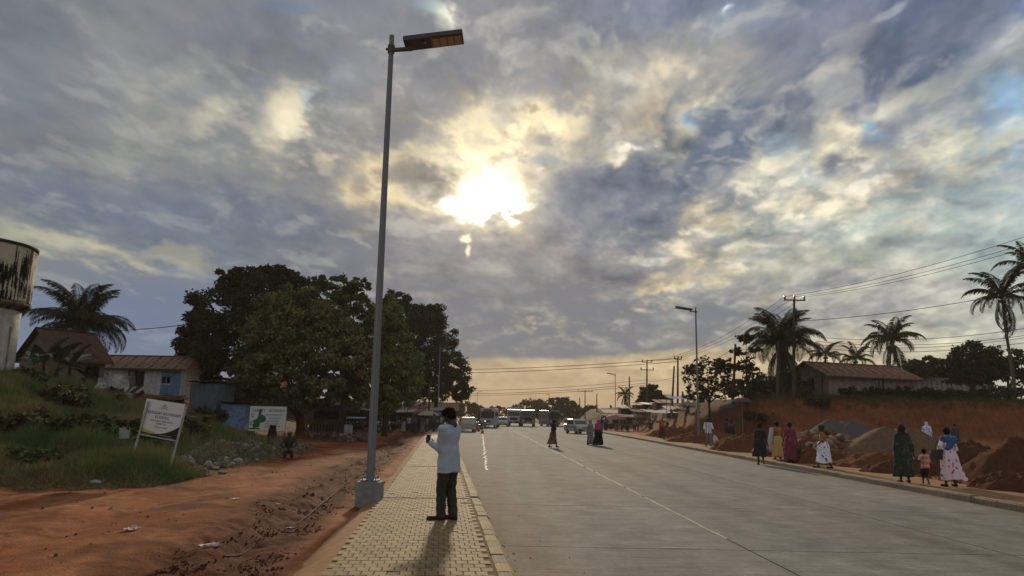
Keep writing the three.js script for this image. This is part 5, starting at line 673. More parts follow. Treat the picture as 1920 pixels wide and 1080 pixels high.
// a gabled house; x along the ridge, front on +z; sheets of the roof are parts
function wallWith(w, h, holes = []) { // a wall in the xy plane, x centred, with openings [x, y, w, h]
  const out = []; let x0 = -w / 2; for (const [x, y, ww, hh] of holes.slice().sort((a, b) => a[0] - b[0])) { const l = x - ww / 2, r = x + ww / 2, lo = y - hh / 2, hi = y + hh / 2; out.push(box(l - x0, h, .15, (l + x0) / 2, h / 2, 0), box(ww, lo, .15, x, lo / 2, 0), box(ww, h - hi, .15, x, (h + hi) / 2, 0)); x0 = r; } out.push(box(w / 2 - x0, h, .15, (w / 2 + x0) / 2, h / 2, 0)); return out;
}
const pane = new THREE.MeshPhysicalMaterial({ color: 0xdfe6e4, roughness: .08, transmission: 1, thickness: 0, side: THREE.DoubleSide });
function house(label, p, turn, { w, dp, wall, rise, over = .35, roof, wallM, sheet = .9, name = 'house', front = [], gable = [] }) {
  const t = thing(name, label, 'house', p, turn);
  obj('wall', [...wallWith(w, wall, front).map((g) => g.translate(0, 0, dp / 2 - .075)), box(w, wall, .15, 0, wall / 2, -dp / 2 + .075), ...wallWith(dp - .3, wall, gable).map((g) => g.rotateY(-Math.PI / 2).translate(-w / 2 + .075, 0, 0)), box(.15, wall, dp - .3, w / 2 - .075, wall / 2, 0), ...[-1, 1].map((s) => { const g = prism([[-dp / 2, 0], [dp / 2, 0], [0, rise]], .14); g.rotateY(Math.PI / 2); g.translate(s * (w / 2 - .075) - .07, wall, 0); return g; }), box(w + .16, .3, dp + .16, 0, -.15, 0)], wallM, t);
  const sl = Math.hypot(dp / 2, rise), a = Math.atan2(rise, dp / 2), n = Math.round((w + 2 * over) / sheet), sw = (w + 2 * over) / n, L = sl + over;
  const gs = corr(sw + .06, L, .15);
  for (const s of [1, -1]) for (let i = 0; i < n; i++) { const m = obj('roof_sheet', gs, roof, t); m.rotation.set(s * a, 0, 0); m.position.set(-w / 2 - over + sw * (i + .5), wall + .05 + rise - Math.sin(a) * L / 2 + (i % 2) * .006, s * Math.cos(a) * L / 2); }
  obj('ridge_cap', [beam(V(-w / 2 - over, wall + .08 + rise, 0), V(w / 2 + over, wall + .08 + rise, 0), .06, .22)], roof, t);
  obj('fascia', [1, -1].map((s) => box(w + 2 * over, .14, .03, 0, wall + .05 + rise - Math.sin(a) * L - .03, s * (Math.cos(a) * L + .02))), woodOld, t);
  for (const [x, y, ww, hh, fr = woodOld, bars] of front) windowOn(t, x, y, dp / 2 - .03, ww, hh, fr);
  return t;
}
function windowOn(t, x, y, z, w, h, fr = woodOld) { const q = obj('window', [box(w, h, .008, x, y, z - .04)], pane, t); obj('frame', [box(w + .1, .06, .07, x, y + h / 2 + .03, z), box(w + .14, .07, .12, x, y - h / 2 - .035, z + .01), box(.06, h, .07, x - w / 2 - .03, y, z), box(.06, h, .07, x + w / 2 + .03, y, z), box(.03, h, .05, x, y, z + .005)], fr, q); return q; }
{
  // water tower at the left edge
  const d = 32, c = P(-88, 720, d), k = M2(d), y0 = P(20, 722, d).y, t = thing('water_tower', 'round water tower with black streaked cream tank on a whitish shaft', 'water tower', V(c.x, y0, -d)), yT = P(60, 460, d).y - y0, yB = P(60, 572, d).y - y0, R = 106 * k, r = 92 * k;
  const stain = mat(.62, .6, .53, { tex: texStain, size: 3.4, size2: 3.2, bump: .01 });
  const cylUV = (g, Rr) => { const h = g.toNonIndexed(), p = h.attributes.position, uv = new Float32Array(p.count * 2); for (let i = 0; i < p.count; i++) uv.set([Math.atan2(p.getX(i), p.getZ(i)) * Rr, p.getY(i)], i * 2); h.setAttribute('uv', new THREE.BufferAttribute(uv, 2)); return h; };
  obj('tank', [cylUV(lathe([[.01, yB + .12], [R * .985, yB + .12], [R, yB + .2], [R, yT - .12], [R * .96, yT - .1], [.01, yT - .1]], 48), R)], stain, t);
  obj('rim', [lathe([[R * .96, yT - .12], [R + .05, yT - .12], [R + .06, yT], [R * .96, yT + .01]], 48)], mat(.035, .032, .028, { roughness: .95 }), t);
  obj('bottom_ring', [cylUV(lathe([[r, yB - .22], [R + .02, yB - .06], [R + .04, yB + .1], [R * .98, yB + .14]], 48), R)], mat(.2, .18, .14, { tex: texStain, size: 2 }), t);
  { const S = [-.9, -.3, .2, .72, 1.02, 1.6].map((v) => v), hw = .035, y1 = yB * .16, y2 = yB * .72, ring = (a, b) => cylUV(lathe([[r * .99, a], [r, b]], 64), r), gs = [ring(-.6, y1), ring(y2, yB - .2)];
    for (let i = 0; i < S.length; i++) { const a = S[i] + hw, b = (i < S.length - 1 ? S[i + 1] : S[0] + 2 * Math.PI) - hw, n = Math.max(4, Math.round((b - a) * 10)); for (const q of [r * .995, r * .995 - .15]) gs.push(cylUV(new THREE.LatheGeometry([new THREE.Vector2(q, y1), new THREE.Vector2(q, y2)], n, a, b - a), r)); for (const e2 of [a, b]) { const g = new THREE.PlaneGeometry(.15, y2 - y1); g.rotateY(Math.PI / 2); g.translate(0, (y1 + y2) / 2, r * .995 - .075); g.rotateY(e2); gs.push(uvm(g)); } }
    obj('shaft', gs, mat(.6, .57, .5, { tex: texGrime, size: 2.5, bump: .006 }), t); }
  // brown gabled house behind
  { const p = P(92, 735, 45); house('house with plain brown gable roof behind the banana plants', V(p.x, 2.5, -46), Math.PI / 2 - .55, { w: 2.9, dp: 4.2, wall: 2.2, rise: 1.7, roof: roofBrown, wallM: mat(.2, .18, .15, { tex: texGrime, size: 2 }), front: [[.7, 1.3, .8, .9]] }); }
  // white house with rusty roof
  { const a = P(170, 740, 56), b = P(345, 740, 56), w = b.x - a.x, x = (a.x + b.x) / 2, gy = P(260, 747, 56).y, t2 = house('long white house with rusty corrugated roof above the scrap heap', V(x, gy, -57.6), .0, { w, dp: 4.6, wall: 2.2, rise: 1.0, over: .3, roof: rustRoof, wallM: white, front: [[.12, 1.45, 1.1, 1.0], [w / 2 - 1.1, 1.35, .6, .5, white]] });
    obj('blue_wall', wallWith(1.45, 2.15, [[-.35, 1.35, .6, .5]]).map((g) => g.scale(1, 1, .2).translate(w / 2 - .75, 0, 2.32)), mat(.2, .34, .5, { tex: texGrime, size: 1.3 }), t2); }
  { const p = P(194, 664, 55), t3 = thing('satellite_dish', 'grey satellite dish above the left end of the rusty roof', 'dish', V(p.x, p.y - .5, -55)); obj('dish', [(() => { const g = lathe([[.01, 0], [.2, .03], [.36, .1], [.44, .16]], 20); g.rotateX(.9); g.rotateY(-.5); g.translate(0, .5, 0); return g; })()], mat(.16, .165, .17, { roughness: .6 }), t3); obj('mast', [bar(V(0, -.5, -.1), V(0, .48, -.05), .03)], steel, t3); obj('feed_arm', [bar(V(0, .4, .1), V(-.15, .75, .5), .012), ball(.04, -.15, .75, .5)], steel, t3); }
  // kiosks
  const kiosk = (label, px0, px1, top, d, gy, m, o = {}) => { const a = P(px0, 780, d), b = P(px1, 780, d), w = b.x - a.x, h = P((px0 + px1) / 2, top, d).y - gy, t4 = thing('kiosk', label, 'kiosk', V((a.x + b.x) / 2, gy, -d), o.turn ?? .1); const D = o.dp ?? 1.6; obj('wall', [box(w, h, D, 0, h / 2, -D / 2)], m, t4); const n = Math.round(w / .32); for (let i = 1; i < n; i++) obj('seam', [box(.02, h - .02, .012, -w / 2 + w * i / n, h / 2, .004)], m, t4); obj('roof', [corr(w + .4, D + .5).rotateX(-.06).translate(0, h + .08, -D / 2)], tinGrey, t4); if (o.door) { obj('door', [box(.8, h * .82, .03, w * .1, h * .42, .022)], m, t4); obj('handle', [box(.04, .14, .03, w * .1 + .3, h * .45, .05)], darkIn, t4); } if (o.mark) obj('painted_mark', [box(.34, .42, .004, w * .18, h * .42, .04)], canvasMat(128, 128, (c) => { c.fillStyle = '#5d7fa6'; c.fillRect(0, 0, 128, 128); c.fillStyle = '#16233a'; c.beginPath(); c.ellipse(56, 56, 30, 38, .4, 0, 6.3); c.fill(); c.fillStyle = '#5d7fa6'; c.beginPath(); c.ellipse(50, 46, 12, 14, .4, 0, 6.3); c.fill(); c.fillStyle = '#b9c3cf'; c.fillRect(84, 70, 26, 22); }), t4); return t4; };
  kiosk('grey green sheet metal kiosk beside the leaning school sign', 348, 408, 719, 43, P(380, 800, 43).y, mat(.16, .2, .215, { tex: texStreak, size: 1.6 }), { dp: 1.6, turn: -.25 });
  kiosk('small sky blue kiosk beside the signboard with a green map', 414, 458, 758, 42, P(440, 812, 42).y, mat(.2, .31, .46, { tex: texGrime, size: 1.4 }), { door: 1, mark: 1, turn: .12 });
}
// ---------- signs ----------
{
  // leaning school sign
  const d = 19.4, C = [[280, 748], [352, 759], [332, 825], [259, 818]].map(([x, y]) => P(x, y, d)), u = C[1].clone().sub(C[0]), v = C[0].clone().sub(C[3]), W = u.length(), Hh = v.length(), o = C[3], ang = Math.atan2(u.y, u.x), base = P(276, 892, d);
  const t = thing('school_sign', 'leaning white school signboard on two pale posts in the grass', 'sign', base, 0), lp = (x, y, z = 0) => V(o.x + Math.cos(ang) * x - Math.sin(ang) * y - base.x, o.y + Math.sin(ang) * x + Math.cos(ang) * y - base.y, z);
  const face = canvasMat(512, 512, (c, w) => {
    c.fillStyle = '#d3d3cd'; c.fillRect(0, 0, w, w);
    c.fillStyle = '#1a1c1a'; c.beginPath(); c.moveTo(0, 420); c.quadraticCurveTo(200, 470, 330, 420); c.quadraticCurveTo(440, 370, 512, 300); c.lineTo(512, 512); c.lineTo(0, 512); c.fill();
    c.fillStyle = '#b4b02e'; c.beginPath(); c.moveTo(0, 372); c.quadraticCurveTo(120, 425, 200, 418); c.lineTo(200, 450); c.quadraticCurveTo(90, 450, 0, 430); c.fill();
    c.strokeStyle = '#5b5a3a'; c.lineWidth = 5; c.beginPath(); c.moveTo(256, 40); c.lineTo(290, 78); c.lineTo(222, 78); c.closePath(); c.stroke(); c.fillStyle = '#8f8a44'; c.fillRect(206, 92, 100, 9); c.fillStyle = '#6b7a5a'; c.beginPath(); c.arc(256, 66, 10, 0, 6.3); c.fill(); c.fillStyle = '#77762f'; for (let i = 0; i < 9; i++) c.fillRect(190 + i * 15, 106 + 5 * Math.sin(i), 9, 6);
    c.textAlign = 'center'; c.fillStyle = '#20246e'; c.font = 'bold 50px sans-serif'; c.fillText('MSANGANI SECONDARY', 256, 186, 480); c.fillText('SCHOOL', 256, 238, 200); c.fillStyle = '#22241f'; c.font = 'bold 30px sans-serif'; c.fillText('FOR GIRLS AND BOYS', 256, 284, 330); c.fillText('FORM I-IV', 256, 320, 130); c.font = 'bold 24px sans-serif'; c.fillText('KIBAHA TOWN', 266, 364, 210); c.fillStyle = '#9a9a90'; for (const [x, y, l] of [[30, 462, 120], [260, 452, 170], [120, 486, 200], [350, 480, 110]]) c.fillRect(x, y, l, 6);
    const r = rng(4); for (let i = 0; i < 160; i++) { c.fillStyle = `rgba(120,105,85,${r() * .12})`; c.fillRect(r() * w, r() * w, 4 + r() * 26, 2 + r() * 10); }
  });
  const pg = new THREE.BoxGeometry(W, Hh, .02); pg.rotateZ(ang); const pc = lp(W / 2, Hh / 2); pg.translate(pc.x, pc.y, pc.z); obj('panel', pg, face, t);
  const pale = mat(.52, .5, .46, { tex: texGrime, size: .5 });
  const post = (a, b) => { const A = P(...a, d).sub(base), B = P(...b, d - .03).sub(base); A.z = B.z = .035; A.y -= .25; return beam(A, B, .045, .045); };
  obj('post', [post([240, 878], [279, 752])], pale, t); obj('post', [post([309, 906], [349, 764])], pale, t);
  obj('crossbar', [beam(lp(0, .06, .03), lp(W, .03, .03), .03, .03)], pale, t);
  { const p = P(234, 812, 21), q = thing('notice_post', 'small weathered notice on a thin post left of the school sign', 'sign', V(p.x, LY(p.x, 21), -21)); const h = p.y - q.position.y; obj('post', [bar(V(0, -.2, 0), V(.02, h, 0), .025)], mat(.1, .13, .12), q); obj('panel', [box(.28, .3, .02, 0, h, .03, 0, 0, .06)], canvasMat(64, 64, (c) => { c.fillStyle = '#8b8f88'; c.fillRect(0, 0, 64, 64); c.fillStyle = '#1c2420'; const r = rng(2); for (let i = 0; i < 16; i++) { c.beginPath(); c.arc(8 + r() * 42, 14 + r() * 42, 3 + r() * 6, 0, 6.3); c.fill(); } }), q); }
  // board with the green map
  { const d2 = 36, a = P(466, 808, d2), b = P(538, 762, d2), w = b.x - a.x, h = b.y - a.y, gx = (a.x + b.x) / 2, gy = LY(gx, d2), t2 = thing('school_signboard', 'white signboard with a green map and black hand lettering on thin legs', 'sign', V(gx, gy, -d2), .06), y0 = a.y - gy;
    const f = canvasMat(768, 512, (c, w2, h2) => {
      c.fillStyle = '#c6c7c0'; c.fillRect(0, 0, w2, h2); c.strokeStyle = '#77786f'; c.lineWidth = 10; c.strokeRect(5, 5, w2 - 10, h2 - 10);
      c.fillStyle = '#1f5a3c'; c.beginPath(); for (const [i, [x, y]] of [[200, 60], [250, 70], [255, 130], [235, 170], [300, 190], [345, 230], [350, 290], [310, 330], [235, 345], [215, 430], [90, 445], [80, 380], [110, 350], [70, 310], [110, 290], [170, 250], [185, 180]].entries()) i ? c.lineTo(x, y) : c.moveTo(x, y); c.fill(); c.fillRect(14, 446, 220, 32);
      c.fillStyle = '#17211d'; c.textAlign = 'left'; c.font = 'bold 76px sans-serif'; c.fillText('LABART', 58, 116, 260); c.fillText('SCHOOLS', 400, 116, 330); c.font = 'bold 40px sans-serif'; c.fillText('HOT', 34, 180, 90); c.fillText('TEL', 34, 232, 80); c.fillText('ENG MEDIUM SCH', 330, 194, 410); c.font = 'italic bold 46px serif'; c.fillText('- Tuangoma -', 376, 260, 320); c.font = 'bold 40px sans-serif'; c.fillText('TEL: FOR INFO', 352, 320, 330); c.fillText('0715 277 5390', 340, 374, 330); c.fillText('0755 875 751 242', 340, 424, 380); c.fillRect(330, 438, 260, 5); c.fillRect(410, 468, 180, 22); c.fillStyle = '#8fa49a'; c.fillRect(20, 300, 60, 100);
      const r = rng(6); for (let i = 0; i < 140; i++) { c.fillStyle = `rgba(95,85,70,${r() * .16})`; c.fillRect(r() * w2, r() * h2, 4 + r() * 40, 2 + r() * 12); }
    });
    obj('panel', new THREE.BoxGeometry(w, h, .025).translate(0, y0 + h / 2, 0), f, t2); for (const s of [-1, 1]) obj('leg', [beam(V(s * w * .47, -.2, -.03), V(s * w * .47, y0 + h, -.03), .05, .05)], woodOld, t2); }
  { const p = G(505, 842, .1), t3 = thing('tree_stump', 'dark reddish tree stump under the signboard with a green map', 'stump', V(p.x, LY(p.x, -p.z) - .05, p.z)); obj('trunk', [tube([V(0, -.1, 0), V(.03, .4, 0), V(.1, .95, 0)], .2, 8, 10, .7)], mat(.06, .028, .02, { tex: texStreak, size: .5, bump: .02 }), t3); obj('cut_top', [at(new THREE.CylinderGeometry(.135, .14, .03, 10), .1, .95, 0)], woodPale, t3); }
}
// ---------- street lamps ----------
function streetLamp(label, p, toRoad, group) {
  const t = thing('street_lamp', label, 'street lamp', p, toRoad > 0 ? 0 : Math.PI, group), H = 9.86;
  obj('plinth', [box(.48, .62, .48, 0, .16, 0, 0, 0, 0, .012)], concreteM, t);
  const fl = obj('flange', [box(.34, .025, .34, 0, .485, 0)], steel, t); for (const [x, z] of [[1, 1], [1, -1], [-1, 1], [-1, -1]]) obj('bolt', [bar(V(x * .13, .49, z * .13), V(x * .13, .56, z * .13), .014)], steel, fl);
  obj('pole', [lathe([[.086, .49], [.083, 1.2], [.052, H], [.05, H + .02], [.001, H + .03]], 16)], steel, t);
  obj('clamp', [at(new THREE.CylinderGeometry(.075, .075, .18, 14), 0, H - .3, 0), box(.05, .04, .05, -.09, H - .3, 0)], mat(.1, .1, .1, { roughness: .6 }), t);
  obj('arm', [beam(V(0, H - .32, 0), V(.45, H - .28, 0), .07, .07)], mat(.1, .1, .105, { roughness: .6 }), t);
  const tilt = (g) => { g.rotateZ(.15); g.translate(.3, H - .22, 0); return g; };          // the head slopes up towards the road
  const hd = obj('lamp_head', [tilt(box(1.3, .1, .5, .63, .05, 0, 0, 0, 0, .014))], mat(.06, .06, .065, { roughness: .5, metalness: .3 }), t);
  obj('solar_panel', [tilt(box(1.26, .012, .46, .63, .108, 0))], mat(.012, .016, .035, { roughness: .15 }), hd);
  obj('light_panel', [tilt(box(.68, .012, .42, .91, -.005, 0))], mat(.34, .22, .1, { tex: texGrime, size: .3, roughness: .4 }), hd);
  for (let i = 0; i < 4; i++) obj('light_cell', [tilt(box(.12, .01, .34, .67 + i * .16, -.014, 0))], mat(.42, .28, .13, { roughness: .35 }), hd);
  obj('sensor', [tilt(ball(.04, .43, -.01, .06, 1, .7, 1, 10))], mat(.3, .3, .28, { roughness: .4 }), hd);
  return t;
}
{
  const g = G(692, 946, .05), l0 = streetLamp('tall near street lamp with solar head on a concrete block beside the footway', V(g.x, .03, g.z), 1);
  const L = (px, d, lab) => copyOf(l0, lab, V(P(px, 780, d).x, .1, -d), 0), R = (px, d, lab) => copyOf(l0, lab, V(P(px, 780, d).x, .1, -d), Math.PI);
  L(821, 91, 'street lamp standing against the dark trees by the left stalls'); L(894, 270, 'small far street lamp over the parked estate car');
  R(1309, 55, 'street lamp on the right footway beside the man in a striped shirt'); R(1154, 142, 'street lamp on the right footway before the small palm'); R(1030, 285, 'far street lamp above the dark bus');
}
// ---------- power poles and wires ----------
const poleMat = mat(.13, .105, .085, { tex: texStreak, size: .5, bump: .008 });
const poles = {};
function pole(key, label, px, top, d, arms, o = {}) {
  const b = P(px + (o.lean ?? 0), 780, d), gy = LY(b.x, d), tp = P(px, top, d), t = thing('power_pole', label, 'pole', V(b.x, gy, -d), o.turn ?? 0), h = tp.y - gy, dx = tp.x - b.x; obj('shaft', [bar(V(0, -.3, 0), V(dx, h, 0), .14, .09, 10)], poleMat, t); poles[key] = { t, pts: [] };
  for (const [dy, w] of arms) { const y = h - dy; const a = obj('crossarm', [box(w, .1, .09, dx, y, .1)], poleMat, t); for (const s of [-1, 0, 1]) { obj('insulator', [lathe([[.03, 0], [.09, .03], [.06, .12], [.09, .17], [.06, .3], [.001, .33]], 10).translate(dx + s * w * .46, y + .05, .1)], mat(.06, .04, .035, { roughness: .3 }), a); poles[key].pts.push(V(b.x, gy, -d).add(V(dx + s * w * .46, y + .28, .1).applyAxisAngle(V(0, 1, 0), o.turn ?? 0))); } }
  poles[key].top = V(tp.x, tp.y - .3, -d); return t;
}
pole('A', 'tall power pole with one wide crossarm rising beside the big palm', 1489, 562, 61, [[0.05, 1.75]]);
pole('B', 'plain pole without arms left of the pole with wide crossarm', 1459, 640, 61, []);
pole('C', 'dark leaning pole beside the slender tufted tree', 1379, 645, 66, [], { lean: -6 });
pole('D', 'pole with short crossarm beside the thin crowned tree', 1271, 672, 92, [[.1, .9]]);
pole('E', 'plain slanting pole left of the thin crowned tree', 1264, 686, 90, [], { lean: -4 });
pole('F', 'power pole with two crossarms above the tin roofs', 1213, 678, 108, [[.1, 1.5], [1.2, 1.9]]);
pole('G', 'plain thin pole behind the street lamp near the small palm', 1180, 706, 112, []);
pole('H', 'power pole with one crossarm at the far right of the lorries', 1097, 733, 170, [[.1, 3.4]]);
pole('I', 'plain short pole beside the ragged far tree', 1087, 745, 160, []);
pole('J', 'thin dark pole near the pointed far tree', 1119, 738, 165, []);
pole('K', 'slim pole standing in front of the left tree row', 805, 720, 82, []);
function wire(label, a, b, sag, r = .016, group) { const pts = []; for (let i = 0; i <= 12; i++) { const t = i / 12; pts.push(a.clone().lerp(b, t).add(V(0, -sag * 4 * t * (1 - t), 0))); } tag(obj('overhead_wire', [tube(pts, r, 24, 5)], mat(.03, .028, .026, { roughness: .7 })), label, 'wire', group); }
{
  const near = [P(2400, 268, 30), P(2400, 290, 30), P(2400, 300, 30)];
  poles.A.pts.forEach((p, i) => wire('power line rising from the wide crossarm towards the road', p, near[i], .9, .014, 'three lines from the wide crossarm'));
  poles.A.pts.forEach((p, i) => wire('power line falling from the wide crossarm towards the tin roofs', p, poles.F.pts[i], 1.4, .016, 'three lines between the armed poles'));
  wire('single cable from the big palm towards the coconut palms', P(1500, 602, 61), P(2050, 516, 50), .5, .022);
  for (const [y0, y1] of [[632, 604], [640, 618], [646, 622], [652, 632]]) wire('low cable passing before the coconut palms', P(1530, y0, 66), P(1990, y1, 56), .7, .02, 'four low cables before the coconut palms');
  for (const [ya, yb] of [[700, 688], [694, 682]]) wire('upper cable crossing high over the road', P(780, ya, 100), P(1271, yb - 10, 92), .35, .03, 'two upper cables over the road');
  for (const [ya, yb] of [[738, 718], [732, 712], [741, 722]]) wire('lower cable crossing over the road', P(820, ya, 120), P(1213, yb, 108), .5, .026, 'three lower cables over the road');
  wire('cable slanting from the leaning pole down to the tin roofs', poles.C.top, P(1213, 715, 108), .8, .02); wire('cable from the plain pole down to the leaning pole', poles.B.top, poles.C.top, .3, .02);
  wire('thick cable sagging between the oil palm and the dark mango', P(120, 618, 58), P(352, 608, 58), .25, .03);
}
// ---------- houses, roofs and stalls on the right ----------
{
  const C = P(1555, 745, 63), E = P(1722, 745, 66.5), dir = E.clone().sub(C), len = Math.hypot(dir.x, dir.z), turn = -Math.atan2(dir.z, dir.x), dp = 4.8, t = house('long plastered house with rusty red roof on the earth bank', V(0, 0, 0), turn, { w: len, dp, wall: 2.05, rise: 1.15, over: .45, roof: mat(.33, .235, .18, { tex: texRust, size: 1.9, size2: 3.5, roughness: .75 }), wallM: mat(.34, .28, .22, { tex: texGrime, size: 2.4, bump: .006 }), front: [[.6, 1.3, .9, .9]], gable: [[.4, 1.25, .7, 1.1]] });
  const ax = V(Math.cos(turn), 0, -Math.sin(turn)), fr = V(Math.sin(turn), 0, Math.cos(turn)); t.position.copy(C).addScaledVector(ax, len / 2).addScaledVector(fr, -dp / 2); t.position.y = C.y - .15;
  { const w = obj('window', [box(.008, 1.1, .7, -len / 2 + .06, 1.25, .4)], pane, t); obj('frame', [box(.08, 1.2, .06, -len / 2 - .02, 1.25, .02), box(.08, 1.2, .06, -len / 2 - .02, 1.25, .78), box(.08, 1.2, .04, -len / 2 - .03, 1.25, .4), box(.09, .06, .86, -len / 2 - .02, 1.85, .4)], woodPale, w); }
  obj('veranda_post', [beam(V(-len / 2 - .38, -.2, -dp / 2 + .3), V(-len / 2 - .38, 2.1, -dp / 2 + .3), .09, .09)], woodOld, t); obj('veranda_post', [beam(V(-len / 2 - .38, -.2, dp / 2 - .3), V(-len / 2 - .38, 2.1, dp / 2 - .3), .09, .09)], woodOld, t); obj('step', [box(1.0, .2, 1.4, -len / 2 - .55, .02, .6)], concreteM, t);
  { const p = P(1775, 745, 80); house('house with pale grey sheet roof behind the hedge', V(p.x, LY(p.x, 80), -80), -.5, { w: 7.5, dp: 5, wall: 1.6, rise: 2.0, roof: tinGrey, wallM: mat(.26, .23, .2, { tex: texGrime, size: 2 }) }); }
  { const p = P(1460, 750, 74); house('small thatch coloured hut roof just showing over the bank', V(p.x, LY(p.x, 74), -74), .3, { w: 4, dp: 3.4, wall: 1.5, rise: .8, roof: tinGrey, wallM: mat(.12, .1, .08, { tex: texGrime, size: 2 }), name: 'hut' }); }
  // shacks along the right of the road
  const shack = (label, px0, px1, top, bot, d, wm, rm, o = {}) => { const a = P(px0, bot, d), b = P(px1, bot, d), w = b.x - a.x, gy = Math.min(LY((a.x + b.x) / 2, d), .6), h = Math.max(1.6, P((px0 + px1) / 2, top, d).y - gy), D = o.dp ?? 3, t2 = thing('shack', label, 'shack', V((a.x + b.x) / 2, gy, -d - D / 2), o.turn ?? 0); obj('wall', [box(w, h - .15, .08, 0, (h - .15) / 2, -D / 2), box(.08, h - .15, D, -w / 2, (h - .15) / 2, 0), box(.08, h - .15, D, w / 2, (h - .15) / 2, 0), box(w * .36, h - .2, .08, -w * .3, (h - .2) / 2, D / 2), box(w * .24, h - .2, .08, w * .37, (h - .2) / 2, D / 2)], wm, t2); const n = Math.max(2, Math.round(w / .85)); for (let i = 0; i < n; i++) obj('roof_sheet', [corr(w / n + .14, D + 1.1, .15).rotateX(.13 + (o.pitch ?? 0)).translate(-w / 2 + w * (i + .5) / n, h + .06 + .01 * (i % 2), .15)], rm, t2); obj('post', [bar(V(-w / 2 + .05, 0, D / 2 + .4), V(-w / 2 + .05, h - .1, D / 2 + .4), .04)], woodOld, t2); obj('post', [bar(V(w / 2 - .05, 0, D / 2 + .4), V(w / 2 - .05, h - .1, D / 2 + .4), .04)], woodOld, t2); obj('counter', [box(w * .5, .9, .4, .05 * w, .45, D / 2 + .1)], woodOld, t2); return t2; };
  const w1 = mat(.12, .09, .07, { tex: texStreak, size: 1 }), w2 = mat(.2, .17, .14, { tex: texGrime, size: 1.4 }), w3 = mat(.13, .12, .25, { tex: texGrime, size: 1.3 }), w4 = mat(.16, .19, .2, { tex: texGrime, size: 1.3 });
  shack('plank shack with pale tin roof beside the small palm', 1165, 1195, 763, 795, 108, w1, tinGrey); shack('grey walled shack with flat tin roof under the two armed pole', 1193, 1236, 757, 795, 104, w2, tinGrey, { pitch: -.05 }); shack('shack with rusty roof left of the blue awning', 1232, 1266, 753, 795, 98, w1, rustRed); shack('rust roofed shack standing behind the others up the slope', 1215, 1262, 742, 780, 118, w2, rustRed, { turn: -.2 }); shack('purple painted shop with shaded front beside the right street lamp', 1276, 1308, 766, 800, 84, w3, rustRoof); shack('shop with blue posts beside the purple one', 1252, 1279, 766, 798, 86, w4, tinGrey); shack('dark shack behind the thin crowned tree', 1300, 1362, 752, 790, 88, w1, rustRoof); shack('low brown shack with tin roof in the row past the pink umbrella', 1132, 1164, 772, 795, 116, w1, rustRed);
}
// market stalls and umbrellas: poles, a cloth roof, a table, goods
function stall(label, px, d, w, h, cm, o = {}) {
  const x = P(px, 780, d).x, gy = x > pathL(d) - .5 && x < kerbL(d) ? PAVE_Y : Math.max(LY(x, d), -.05), t = thing('market_stall', label, 'stall', V(x, gy, -d), o.turn ?? 0), D = o.dp ?? 1.8, r = rng(px);
  for (const [sx, sz] of [[-1, -1], [1, -1], [-1, 1], [1, 1]]) obj('post', [bar(V(sx * w / 2, -.1, sz * D / 2), V(sx * w / 2, h + (sz < 0 ? .25 : 0), sz * D / 2), .03, .025, 6)], woodOld, t);
  const g = new THREE.PlaneGeometry(w + .5, D + .6, 14, 8); g.rotateX(-Math.PI / 2); const p = g.attributes.position; for (let i = 0; i < p.count; i++) { const X = p.getX(i), Z = p.getZ(i); p.setY(i, h + .12 - Z / D * .25 - .16 * (1 - Math.pow(2 * X / (w + .5), 2)) * .6 + .07 * noise(X * 2 + px, Z * 2)); } g.computeVertexNormals(); obj('tarpaulin', [uvm(g)], cm, t);
  const tb = obj('table', [box(w * .95, .05, D * .6, 0, .72, .25)], woodPale, t); for (const s of [-1, 1]) obj('trestle', [box(.06, .7, D * .5, s * w * .38, .35, .25)], woodOld, tb);
  const cols = [mat(.3, .08, .05), mat(.24, .17, .05), mat(.1, .16, .06), mat(.4, .38, .34), mat(.06, .07, .15)]; for (let i = 0; i < 7; i++) obj('goods', [r() < .5 ? box(.2 + .15 * r(), .12 + .2 * r(), .22, -w * .4 + w * .8 * i / 6, .85, .2 + .2 * (r() - .5), 0, r()) : ball(.12, -w * .4 + w * .8 * i / 6, .84, .2, 1, .8, 1, 8)], cols[Math.floor(r() * 5)], t);
  if (o.side) obj('side_cloth', [box(w, h * .75, .02, 0, h * .4, -D / 2)], o.side, t); return t;
}
function umbrella(label, px, d, top, R, m) { const x = P(px, 780, d).x, gy = x > pathL(d) && x < kerbL(d) ? PAVE_Y : LY(x, d), t = thing('market_umbrella', label, 'umbrella', V(x, gy, -d)), h = P(px, top, d).y - gy; obj('pole', [bar(V(0, -.1, 0), V(0, h, 0), .025)], steel, t); const g = lathe([[R, h - R * .42], [R * .75, h - R * .2], [R * .4, h - R * .06], [.02, h]], 10); obj('canopy', [g], m, t); for (let i = 0; i < 8; i++) obj('rib', [bar(V(.02, h - .03, 0), V(R * Math.cos(i * .785), h - R * .42, R * Math.sin(i * .785)), .008, .006, 4)], steel, t); return t; }
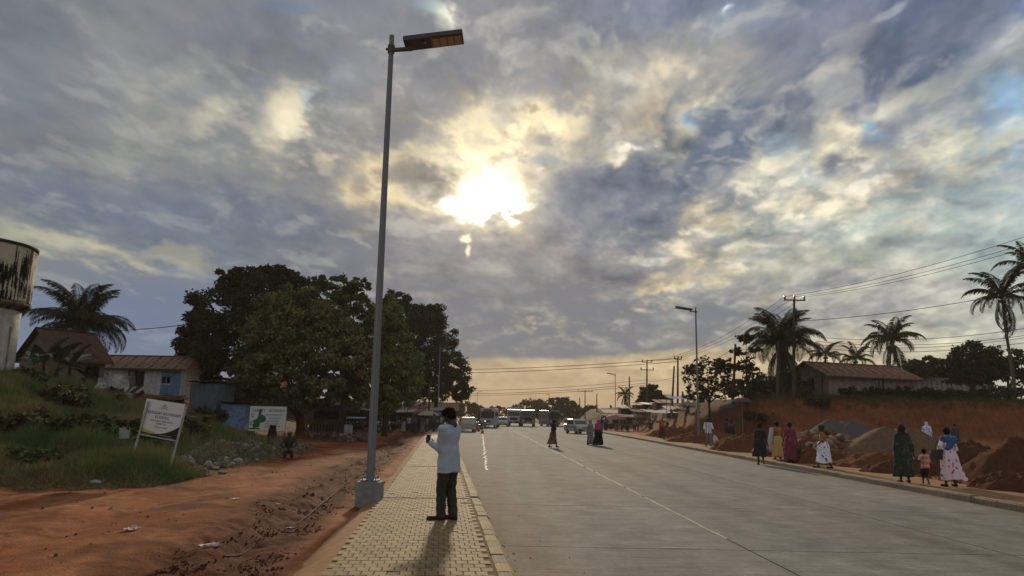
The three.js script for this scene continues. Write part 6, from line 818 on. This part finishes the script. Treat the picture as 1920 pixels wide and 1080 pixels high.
{
  const tp = (r, g, b) => mat(r, g, b, { tex: texGrime, size: 1.2, roughness: .8 });
  // left market
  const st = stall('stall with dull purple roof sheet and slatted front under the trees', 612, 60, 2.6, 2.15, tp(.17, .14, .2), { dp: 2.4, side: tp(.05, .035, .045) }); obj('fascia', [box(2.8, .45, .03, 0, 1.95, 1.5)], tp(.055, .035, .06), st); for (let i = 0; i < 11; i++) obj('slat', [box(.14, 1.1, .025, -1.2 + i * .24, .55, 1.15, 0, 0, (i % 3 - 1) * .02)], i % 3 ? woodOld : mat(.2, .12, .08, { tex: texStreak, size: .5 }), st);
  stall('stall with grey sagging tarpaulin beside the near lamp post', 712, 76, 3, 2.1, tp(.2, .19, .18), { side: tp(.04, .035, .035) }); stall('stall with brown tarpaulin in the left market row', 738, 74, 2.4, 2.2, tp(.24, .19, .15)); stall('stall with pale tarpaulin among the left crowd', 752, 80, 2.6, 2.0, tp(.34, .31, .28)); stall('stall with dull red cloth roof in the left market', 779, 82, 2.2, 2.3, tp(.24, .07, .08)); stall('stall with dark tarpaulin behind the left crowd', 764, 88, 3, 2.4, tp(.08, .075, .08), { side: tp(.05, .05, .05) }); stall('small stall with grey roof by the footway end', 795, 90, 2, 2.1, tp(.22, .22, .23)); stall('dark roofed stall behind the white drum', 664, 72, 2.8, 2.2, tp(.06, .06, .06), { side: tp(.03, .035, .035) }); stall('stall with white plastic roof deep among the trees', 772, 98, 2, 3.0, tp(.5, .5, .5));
  umbrella('pale yellow and grey market umbrella over the left crowd', 803, 78, 770, 1.15, tp(.36, .34, .24)); umbrella('violet market umbrella beside the left footway', 818, 80, 772, 1.0, tp(.13, .1, .32)); umbrella('grey brown market umbrella left of the pale one', 789, 84, 770, 1.0, tp(.2, .16, .15));
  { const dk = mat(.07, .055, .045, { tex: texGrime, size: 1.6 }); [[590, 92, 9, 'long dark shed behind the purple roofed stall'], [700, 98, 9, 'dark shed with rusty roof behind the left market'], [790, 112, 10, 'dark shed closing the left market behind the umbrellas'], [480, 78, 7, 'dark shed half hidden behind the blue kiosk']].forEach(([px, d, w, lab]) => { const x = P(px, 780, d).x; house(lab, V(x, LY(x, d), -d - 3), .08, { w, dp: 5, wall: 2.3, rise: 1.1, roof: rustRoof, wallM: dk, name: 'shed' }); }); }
  stall('stall with striped grey roof between the umbrellas', 812, 86, 2, 2.2, tp(.28, .26, .25)); stall('stall with blue tarpaulin among the left crowd', 726, 84, 2.4, 2.1, tp(.1, .13, .22)); stall('stall with rust red roof beside the white plastic one', 757, 93, 2.6, 2.4, tp(.2, .09, .07));
  // orange and green cloth hung between the trees
  { const p = P(672, 728, 66), t = thing('hanging_cloth', 'orange and green striped cloth hung between the trees', 'cloth', V(p.x, p.y - .4, -66)); for (const [c, dy] of [[tp(.5, .2, .07), 0], [tp(.16, .24, .08), -.22], [tp(.5, .42, .26), .2]]) { const g = new THREE.PlaneGeometry(1.6, .2, 10, 2), q = g.attributes.position; for (let i = 0; i < q.count; i++) { q.setY(i, q.getY(i) + .4 + dy - q.getX(i) * .35); q.setZ(i, .08 * Math.sin(q.getX(i) * 6)); } g.computeVertexNormals(); obj('stripe', [uvm(g)], c, t); } }
  // white drum and white topped table
  { const p = G(652, 812, .1), d = -p.z > 58 ? 58 : -p.z, x = P(652, 800, d).x, t = thing('plastic_drum', 'white plastic drum at the edge of the track', 'drum', V(x, LY(x, d), -d)); obj('shell', [lathe([[.01, 0], [.32, .01], [.36, .1], [.36, .3], [.38, .34], [.38, .75], [.34, .8], [.01, .81]], 18)], mat(.5, .49, .52, { tex: texGrime, size: .8, roughness: .5 }), t); obj('lid', [at(new THREE.CylinderGeometry(.34, .35, .05, 18), 0, .84, 0)], mat(.2, .2, .22), t);
    const t2 = thing('vendor_table', 'small vendor table with white sheet top behind the drum', 'table', V(x + .2, LY(x, d + 2), -d - 2)); obj('top', [box(1.4, .08, 1, 0, 1.35, 0, .06)], mat(.6, .6, .58, { tex: texGrime, size: 1 }), t2); for (const [a, b] of [[-1, -1], [1, -1], [-1, 1], [1, 1]]) obj('leg', [bar(V(a * .6, -.1, b * .4), V(a * .6, 1.33, b * .4), .03)], woodOld, t2); obj('shelf', [box(1.2, .3, .7, 0, .85, 0)], woodOld, t2); }
  // right market
  umbrella('pink market umbrella by the right footway', 1153, 98, 777, 1.6, tp(.42, .19, .19)); umbrella('grey violet umbrella at the left end of the earth bank', 1392, 61, 745, .9, tp(.11, .1, .13)); umbrella('second violet umbrella low against the bank', 1368, 63, 757, .9, tp(.09, .075, .09));
  stall('stall under a big white sheet in front of the shacks', 1236, 84, 3.0, 1.9, tp(.5, .5, .48), { dp: 2.2, turn: .2 }); stall('stall with blue white awning before the purple shop', 1275, 80, 2.4, 2.1, tp(.3, .38, .55)); stall('stall with brown roof past the pink umbrella', 1180, 94, 2.6, 1.9, tp(.2, .13, .1)); stall('stall with faded red roof beside the shacks', 1203, 96, 2.4, 1.9, tp(.26, .12, .1)); stall('stall with dark cover at the far end of the right market', 1140, 108, 2.6, 2, tp(.1, .08, .08));
}
// scrap heap before the white house: planks, poles and crumpled cloths
{
  const r = rng(71), d = 33; for (let i = 0; i < 24; i++) { const px = 155 + r() * 85, p = P(px, 742, d + r() * 2), gy = LY(p.x, -p.z), L = 1 + r() * 1.3, a = (r() - .5) * 2.4; tag(obj('scrap_plank', [beam(V(p.x, gy - .05, p.z), V(p.x + Math.sin(a) * L, gy + .15 + Math.abs(Math.cos(a)) * L * .5, p.z + (r() - .5)), .06 + r() * .12, .03)], i % 2 ? woodOld : woodPale), i % 2 ? 'dark weathered plank sticking out of the scrap heap below the white house' : 'pale bare plank sticking out of the scrap heap below the white house', 'plank', i % 2 ? 'dark planks of the scrap heap' : 'pale planks of the scrap heap'); }
  const cloth = (label, px, py, w, h, m, s) => { const p = P(px, py, d - .3), g = new THREE.PlaneGeometry(w, h, 24, 18), q = g.attributes.position; for (let i = 0; i < q.count; i++) { const X = q.getX(i), Y = q.getY(i); q.setZ(i, .25 * fbm(X * 2.3 + s, Y * 2.3, 4) + .12 * Math.sin(X * 7 + s) * (.5 - Y / h)); q.setY(i, Y + .16 * noise(X * 3 + s, 2) * (.6 - Y / h) - .3 * Math.abs(X) / w); } g.computeVertexNormals(); g.rotateX(-.35); g.rotateZ(.1 * Math.sin(s)); g.translate(p.x, p.y, p.z); tag(obj('crumpled_sheet', [uvm(g)], m), label, 'sheet'); };
  cloth('crumpled off white sheet on top of the scrap heap', 212, 714, 1.35, .65, mat(.42, .4, .36, { tex: texGrime, size: .7 }), 1); cloth('dull pink sheet hanging down the scrap heap', 206, 732, .7, .7, mat(.25, .17, .17, { tex: texGrime, size: .6 }), 4); cloth('grey sacking on the right of the scrap heap', 236, 744, .6, .5, mat(.27, .27, .25, { tex: texGrime, size: .6 }), 7); cloth('brown sacking low on the left of the scrap heap', 178, 740, .8, .5, mat(.13, .1, .08, { tex: texGrime, size: .6 }), 9);
  { const p = P(310, 745, 40), t = thing('lean_to', 'dark lean-to with flat plank roof beside the scrap heap', 'shelter', V(p.x, LY(p.x, 40), -40)); obj('roof', [box(1.6, .06, 1.4, 0, 1.0, 0, .08, 0, .06)], woodOld, t); for (const [a, b] of [[-1, 1], [1, 1], [-1, -1], [1, -1]]) obj('post', [bar(V(a * .7, -.2, b * .6), V(a * .7, 1, b * .6), .035)], woodOld, t); obj('back_board', [box(1.5, .8, .04, 0, .5, -.6)], mat(.06, .045, .035), t); }
}
// ---------- heaps on the right ----------
function heap(name, label, px, d, R, h, m, o = {}) {
  const p = P(px, 780, d), n = 84, ring = 40, pos = [], id = [], gy = LY(p.x, d) - .06; for (let j = 0; j <= ring; j++) for (let i = 0; i < n; i++) { const a = i / n * 6.2832, q = j / ring, rr = R * q * (1 + .16 * fbm(Math.cos(a) * 1.5 + px, Math.sin(a) * 1.5, 3)), x = rr * Math.cos(a) * (o.sx ?? 1), z = rr * Math.sin(a) * (o.sz ?? 1), cone = (cx, cz, k, w) => k * (1 - Math.hypot(rr * Math.cos(a) / R - cx, rr * Math.sin(a) / R - cz) / w), top = Math.max(cone(-.18, .05, .94, .82), cone(.2, -.08, 1, .8), cone(.02, .28, .8, .72), cone(-.42, -.1, .55, .55), cone(.46, .2, .5, .5)), y = h * Math.max(0, Math.min(o.flat ? .93 + .04 * Math.sin(a * 3) : 9, 1.12 * Math.pow(Math.max(0, top), o.pow ?? 1))) * (1 - Math.pow(q, 8)) + (o.rough ?? .05) * (fbm(x * 2.2 + px, z * 2.2, 5, .65) + .5 * Math.abs(noise(x * 1.1 + px, z * 1.1))) * (q < .97 ? 1 : .2); pos.push(x, y, z); }
  for (let j = 0; j < ring; j++) for (let i = 0; i < n; i++) { const a = j * n + i, b = j * n + (i + 1) % n; id.push(a, b, a + n, b, b + n, a + n); } const g = new THREE.BufferGeometry(); g.setAttribute('position', new THREE.Float32BufferAttribute(pos, 3)); g.setIndex(id); g.computeVertexNormals(); const t = obj(name, [uvm(g)], m); t.position.set(p.x, gy, -d); return tag(t, label, 'heap');
}
const earth = mat(.185, .08, .045, { tex: texSoil, size: 1, bump: .03, roughness: 1 }), earthD = mat(.125, .06, .038, { tex: texSoil, size: .8, bump: .03, roughness: 1 }), sand = mat(.19, .135, .088, { tex: texSoil, size: 1.2, bump: .006, roughness: 1 }), gravel = mat(.13, .125, .12, { tex: texGrain, size: .5, bump: .02, roughness: 1 });
heap('sand_heap', 'broad flat topped heap of tan sand behind the woman in dark green', 1676, 35, 3.4, 1.5, sand, { flat: 1, rough: .07 });
heap('gravel_heap', 'grey gravel heap rising behind the pale stones', 1575, 43, 3.4, 1.8, gravel, { flat: 1, rough: .1 });
heap('stone_heap_core', 'earthy core of the heap of pale laterite stones', 1535, 37, 3.3, 1.2, earth, { rough: .12 });
heap('earth_mound', 'dark red earth mound at the right edge beyond the footway', 1925, 23.5, 2.4, 1.3, earthD, { rough: .22, pow: .8 }); heap('earth_mound', 'dark earth mound behind the woman in flowered dress', 1800, 26.5, 2.0, 1.05, earthD, { rough: .2, pow: .7 }); heap('earth_mound', 'low ridge of loose earth right of the flowered dress', 1885, 20.6, 1.2, .45, earthD, { rough: .2, pow: .7 }); heap('earth_mound', 'low red earth spill in front of the sand heap', 1660, 29.5, 1.9, .55, earth, { rough: .18, sx: 1.3, pow: .7 }); heap('earth_mound', 'rough red earth mound behind the woman in black', 1405, 42, 2.2, .9, earth, { rough: .35, sx: 1.1, pow: .7 }); heap('earth_mound', 'red earth mound between the maroon dress and the wrap skirt', 1530, 31.5, 1.5, .6, earth, { rough: .3, sx: 1.2, pow: .7 }); heap('earth_mound', 'long low earth mound by the right street lamp', 1325, 56, 2.6, .8, earth, { rough: .3, sx: 1.2, pow: .7 }); heap('earth_mound', 'weedy earth mound before the white sheet stall', 1262, 72, 2.6, .8, earth, { rough: .3, sx: 1.1, pow: .7 }); heap('earth_mound', 'dark clod ridge left of the dark green dress', 1690, 26.5, 1.3, .45, earthD, { rough: .2, sx: 1.3, pow: .7 });
function rockGeo(seed) { const g = new THREE.IcosahedronGeometry(1, 1), p = g.attributes.position, r = rng(seed), s = [.7 + r() * .6, .5 + r() * .4, .7 + r() * .5]; for (let i = 0; i < p.count; i++) { const x = p.getX(i), y = p.getY(i), z = p.getZ(i), k = 1 + .35 * noise(x * 1.4 + seed * 3, y * 1.4 + z * 1.7 + seed); p.setXYZ(i, x * k * s[0], y * k * s[1], z * k * s[2]); } g.computeVertexNormals(); return uvm(g); }
const rocks = [1, 2, 3, 4, 5].map(rockGeo);
{
  const r = rng(61), t = thing('stone_heap', 'heap of pale and reddish laterite stones before the gravel heap', 'heap', V(P(1535, 780, 37).x, LY(P(1535, 780, 37).x, 37), -37)), ms = [mat(.36, .24, .17, { tex: texGrime, size: .5 }), mat(.27, .14, .09, { tex: texGrime, size: .5 }), mat(.42, .32, .24, { tex: texGrime, size: .5 }), mat(.22, .12, .085, { tex: texGrime, size: .5 })];
  for (let i = 0; i < 230; i++) { const a = r() * 6.28, q = Math.pow(r(), .55) * .95, R = 3.3, m = obj('stone', rocks[i % 5], ms[Math.floor(r() * 4)], t), s = .1 + r() * .15; m.position.set(Math.cos(a) * q * R, 1.25 * (1 - q) + .02 + r() * .06, Math.sin(a) * q * R); m.rotation.set(r() * 6, r() * 6, r() * 6); m.scale.setScalar(s); }
  [[1428, 835, 36, .28, 'large rounded pale stone lying behind the yellow skirt'], [1440, 838, 35, .22, 'smaller pale stone beside the large rounded one'], [179, 918, 17.4, .13, 'pale stone lying at the foot of the grass bank'], [418, 885, 21.6, .12, 'whitish stone at the rubble edge by the track'], [404, 878, 22.4, .11, 'grey stone just inside the rubble patch']].forEach(([px, py, d, s, lab]) => { const x = P(px, py, d).x; const m = obj('boulder', rocks[2], mat(.4, .36, .31, { tex: texGrime, size: .5 })); m.position.set(x, LY(x, d) + s * .35, -d); m.scale.setScalar(s); tag(m, lab, 'stone'); });
}
// loose stuff nobody could count: rubble, clods, pebbles
function scatter(name, label, n, pick, cols, seed, sMin, sMax) { const r = rng(seed), m = new THREE.InstancedMesh(rocks[seed % 5], mat(1, 1, 1, { tex: texGrime, size: .6 }), n), q = new THREE.Matrix4(), e = new THREE.Euler(), c = new THREE.Color(); let k = 0, guard = 0; while (k < n && guard++ < n * 40) { const [x, d, y] = pick(r) ?? []; if (x === undefined) continue; const s = lerp(sMin, sMax, Math.pow(r(), 3)); e.set(r() * 6, r() * 6, r() * 6); q.makeRotationFromEuler(e); q.scale(new THREE.Vector3(s, s, s)); q.setPosition(x, (y ?? LY(x, d)) + s * .2, -d); m.setMatrixAt(k, q); const [a, b, g] = cols[Math.floor(r() * cols.length)], j = .75 + .5 * r(); c.setRGB(a * j, b * j, g * j); m.setColorAt(k, c); k++; } m.count = k; m.name = numbered(name); m.userData = { kind: 'stuff', label, category: name.replace('_', ' ') }; scene.add(m); }
scatter('rubble', 'grey and whitish rubble strewn below the kiosks', 2400, (r) => { const d = 20 + r() * 19, x = -8.3 - r() * 6; return bankIn(x, d) > .1 && noise(x * .8, d * .8) > -.3 ? [x, d] : null; }, [[.27, .24, .2], [.36, .33, .29], [.17, .14, .11], [.15, .12, .11]], 3, .025, .15);
scatter('clods', 'dark red clods churned up along the footway edge', 3800, (r) => { const d = 7.5 + 45 * Math.pow(r(), 1.8), off = .3 + 2.0 * r() * (.6 + .4 * r()), x = pathL(d) - .3 - off; return noise(x * 1.3, d * .8) + .5 * noise(x * 3.5, d * 2.5) > .08 + .3 * r() ? [x, d] : null; }, [[.11, .042, .024], [.085, .034, .02], [.14, .056, .032], [.17, .08, .045]], 4, .004, .024);
scatter('pebbles', 'small stones and grit lying on the earth track', 700, (r) => { const d = 7.5 + 30 * Math.pow(r(), 1.7), x = pathL(d) - 3 - 9 * r(); return bankIn(x, d) < .2 ? [x, d] : null; }, [[.26, .12, .07], [.2, .1, .06], [.34, .26, .2]], 6, .005, .03);
scatter('clods', 'red clods and stones along the right footway', 2600, (r) => { const d = 15 + 60 * Math.pow(r(), 1.5), x = kerbR(d) + 2.1 + 6 * Math.pow(r(), 1.5); return [x, d]; }, [[.14, .062, .038], [.19, .09, .055], [.1, .05, .034], [.26, .17, .12]], 9, .015, .1);
scatter('rubble', 'broken bricks and stones before the plank stalls on the left', 800, (r) => { const d = 46 + 24 * r(), x = P(560 + 130 * r(), 780, d).x; return [x, d]; }, [[.18, .09, .06], [.24, .18, .14], [.1, .07, .055]], 11, .05, .24);
scatter('grit', 'dark grit and leaf litter on the road beside the kerb', 220, (r) => { const d = 8 + 40 * Math.pow(r(), 2), x = kerbL(d) + .06 + 1.6 * Math.pow(r(), 2.2); return [x, d, 0]; }, [[.05, .035, .025], [.09, .055, .035]], 12, .003, .012);
// concrete block, planks, puddle-side bits and litter
{
  { const p = P(436, 856, 29), t = obj('concrete_block', [box(.62, .34, .5, 0, .12, 0, 0, .2, 0, .02)], mat(.17, .16, .14, { tex: texGrime, size: .7, bump: .01 })); t.position.set(p.x, LY(p.x, 29), -29); tag(t, 'squat grey concrete block half sunk in the rubble', 'block'); }
  const bits = [[392, 1036, 'white scrap of plastic on the track below the churned patch', .16], [545, 990, 'pale scrap of paper on the track edge', .07], [245, 1000, 'pale flattened bottle in the rut', .16], [522, 946, 'tiny white scrap on the pale track', .06], [735, 905, 'white scrap lying beside the cement strip', .06], [440, 940, 'dirty white rag by the tyre marks', .1]]; const r = rng(19);
  bits.forEach(([px, py, lab, s]) => { const p = G(px, py, .02), d = -p.z; const g = new THREE.PlaneGeometry(s * 1.6, s, 6, 4); g.rotateX(-Math.PI / 2); const q = g.attributes.position; for (let i = 0; i < q.count; i++) q.setY(i, .02 + s * .35 * Math.abs(noise(q.getX(i) * 12 + px, q.getZ(i) * 12))); g.computeVertexNormals(); g.rotateY(r() * 3); const m = obj('litter', [uvm(g)], mat(.5, .47, .43, { tex: texGrime, size: .3, roughness: .7 })); m.position.set(p.x, LY(p.x, d), -d); tag(m, lab, 'litter'); });
  // half buried hose or cable along the churned verge
  const pts = [[640, 910], [600, 945], [560, 975], [500, 1000], [450, 1028], [420, 1042]].map(([x, y]) => { const p = G(x, y, .04); p.y = LY(p.x, -p.z) + .004; return p; }); tag(obj('hose', [tube(pts, .014, 60, 6)], mat(.13, .1, .08, { tex: texGrime, size: .4 })), 'thin muddy hose lying along the churned verge', 'hose');
}
// ---------- vehicles ----------
const tyre = mat(.015, .015, .015, { roughness: .9 }), rimM = mat(.3, .3, .3, { metalness: .6, roughness: .4 }), lampW = mat(.55, .55, .5, { roughness: .2 }), lampR = mat(.35, .02, .02, { roughness: .25 }), plateM = mat(.5, .45, .2), blackP = mat(.02, .02, .02, { roughness: .6 });
function wheel(t, x, z, r, w) { const q = obj('wheel', [at(new THREE.CylinderGeometry(r, r, w, 20).rotateZ(Math.PI / 2), x, r, z)], tyre, t); obj('rim', [at(new THREE.CylinderGeometry(r * .6, r * .6, w + .02, 14).rotateZ(Math.PI / 2), x, r, z)], rimM, q); }
// side profile drawn along z (front = +z), extruded across x
function side(pts, w, bev) { const g = prism(pts, w - 2 * bev, bev); g.translate(0, 0, -(w - 2 * bev) / 2); g.rotateY(-Math.PI / 2); return g; }
function motorCar(label, p, turn, m, o = {}) {
  const t = thing('car', label, 'car', p, turn), L = o.L ?? 4.2, W = 1.68, H = o.H ?? 1.47, e = o.estate;
  obj('body', [side([[-L / 2, .32], [-L / 2, .8], [-L / 2 + .05, .92], [L * .2, .95], [L / 2 - .12, .78], [L / 2, .6], [L / 2, .3]], W, .05)], m, t);
  obj('cabin', [side(e ? [[-L / 2 + .04, .9], [-L / 2 + .3, H - .06], [-L / 2 + .5, H], [L * .06, H], [L * .24, .93]] : [[-L / 2 + .35, .9], [-L * .28, H], [L * .04, H], [L * .24, .93]], W - .16, .06)], m, t);
  const rz = e ? -L / 2 + .15 : -L * .37, ra = e ? .42 : .75; obj('rear_window', [box(W - .42, .4, .02, 0, (H + .93) / 2, rz, ra, 0, 0)], glassDark, t);
  obj('windscreen', [box(W - .36, .56, .02, 0, (H + .93) / 2 + .01, L * .165, -.95, 0, 0)], glassDark, t);
  for (const s of [-1, 1]) { obj('side_window', [box(.02, .34, L * .2, s * (W / 2 - .035), (H + .92) / 2, L * .02)], glassDark, t); obj('side_window', [box(.02, .34, L * .18, s * (W / 2 - .035), (H + .92) / 2, -L * .2)], glassDark, t); obj('headlight', [box(.32, .14, .06, s * .6, .66, L / 2 - .0)], lampW, t); obj('tail_light', [box(.16, e ? .3 : .16, .05, s * .72, .75, -L / 2 - .01)], lampR, t); obj('mirror', [box(.14, .1, .08, s * (W / 2 + .06), .98, L * .2)], m, t); wheel(t, s * (W / 2 - .1), L * .31, .31, .2); wheel(t, s * (W / 2 - .1), -L * .3, .31, .2); }
  obj('front_bumper', [box(W - .04, .2, .12, 0, .4, L / 2 + .03, 0, 0, 0, .02)], blackP, t); obj('rear_bumper', [box(W - .04, .2, .12, 0, .42, -L / 2 - .03, 0, 0, 0, .02)], m, t); obj('grille', [box(.7, .12, .03, 0, .64, L / 2 + .02)], blackP, t); obj('number_plate', [box(.5, .12, .01, 0, .42, L / 2 + .1)], plateM, t); obj('number_plate', [box(.5, .12, .01, 0, .62, -L / 2 - .05)], plateM, t); if (o.band) for (const s of [-1, 1]) obj('side_stripe', [box(.012, .1, L * .7, s * (W / 2 + .002), .7, -.1)], o.band, t); return t;
}
function bus(label, p, turn, m, o = {}) {
  const t = thing('bus', label, 'bus', p, turn), L = o.L ?? 7, W = 2.1, H = 2.7; obj('body', [side([[-L / 2, .4], [-L / 2, H - .15], [-L / 2 + .15, H], [L / 2 - .3, H], [L / 2 - .06, H - .3], [L / 2, 1.3], [L / 2, .4]], W, .07)], m, t); if (o.roofM) obj('roof', [box(W - .16, .06, L - .4, 0, H + .07, -.05, 0, 0, 0, .02)], o.roofM, t);
  obj('windscreen', [box(W - .26, .95, .03, 0, 1.85, L / 2 + .06, -.06)], glassDark, t); obj('rear_window', [box(W - .5, .8, .03, 0, 1.9, -L / 2 - .075)], glassDark, t); obj('destination_board', [box(1.3, .18, .03, 0, H - .2, L / 2 - .02, -.5)], blackP, t); for (const s of [-1, 1]) { const n = 5; for (let i = 0; i < n; i++) obj('side_window', [box(.02, .75, L * .15, s * (W / 2 + .002), 1.85, -L * .38 + i * L * .185)], glassDark, t); obj('headlight', [box(.26, .22, .05, s * .75, .85, L / 2 + .07)], lampW, t); obj('mirror', [box(.14, .36, .08, s * (W / 2 + .16), 2.0, L / 2)], blackP, t); wheel(t, s * (W / 2 - .12), L * .32, .4, .24); wheel(t, s * (W / 2 - .12), -L * .3, .4, .24); } obj('front_bumper', [box(W, .28, .16, 0, .5, L / 2 + .1, 0, 0, 0, .03)], o.bump ?? m, t); obj('number_plate', [box(.5, .12, .02, 0, .52, L / 2 + .19)], plateM, t); obj('grille', [box(.9, .22, .03, 0, .88, L / 2 + .075)], blackP, t); obj('side_band', [box(W + .012, .22, L * .9, 0, 1.1, 0)], o.band ?? m, t); return t;
}
function lorry(label, p, turn, cab, bodyM, o = {}) {
  const t = thing('lorry', label, 'lorry', p, turn), W = 2.3, H = o.H ?? 2.7; obj('cab', [side([[.2, .6], [.2, H], [.35, H + .1], [1.7, H], [2.0, 1.5], [2.05, .6]], W, .07)], cab, t); obj('windscreen', [box(W - .3, .75, .03, 0, H - .62, 1.95, -.22)], glassDark, t); if (o.box) obj('box_body', [box(W + .1, o.box, 4.6, 0, .95 + o.box / 2, -2.3, 0, 0, 0, .03)], bodyM, t); else { obj('load_bed', [box(W, .2, 4.4, 0, 1.1, -2.2), box(W, .7, .08, 0, 1.5, -4.4), box(.08, .7, 4.4, -W / 2, 1.5, -2.2), box(.08, .7, 4.4, W / 2, 1.5, -2.2)], bodyM, t); }
  obj('chassis', [box(.8, .25, 6.2, 0, .75, -1.4)], blackP, t); for (const s of [-1, 1]) { obj('headlight', [box(.3, .2, .06, s * .82, .95, 2.12)], lampW, t); obj('mirror', [box(.16, .4, .08, s * (W / 2 + .18), H - .6, 1.8)], blackP, t); wheel(t, s * (W / 2 - .16), 1.1, .5, .28); wheel(t, s * (W / 2 - .18), -3.2, .5, .36); obj('door_window', [box(.02, .55, .9, s * (W / 2 + .003), H - .6, 1.0)], glassDark, t); } obj('bumper', [box(W, .35, .2, 0, .62, 2.15, 0, 0, 0, .03)], o.bump ?? blackP, t); obj('grille', [box(1.2, .4, .03, 0, 1.25, 2.13)], blackP, t); obj('number_plate', [box(.5, .12, .02, 0, .62, 2.27)], plateM, t); return t;
}
{
  const on = (px, d) => V(P(px, 790, d).x, 0.001, -d), whiteP = mat(.52, .52, .5, { tex: texGrime, size: 1.6, roughness: .35 }), cream = mat(.5, .48, .42, { tex: texGrime, size: 1.6, roughness: .4 });
  motorCar('dusty white estate car parked in the left lay-by', on(876, 82), AWAY + .12, cream, { estate: 1 });
  bus('white minibus with pale blue front coming down the left side', on(918, 112), -.06, whiteP, { band: mat(.2, .3, .42, { roughness: .4 }), bump: mat(.3, .38, .46, { roughness: .4 }) });
  motorCar('white saloon car behind the minibus', on(943, 122), -.05, whiteP, {});
  lorry('lorry with tall white box body in the far queue', on(964, 132), -.05, whiteP, whiteP, { box: 2.3 });
  lorry('dark lorry with pale cab roof beside the white box lorry', on(990, 128), 0, mat(.05, .055, .06, { roughness: .5 }), mat(.05, .05, .05), { H: 2.6, bump: mat(.16, .16, .16) });
  bus('dark green bus with white roof seen from its side', on(1030, 135), .35, mat(.05, .07, .06, { roughness: .4 }), { roofM: whiteP, L: 4.6, band: mat(.24, .27, .25) });
  motorCar('white hatchback with blue side stripe facing down the right lane', on(1084, 82), .32, whiteP, { band: mat(.06, .08, .25), L: 3.9 });
  // motorcycles
  const moto = (label, p, turn, m) => { const t = thing('motorcycle', label, 'motorcycle', p, turn); for (const z of [-.62, .62]) { const w = obj('wheel', [new THREE.TorusGeometry(.27, .05, 8, 22).rotateY(Math.PI / 2).translate(0, .32, z)], tyre, t); obj('hub', [at(new THREE.CylinderGeometry(.07, .07, .1, 10).rotateZ(Math.PI / 2), 0, .32, z)], rimM, w); for (let i = 0; i < 6; i++) obj('spoke', [bar(V(0, .32, z), V(0, .32 + .26 * Math.sin(i * 1.047), z + .26 * Math.cos(i * 1.047)), .006, .006, 4)], rimM, w); } obj('frame', [tube([V(0, .35, -.6), V(0, .6, -.3), V(0, .8, .2), V(0, .9, .4)], .03, 14, 6), tube([V(0, .8, .25), V(0, .4, .1), V(0, .38, -.3)], .028, 12, 6)], blackP, t); obj('engine', [box(.24, .26, .34, 0, .46, .02, 0, 0, 0, .03)], rimM, t); obj('fuel_tank', [ball(.17, 0, .86, .18, .8, .7, 1.4)], m, t); obj('seat', [box(.24, .09, .66, 0, .84, -.33, -.04, 0, 0, .03)], blackP, t); obj('fork', [bar(V(-.07, .32, .62), V(-.07, 1.0, .38), .02), bar(V(.07, .32, .62), V(.07, 1.0, .38), .02)], rimM, t); obj('handlebar', [tube([V(-.34, 1.05, .25), V(-.14, 1.06, .4), V(.14, 1.06, .4), V(.34, 1.05, .25)], .015, 14, 5)], blackP, t); obj('headlight', [ball(.09, 0, .92, .48, 1, 1, .7)], lampW, t); obj('mudguard', [new THREE.TorusGeometry(.34, .04, 6, 14, 1.7).rotateY(Math.PI / 2).translate(0, .32, .62)], m, t); return t; };
  moto('red motorcycle parked on the road by the estate car', on(892, 88), .6, mat(.3, .03, .03, { roughness: .35 })); moto('black motorcycle parked beside the red one', on(899, 94), -.4, mat(.02, .02, .022, { roughness: .35 })); moto('blue motorcycle behind the other two', on(907, 102), .9, mat(.04, .07, .2, { roughness: .35 })); { const x = P(700, 790, 70).x; moto('dark red motorcycle parked before the left stalls', V(x, LY(x, 70), -70), 1.4, mat(.16, .03, .03, { roughness: .35 })); } { const x = P(722, 790, 68).x; moto('black motorcycle parked before the left stalls beside the dark red one', V(x, LY(x, 68), -68), 1.1, mat(.02, .02, .02, { roughness: .35 })); }
  const cone = (lab, px, d) => { const t = thing('traffic_cone', lab, 'cone', on(px, d)); obj('base', [box(.42, .04, .42, 0, .02, 0, 0, .3)], mat(.3, .04, .03, { roughness: .7 }), t); obj('cone', [lathe([[.16, .04], [.15, .08], [.035, .68], [.001, .69]], 16)], mat(.42, .05, .035, { roughness: .6 }), t); obj('band', [lathe([[.112, .28], [.09, .42]], 16).scale(1.03, 1, 1.03)], mat(.5, .4, .38), t); }; cone('red traffic cone standing on the worn white edge line', 905, 75); cone('red traffic cone behind the one on the edge line', 898, 84); cone('red traffic cone by the parked motorcycles', 891, 80);
}
// ---------- thin evening haze ----------
scene.fog = new THREE.FogExp2(new THREE.Color(1, .86, .68), .0003);
scene.traverse((o) => { if (o.isMesh) { o.castShadow = true; o.receiveShadow = true; } });
renderer.render(scene, camera);
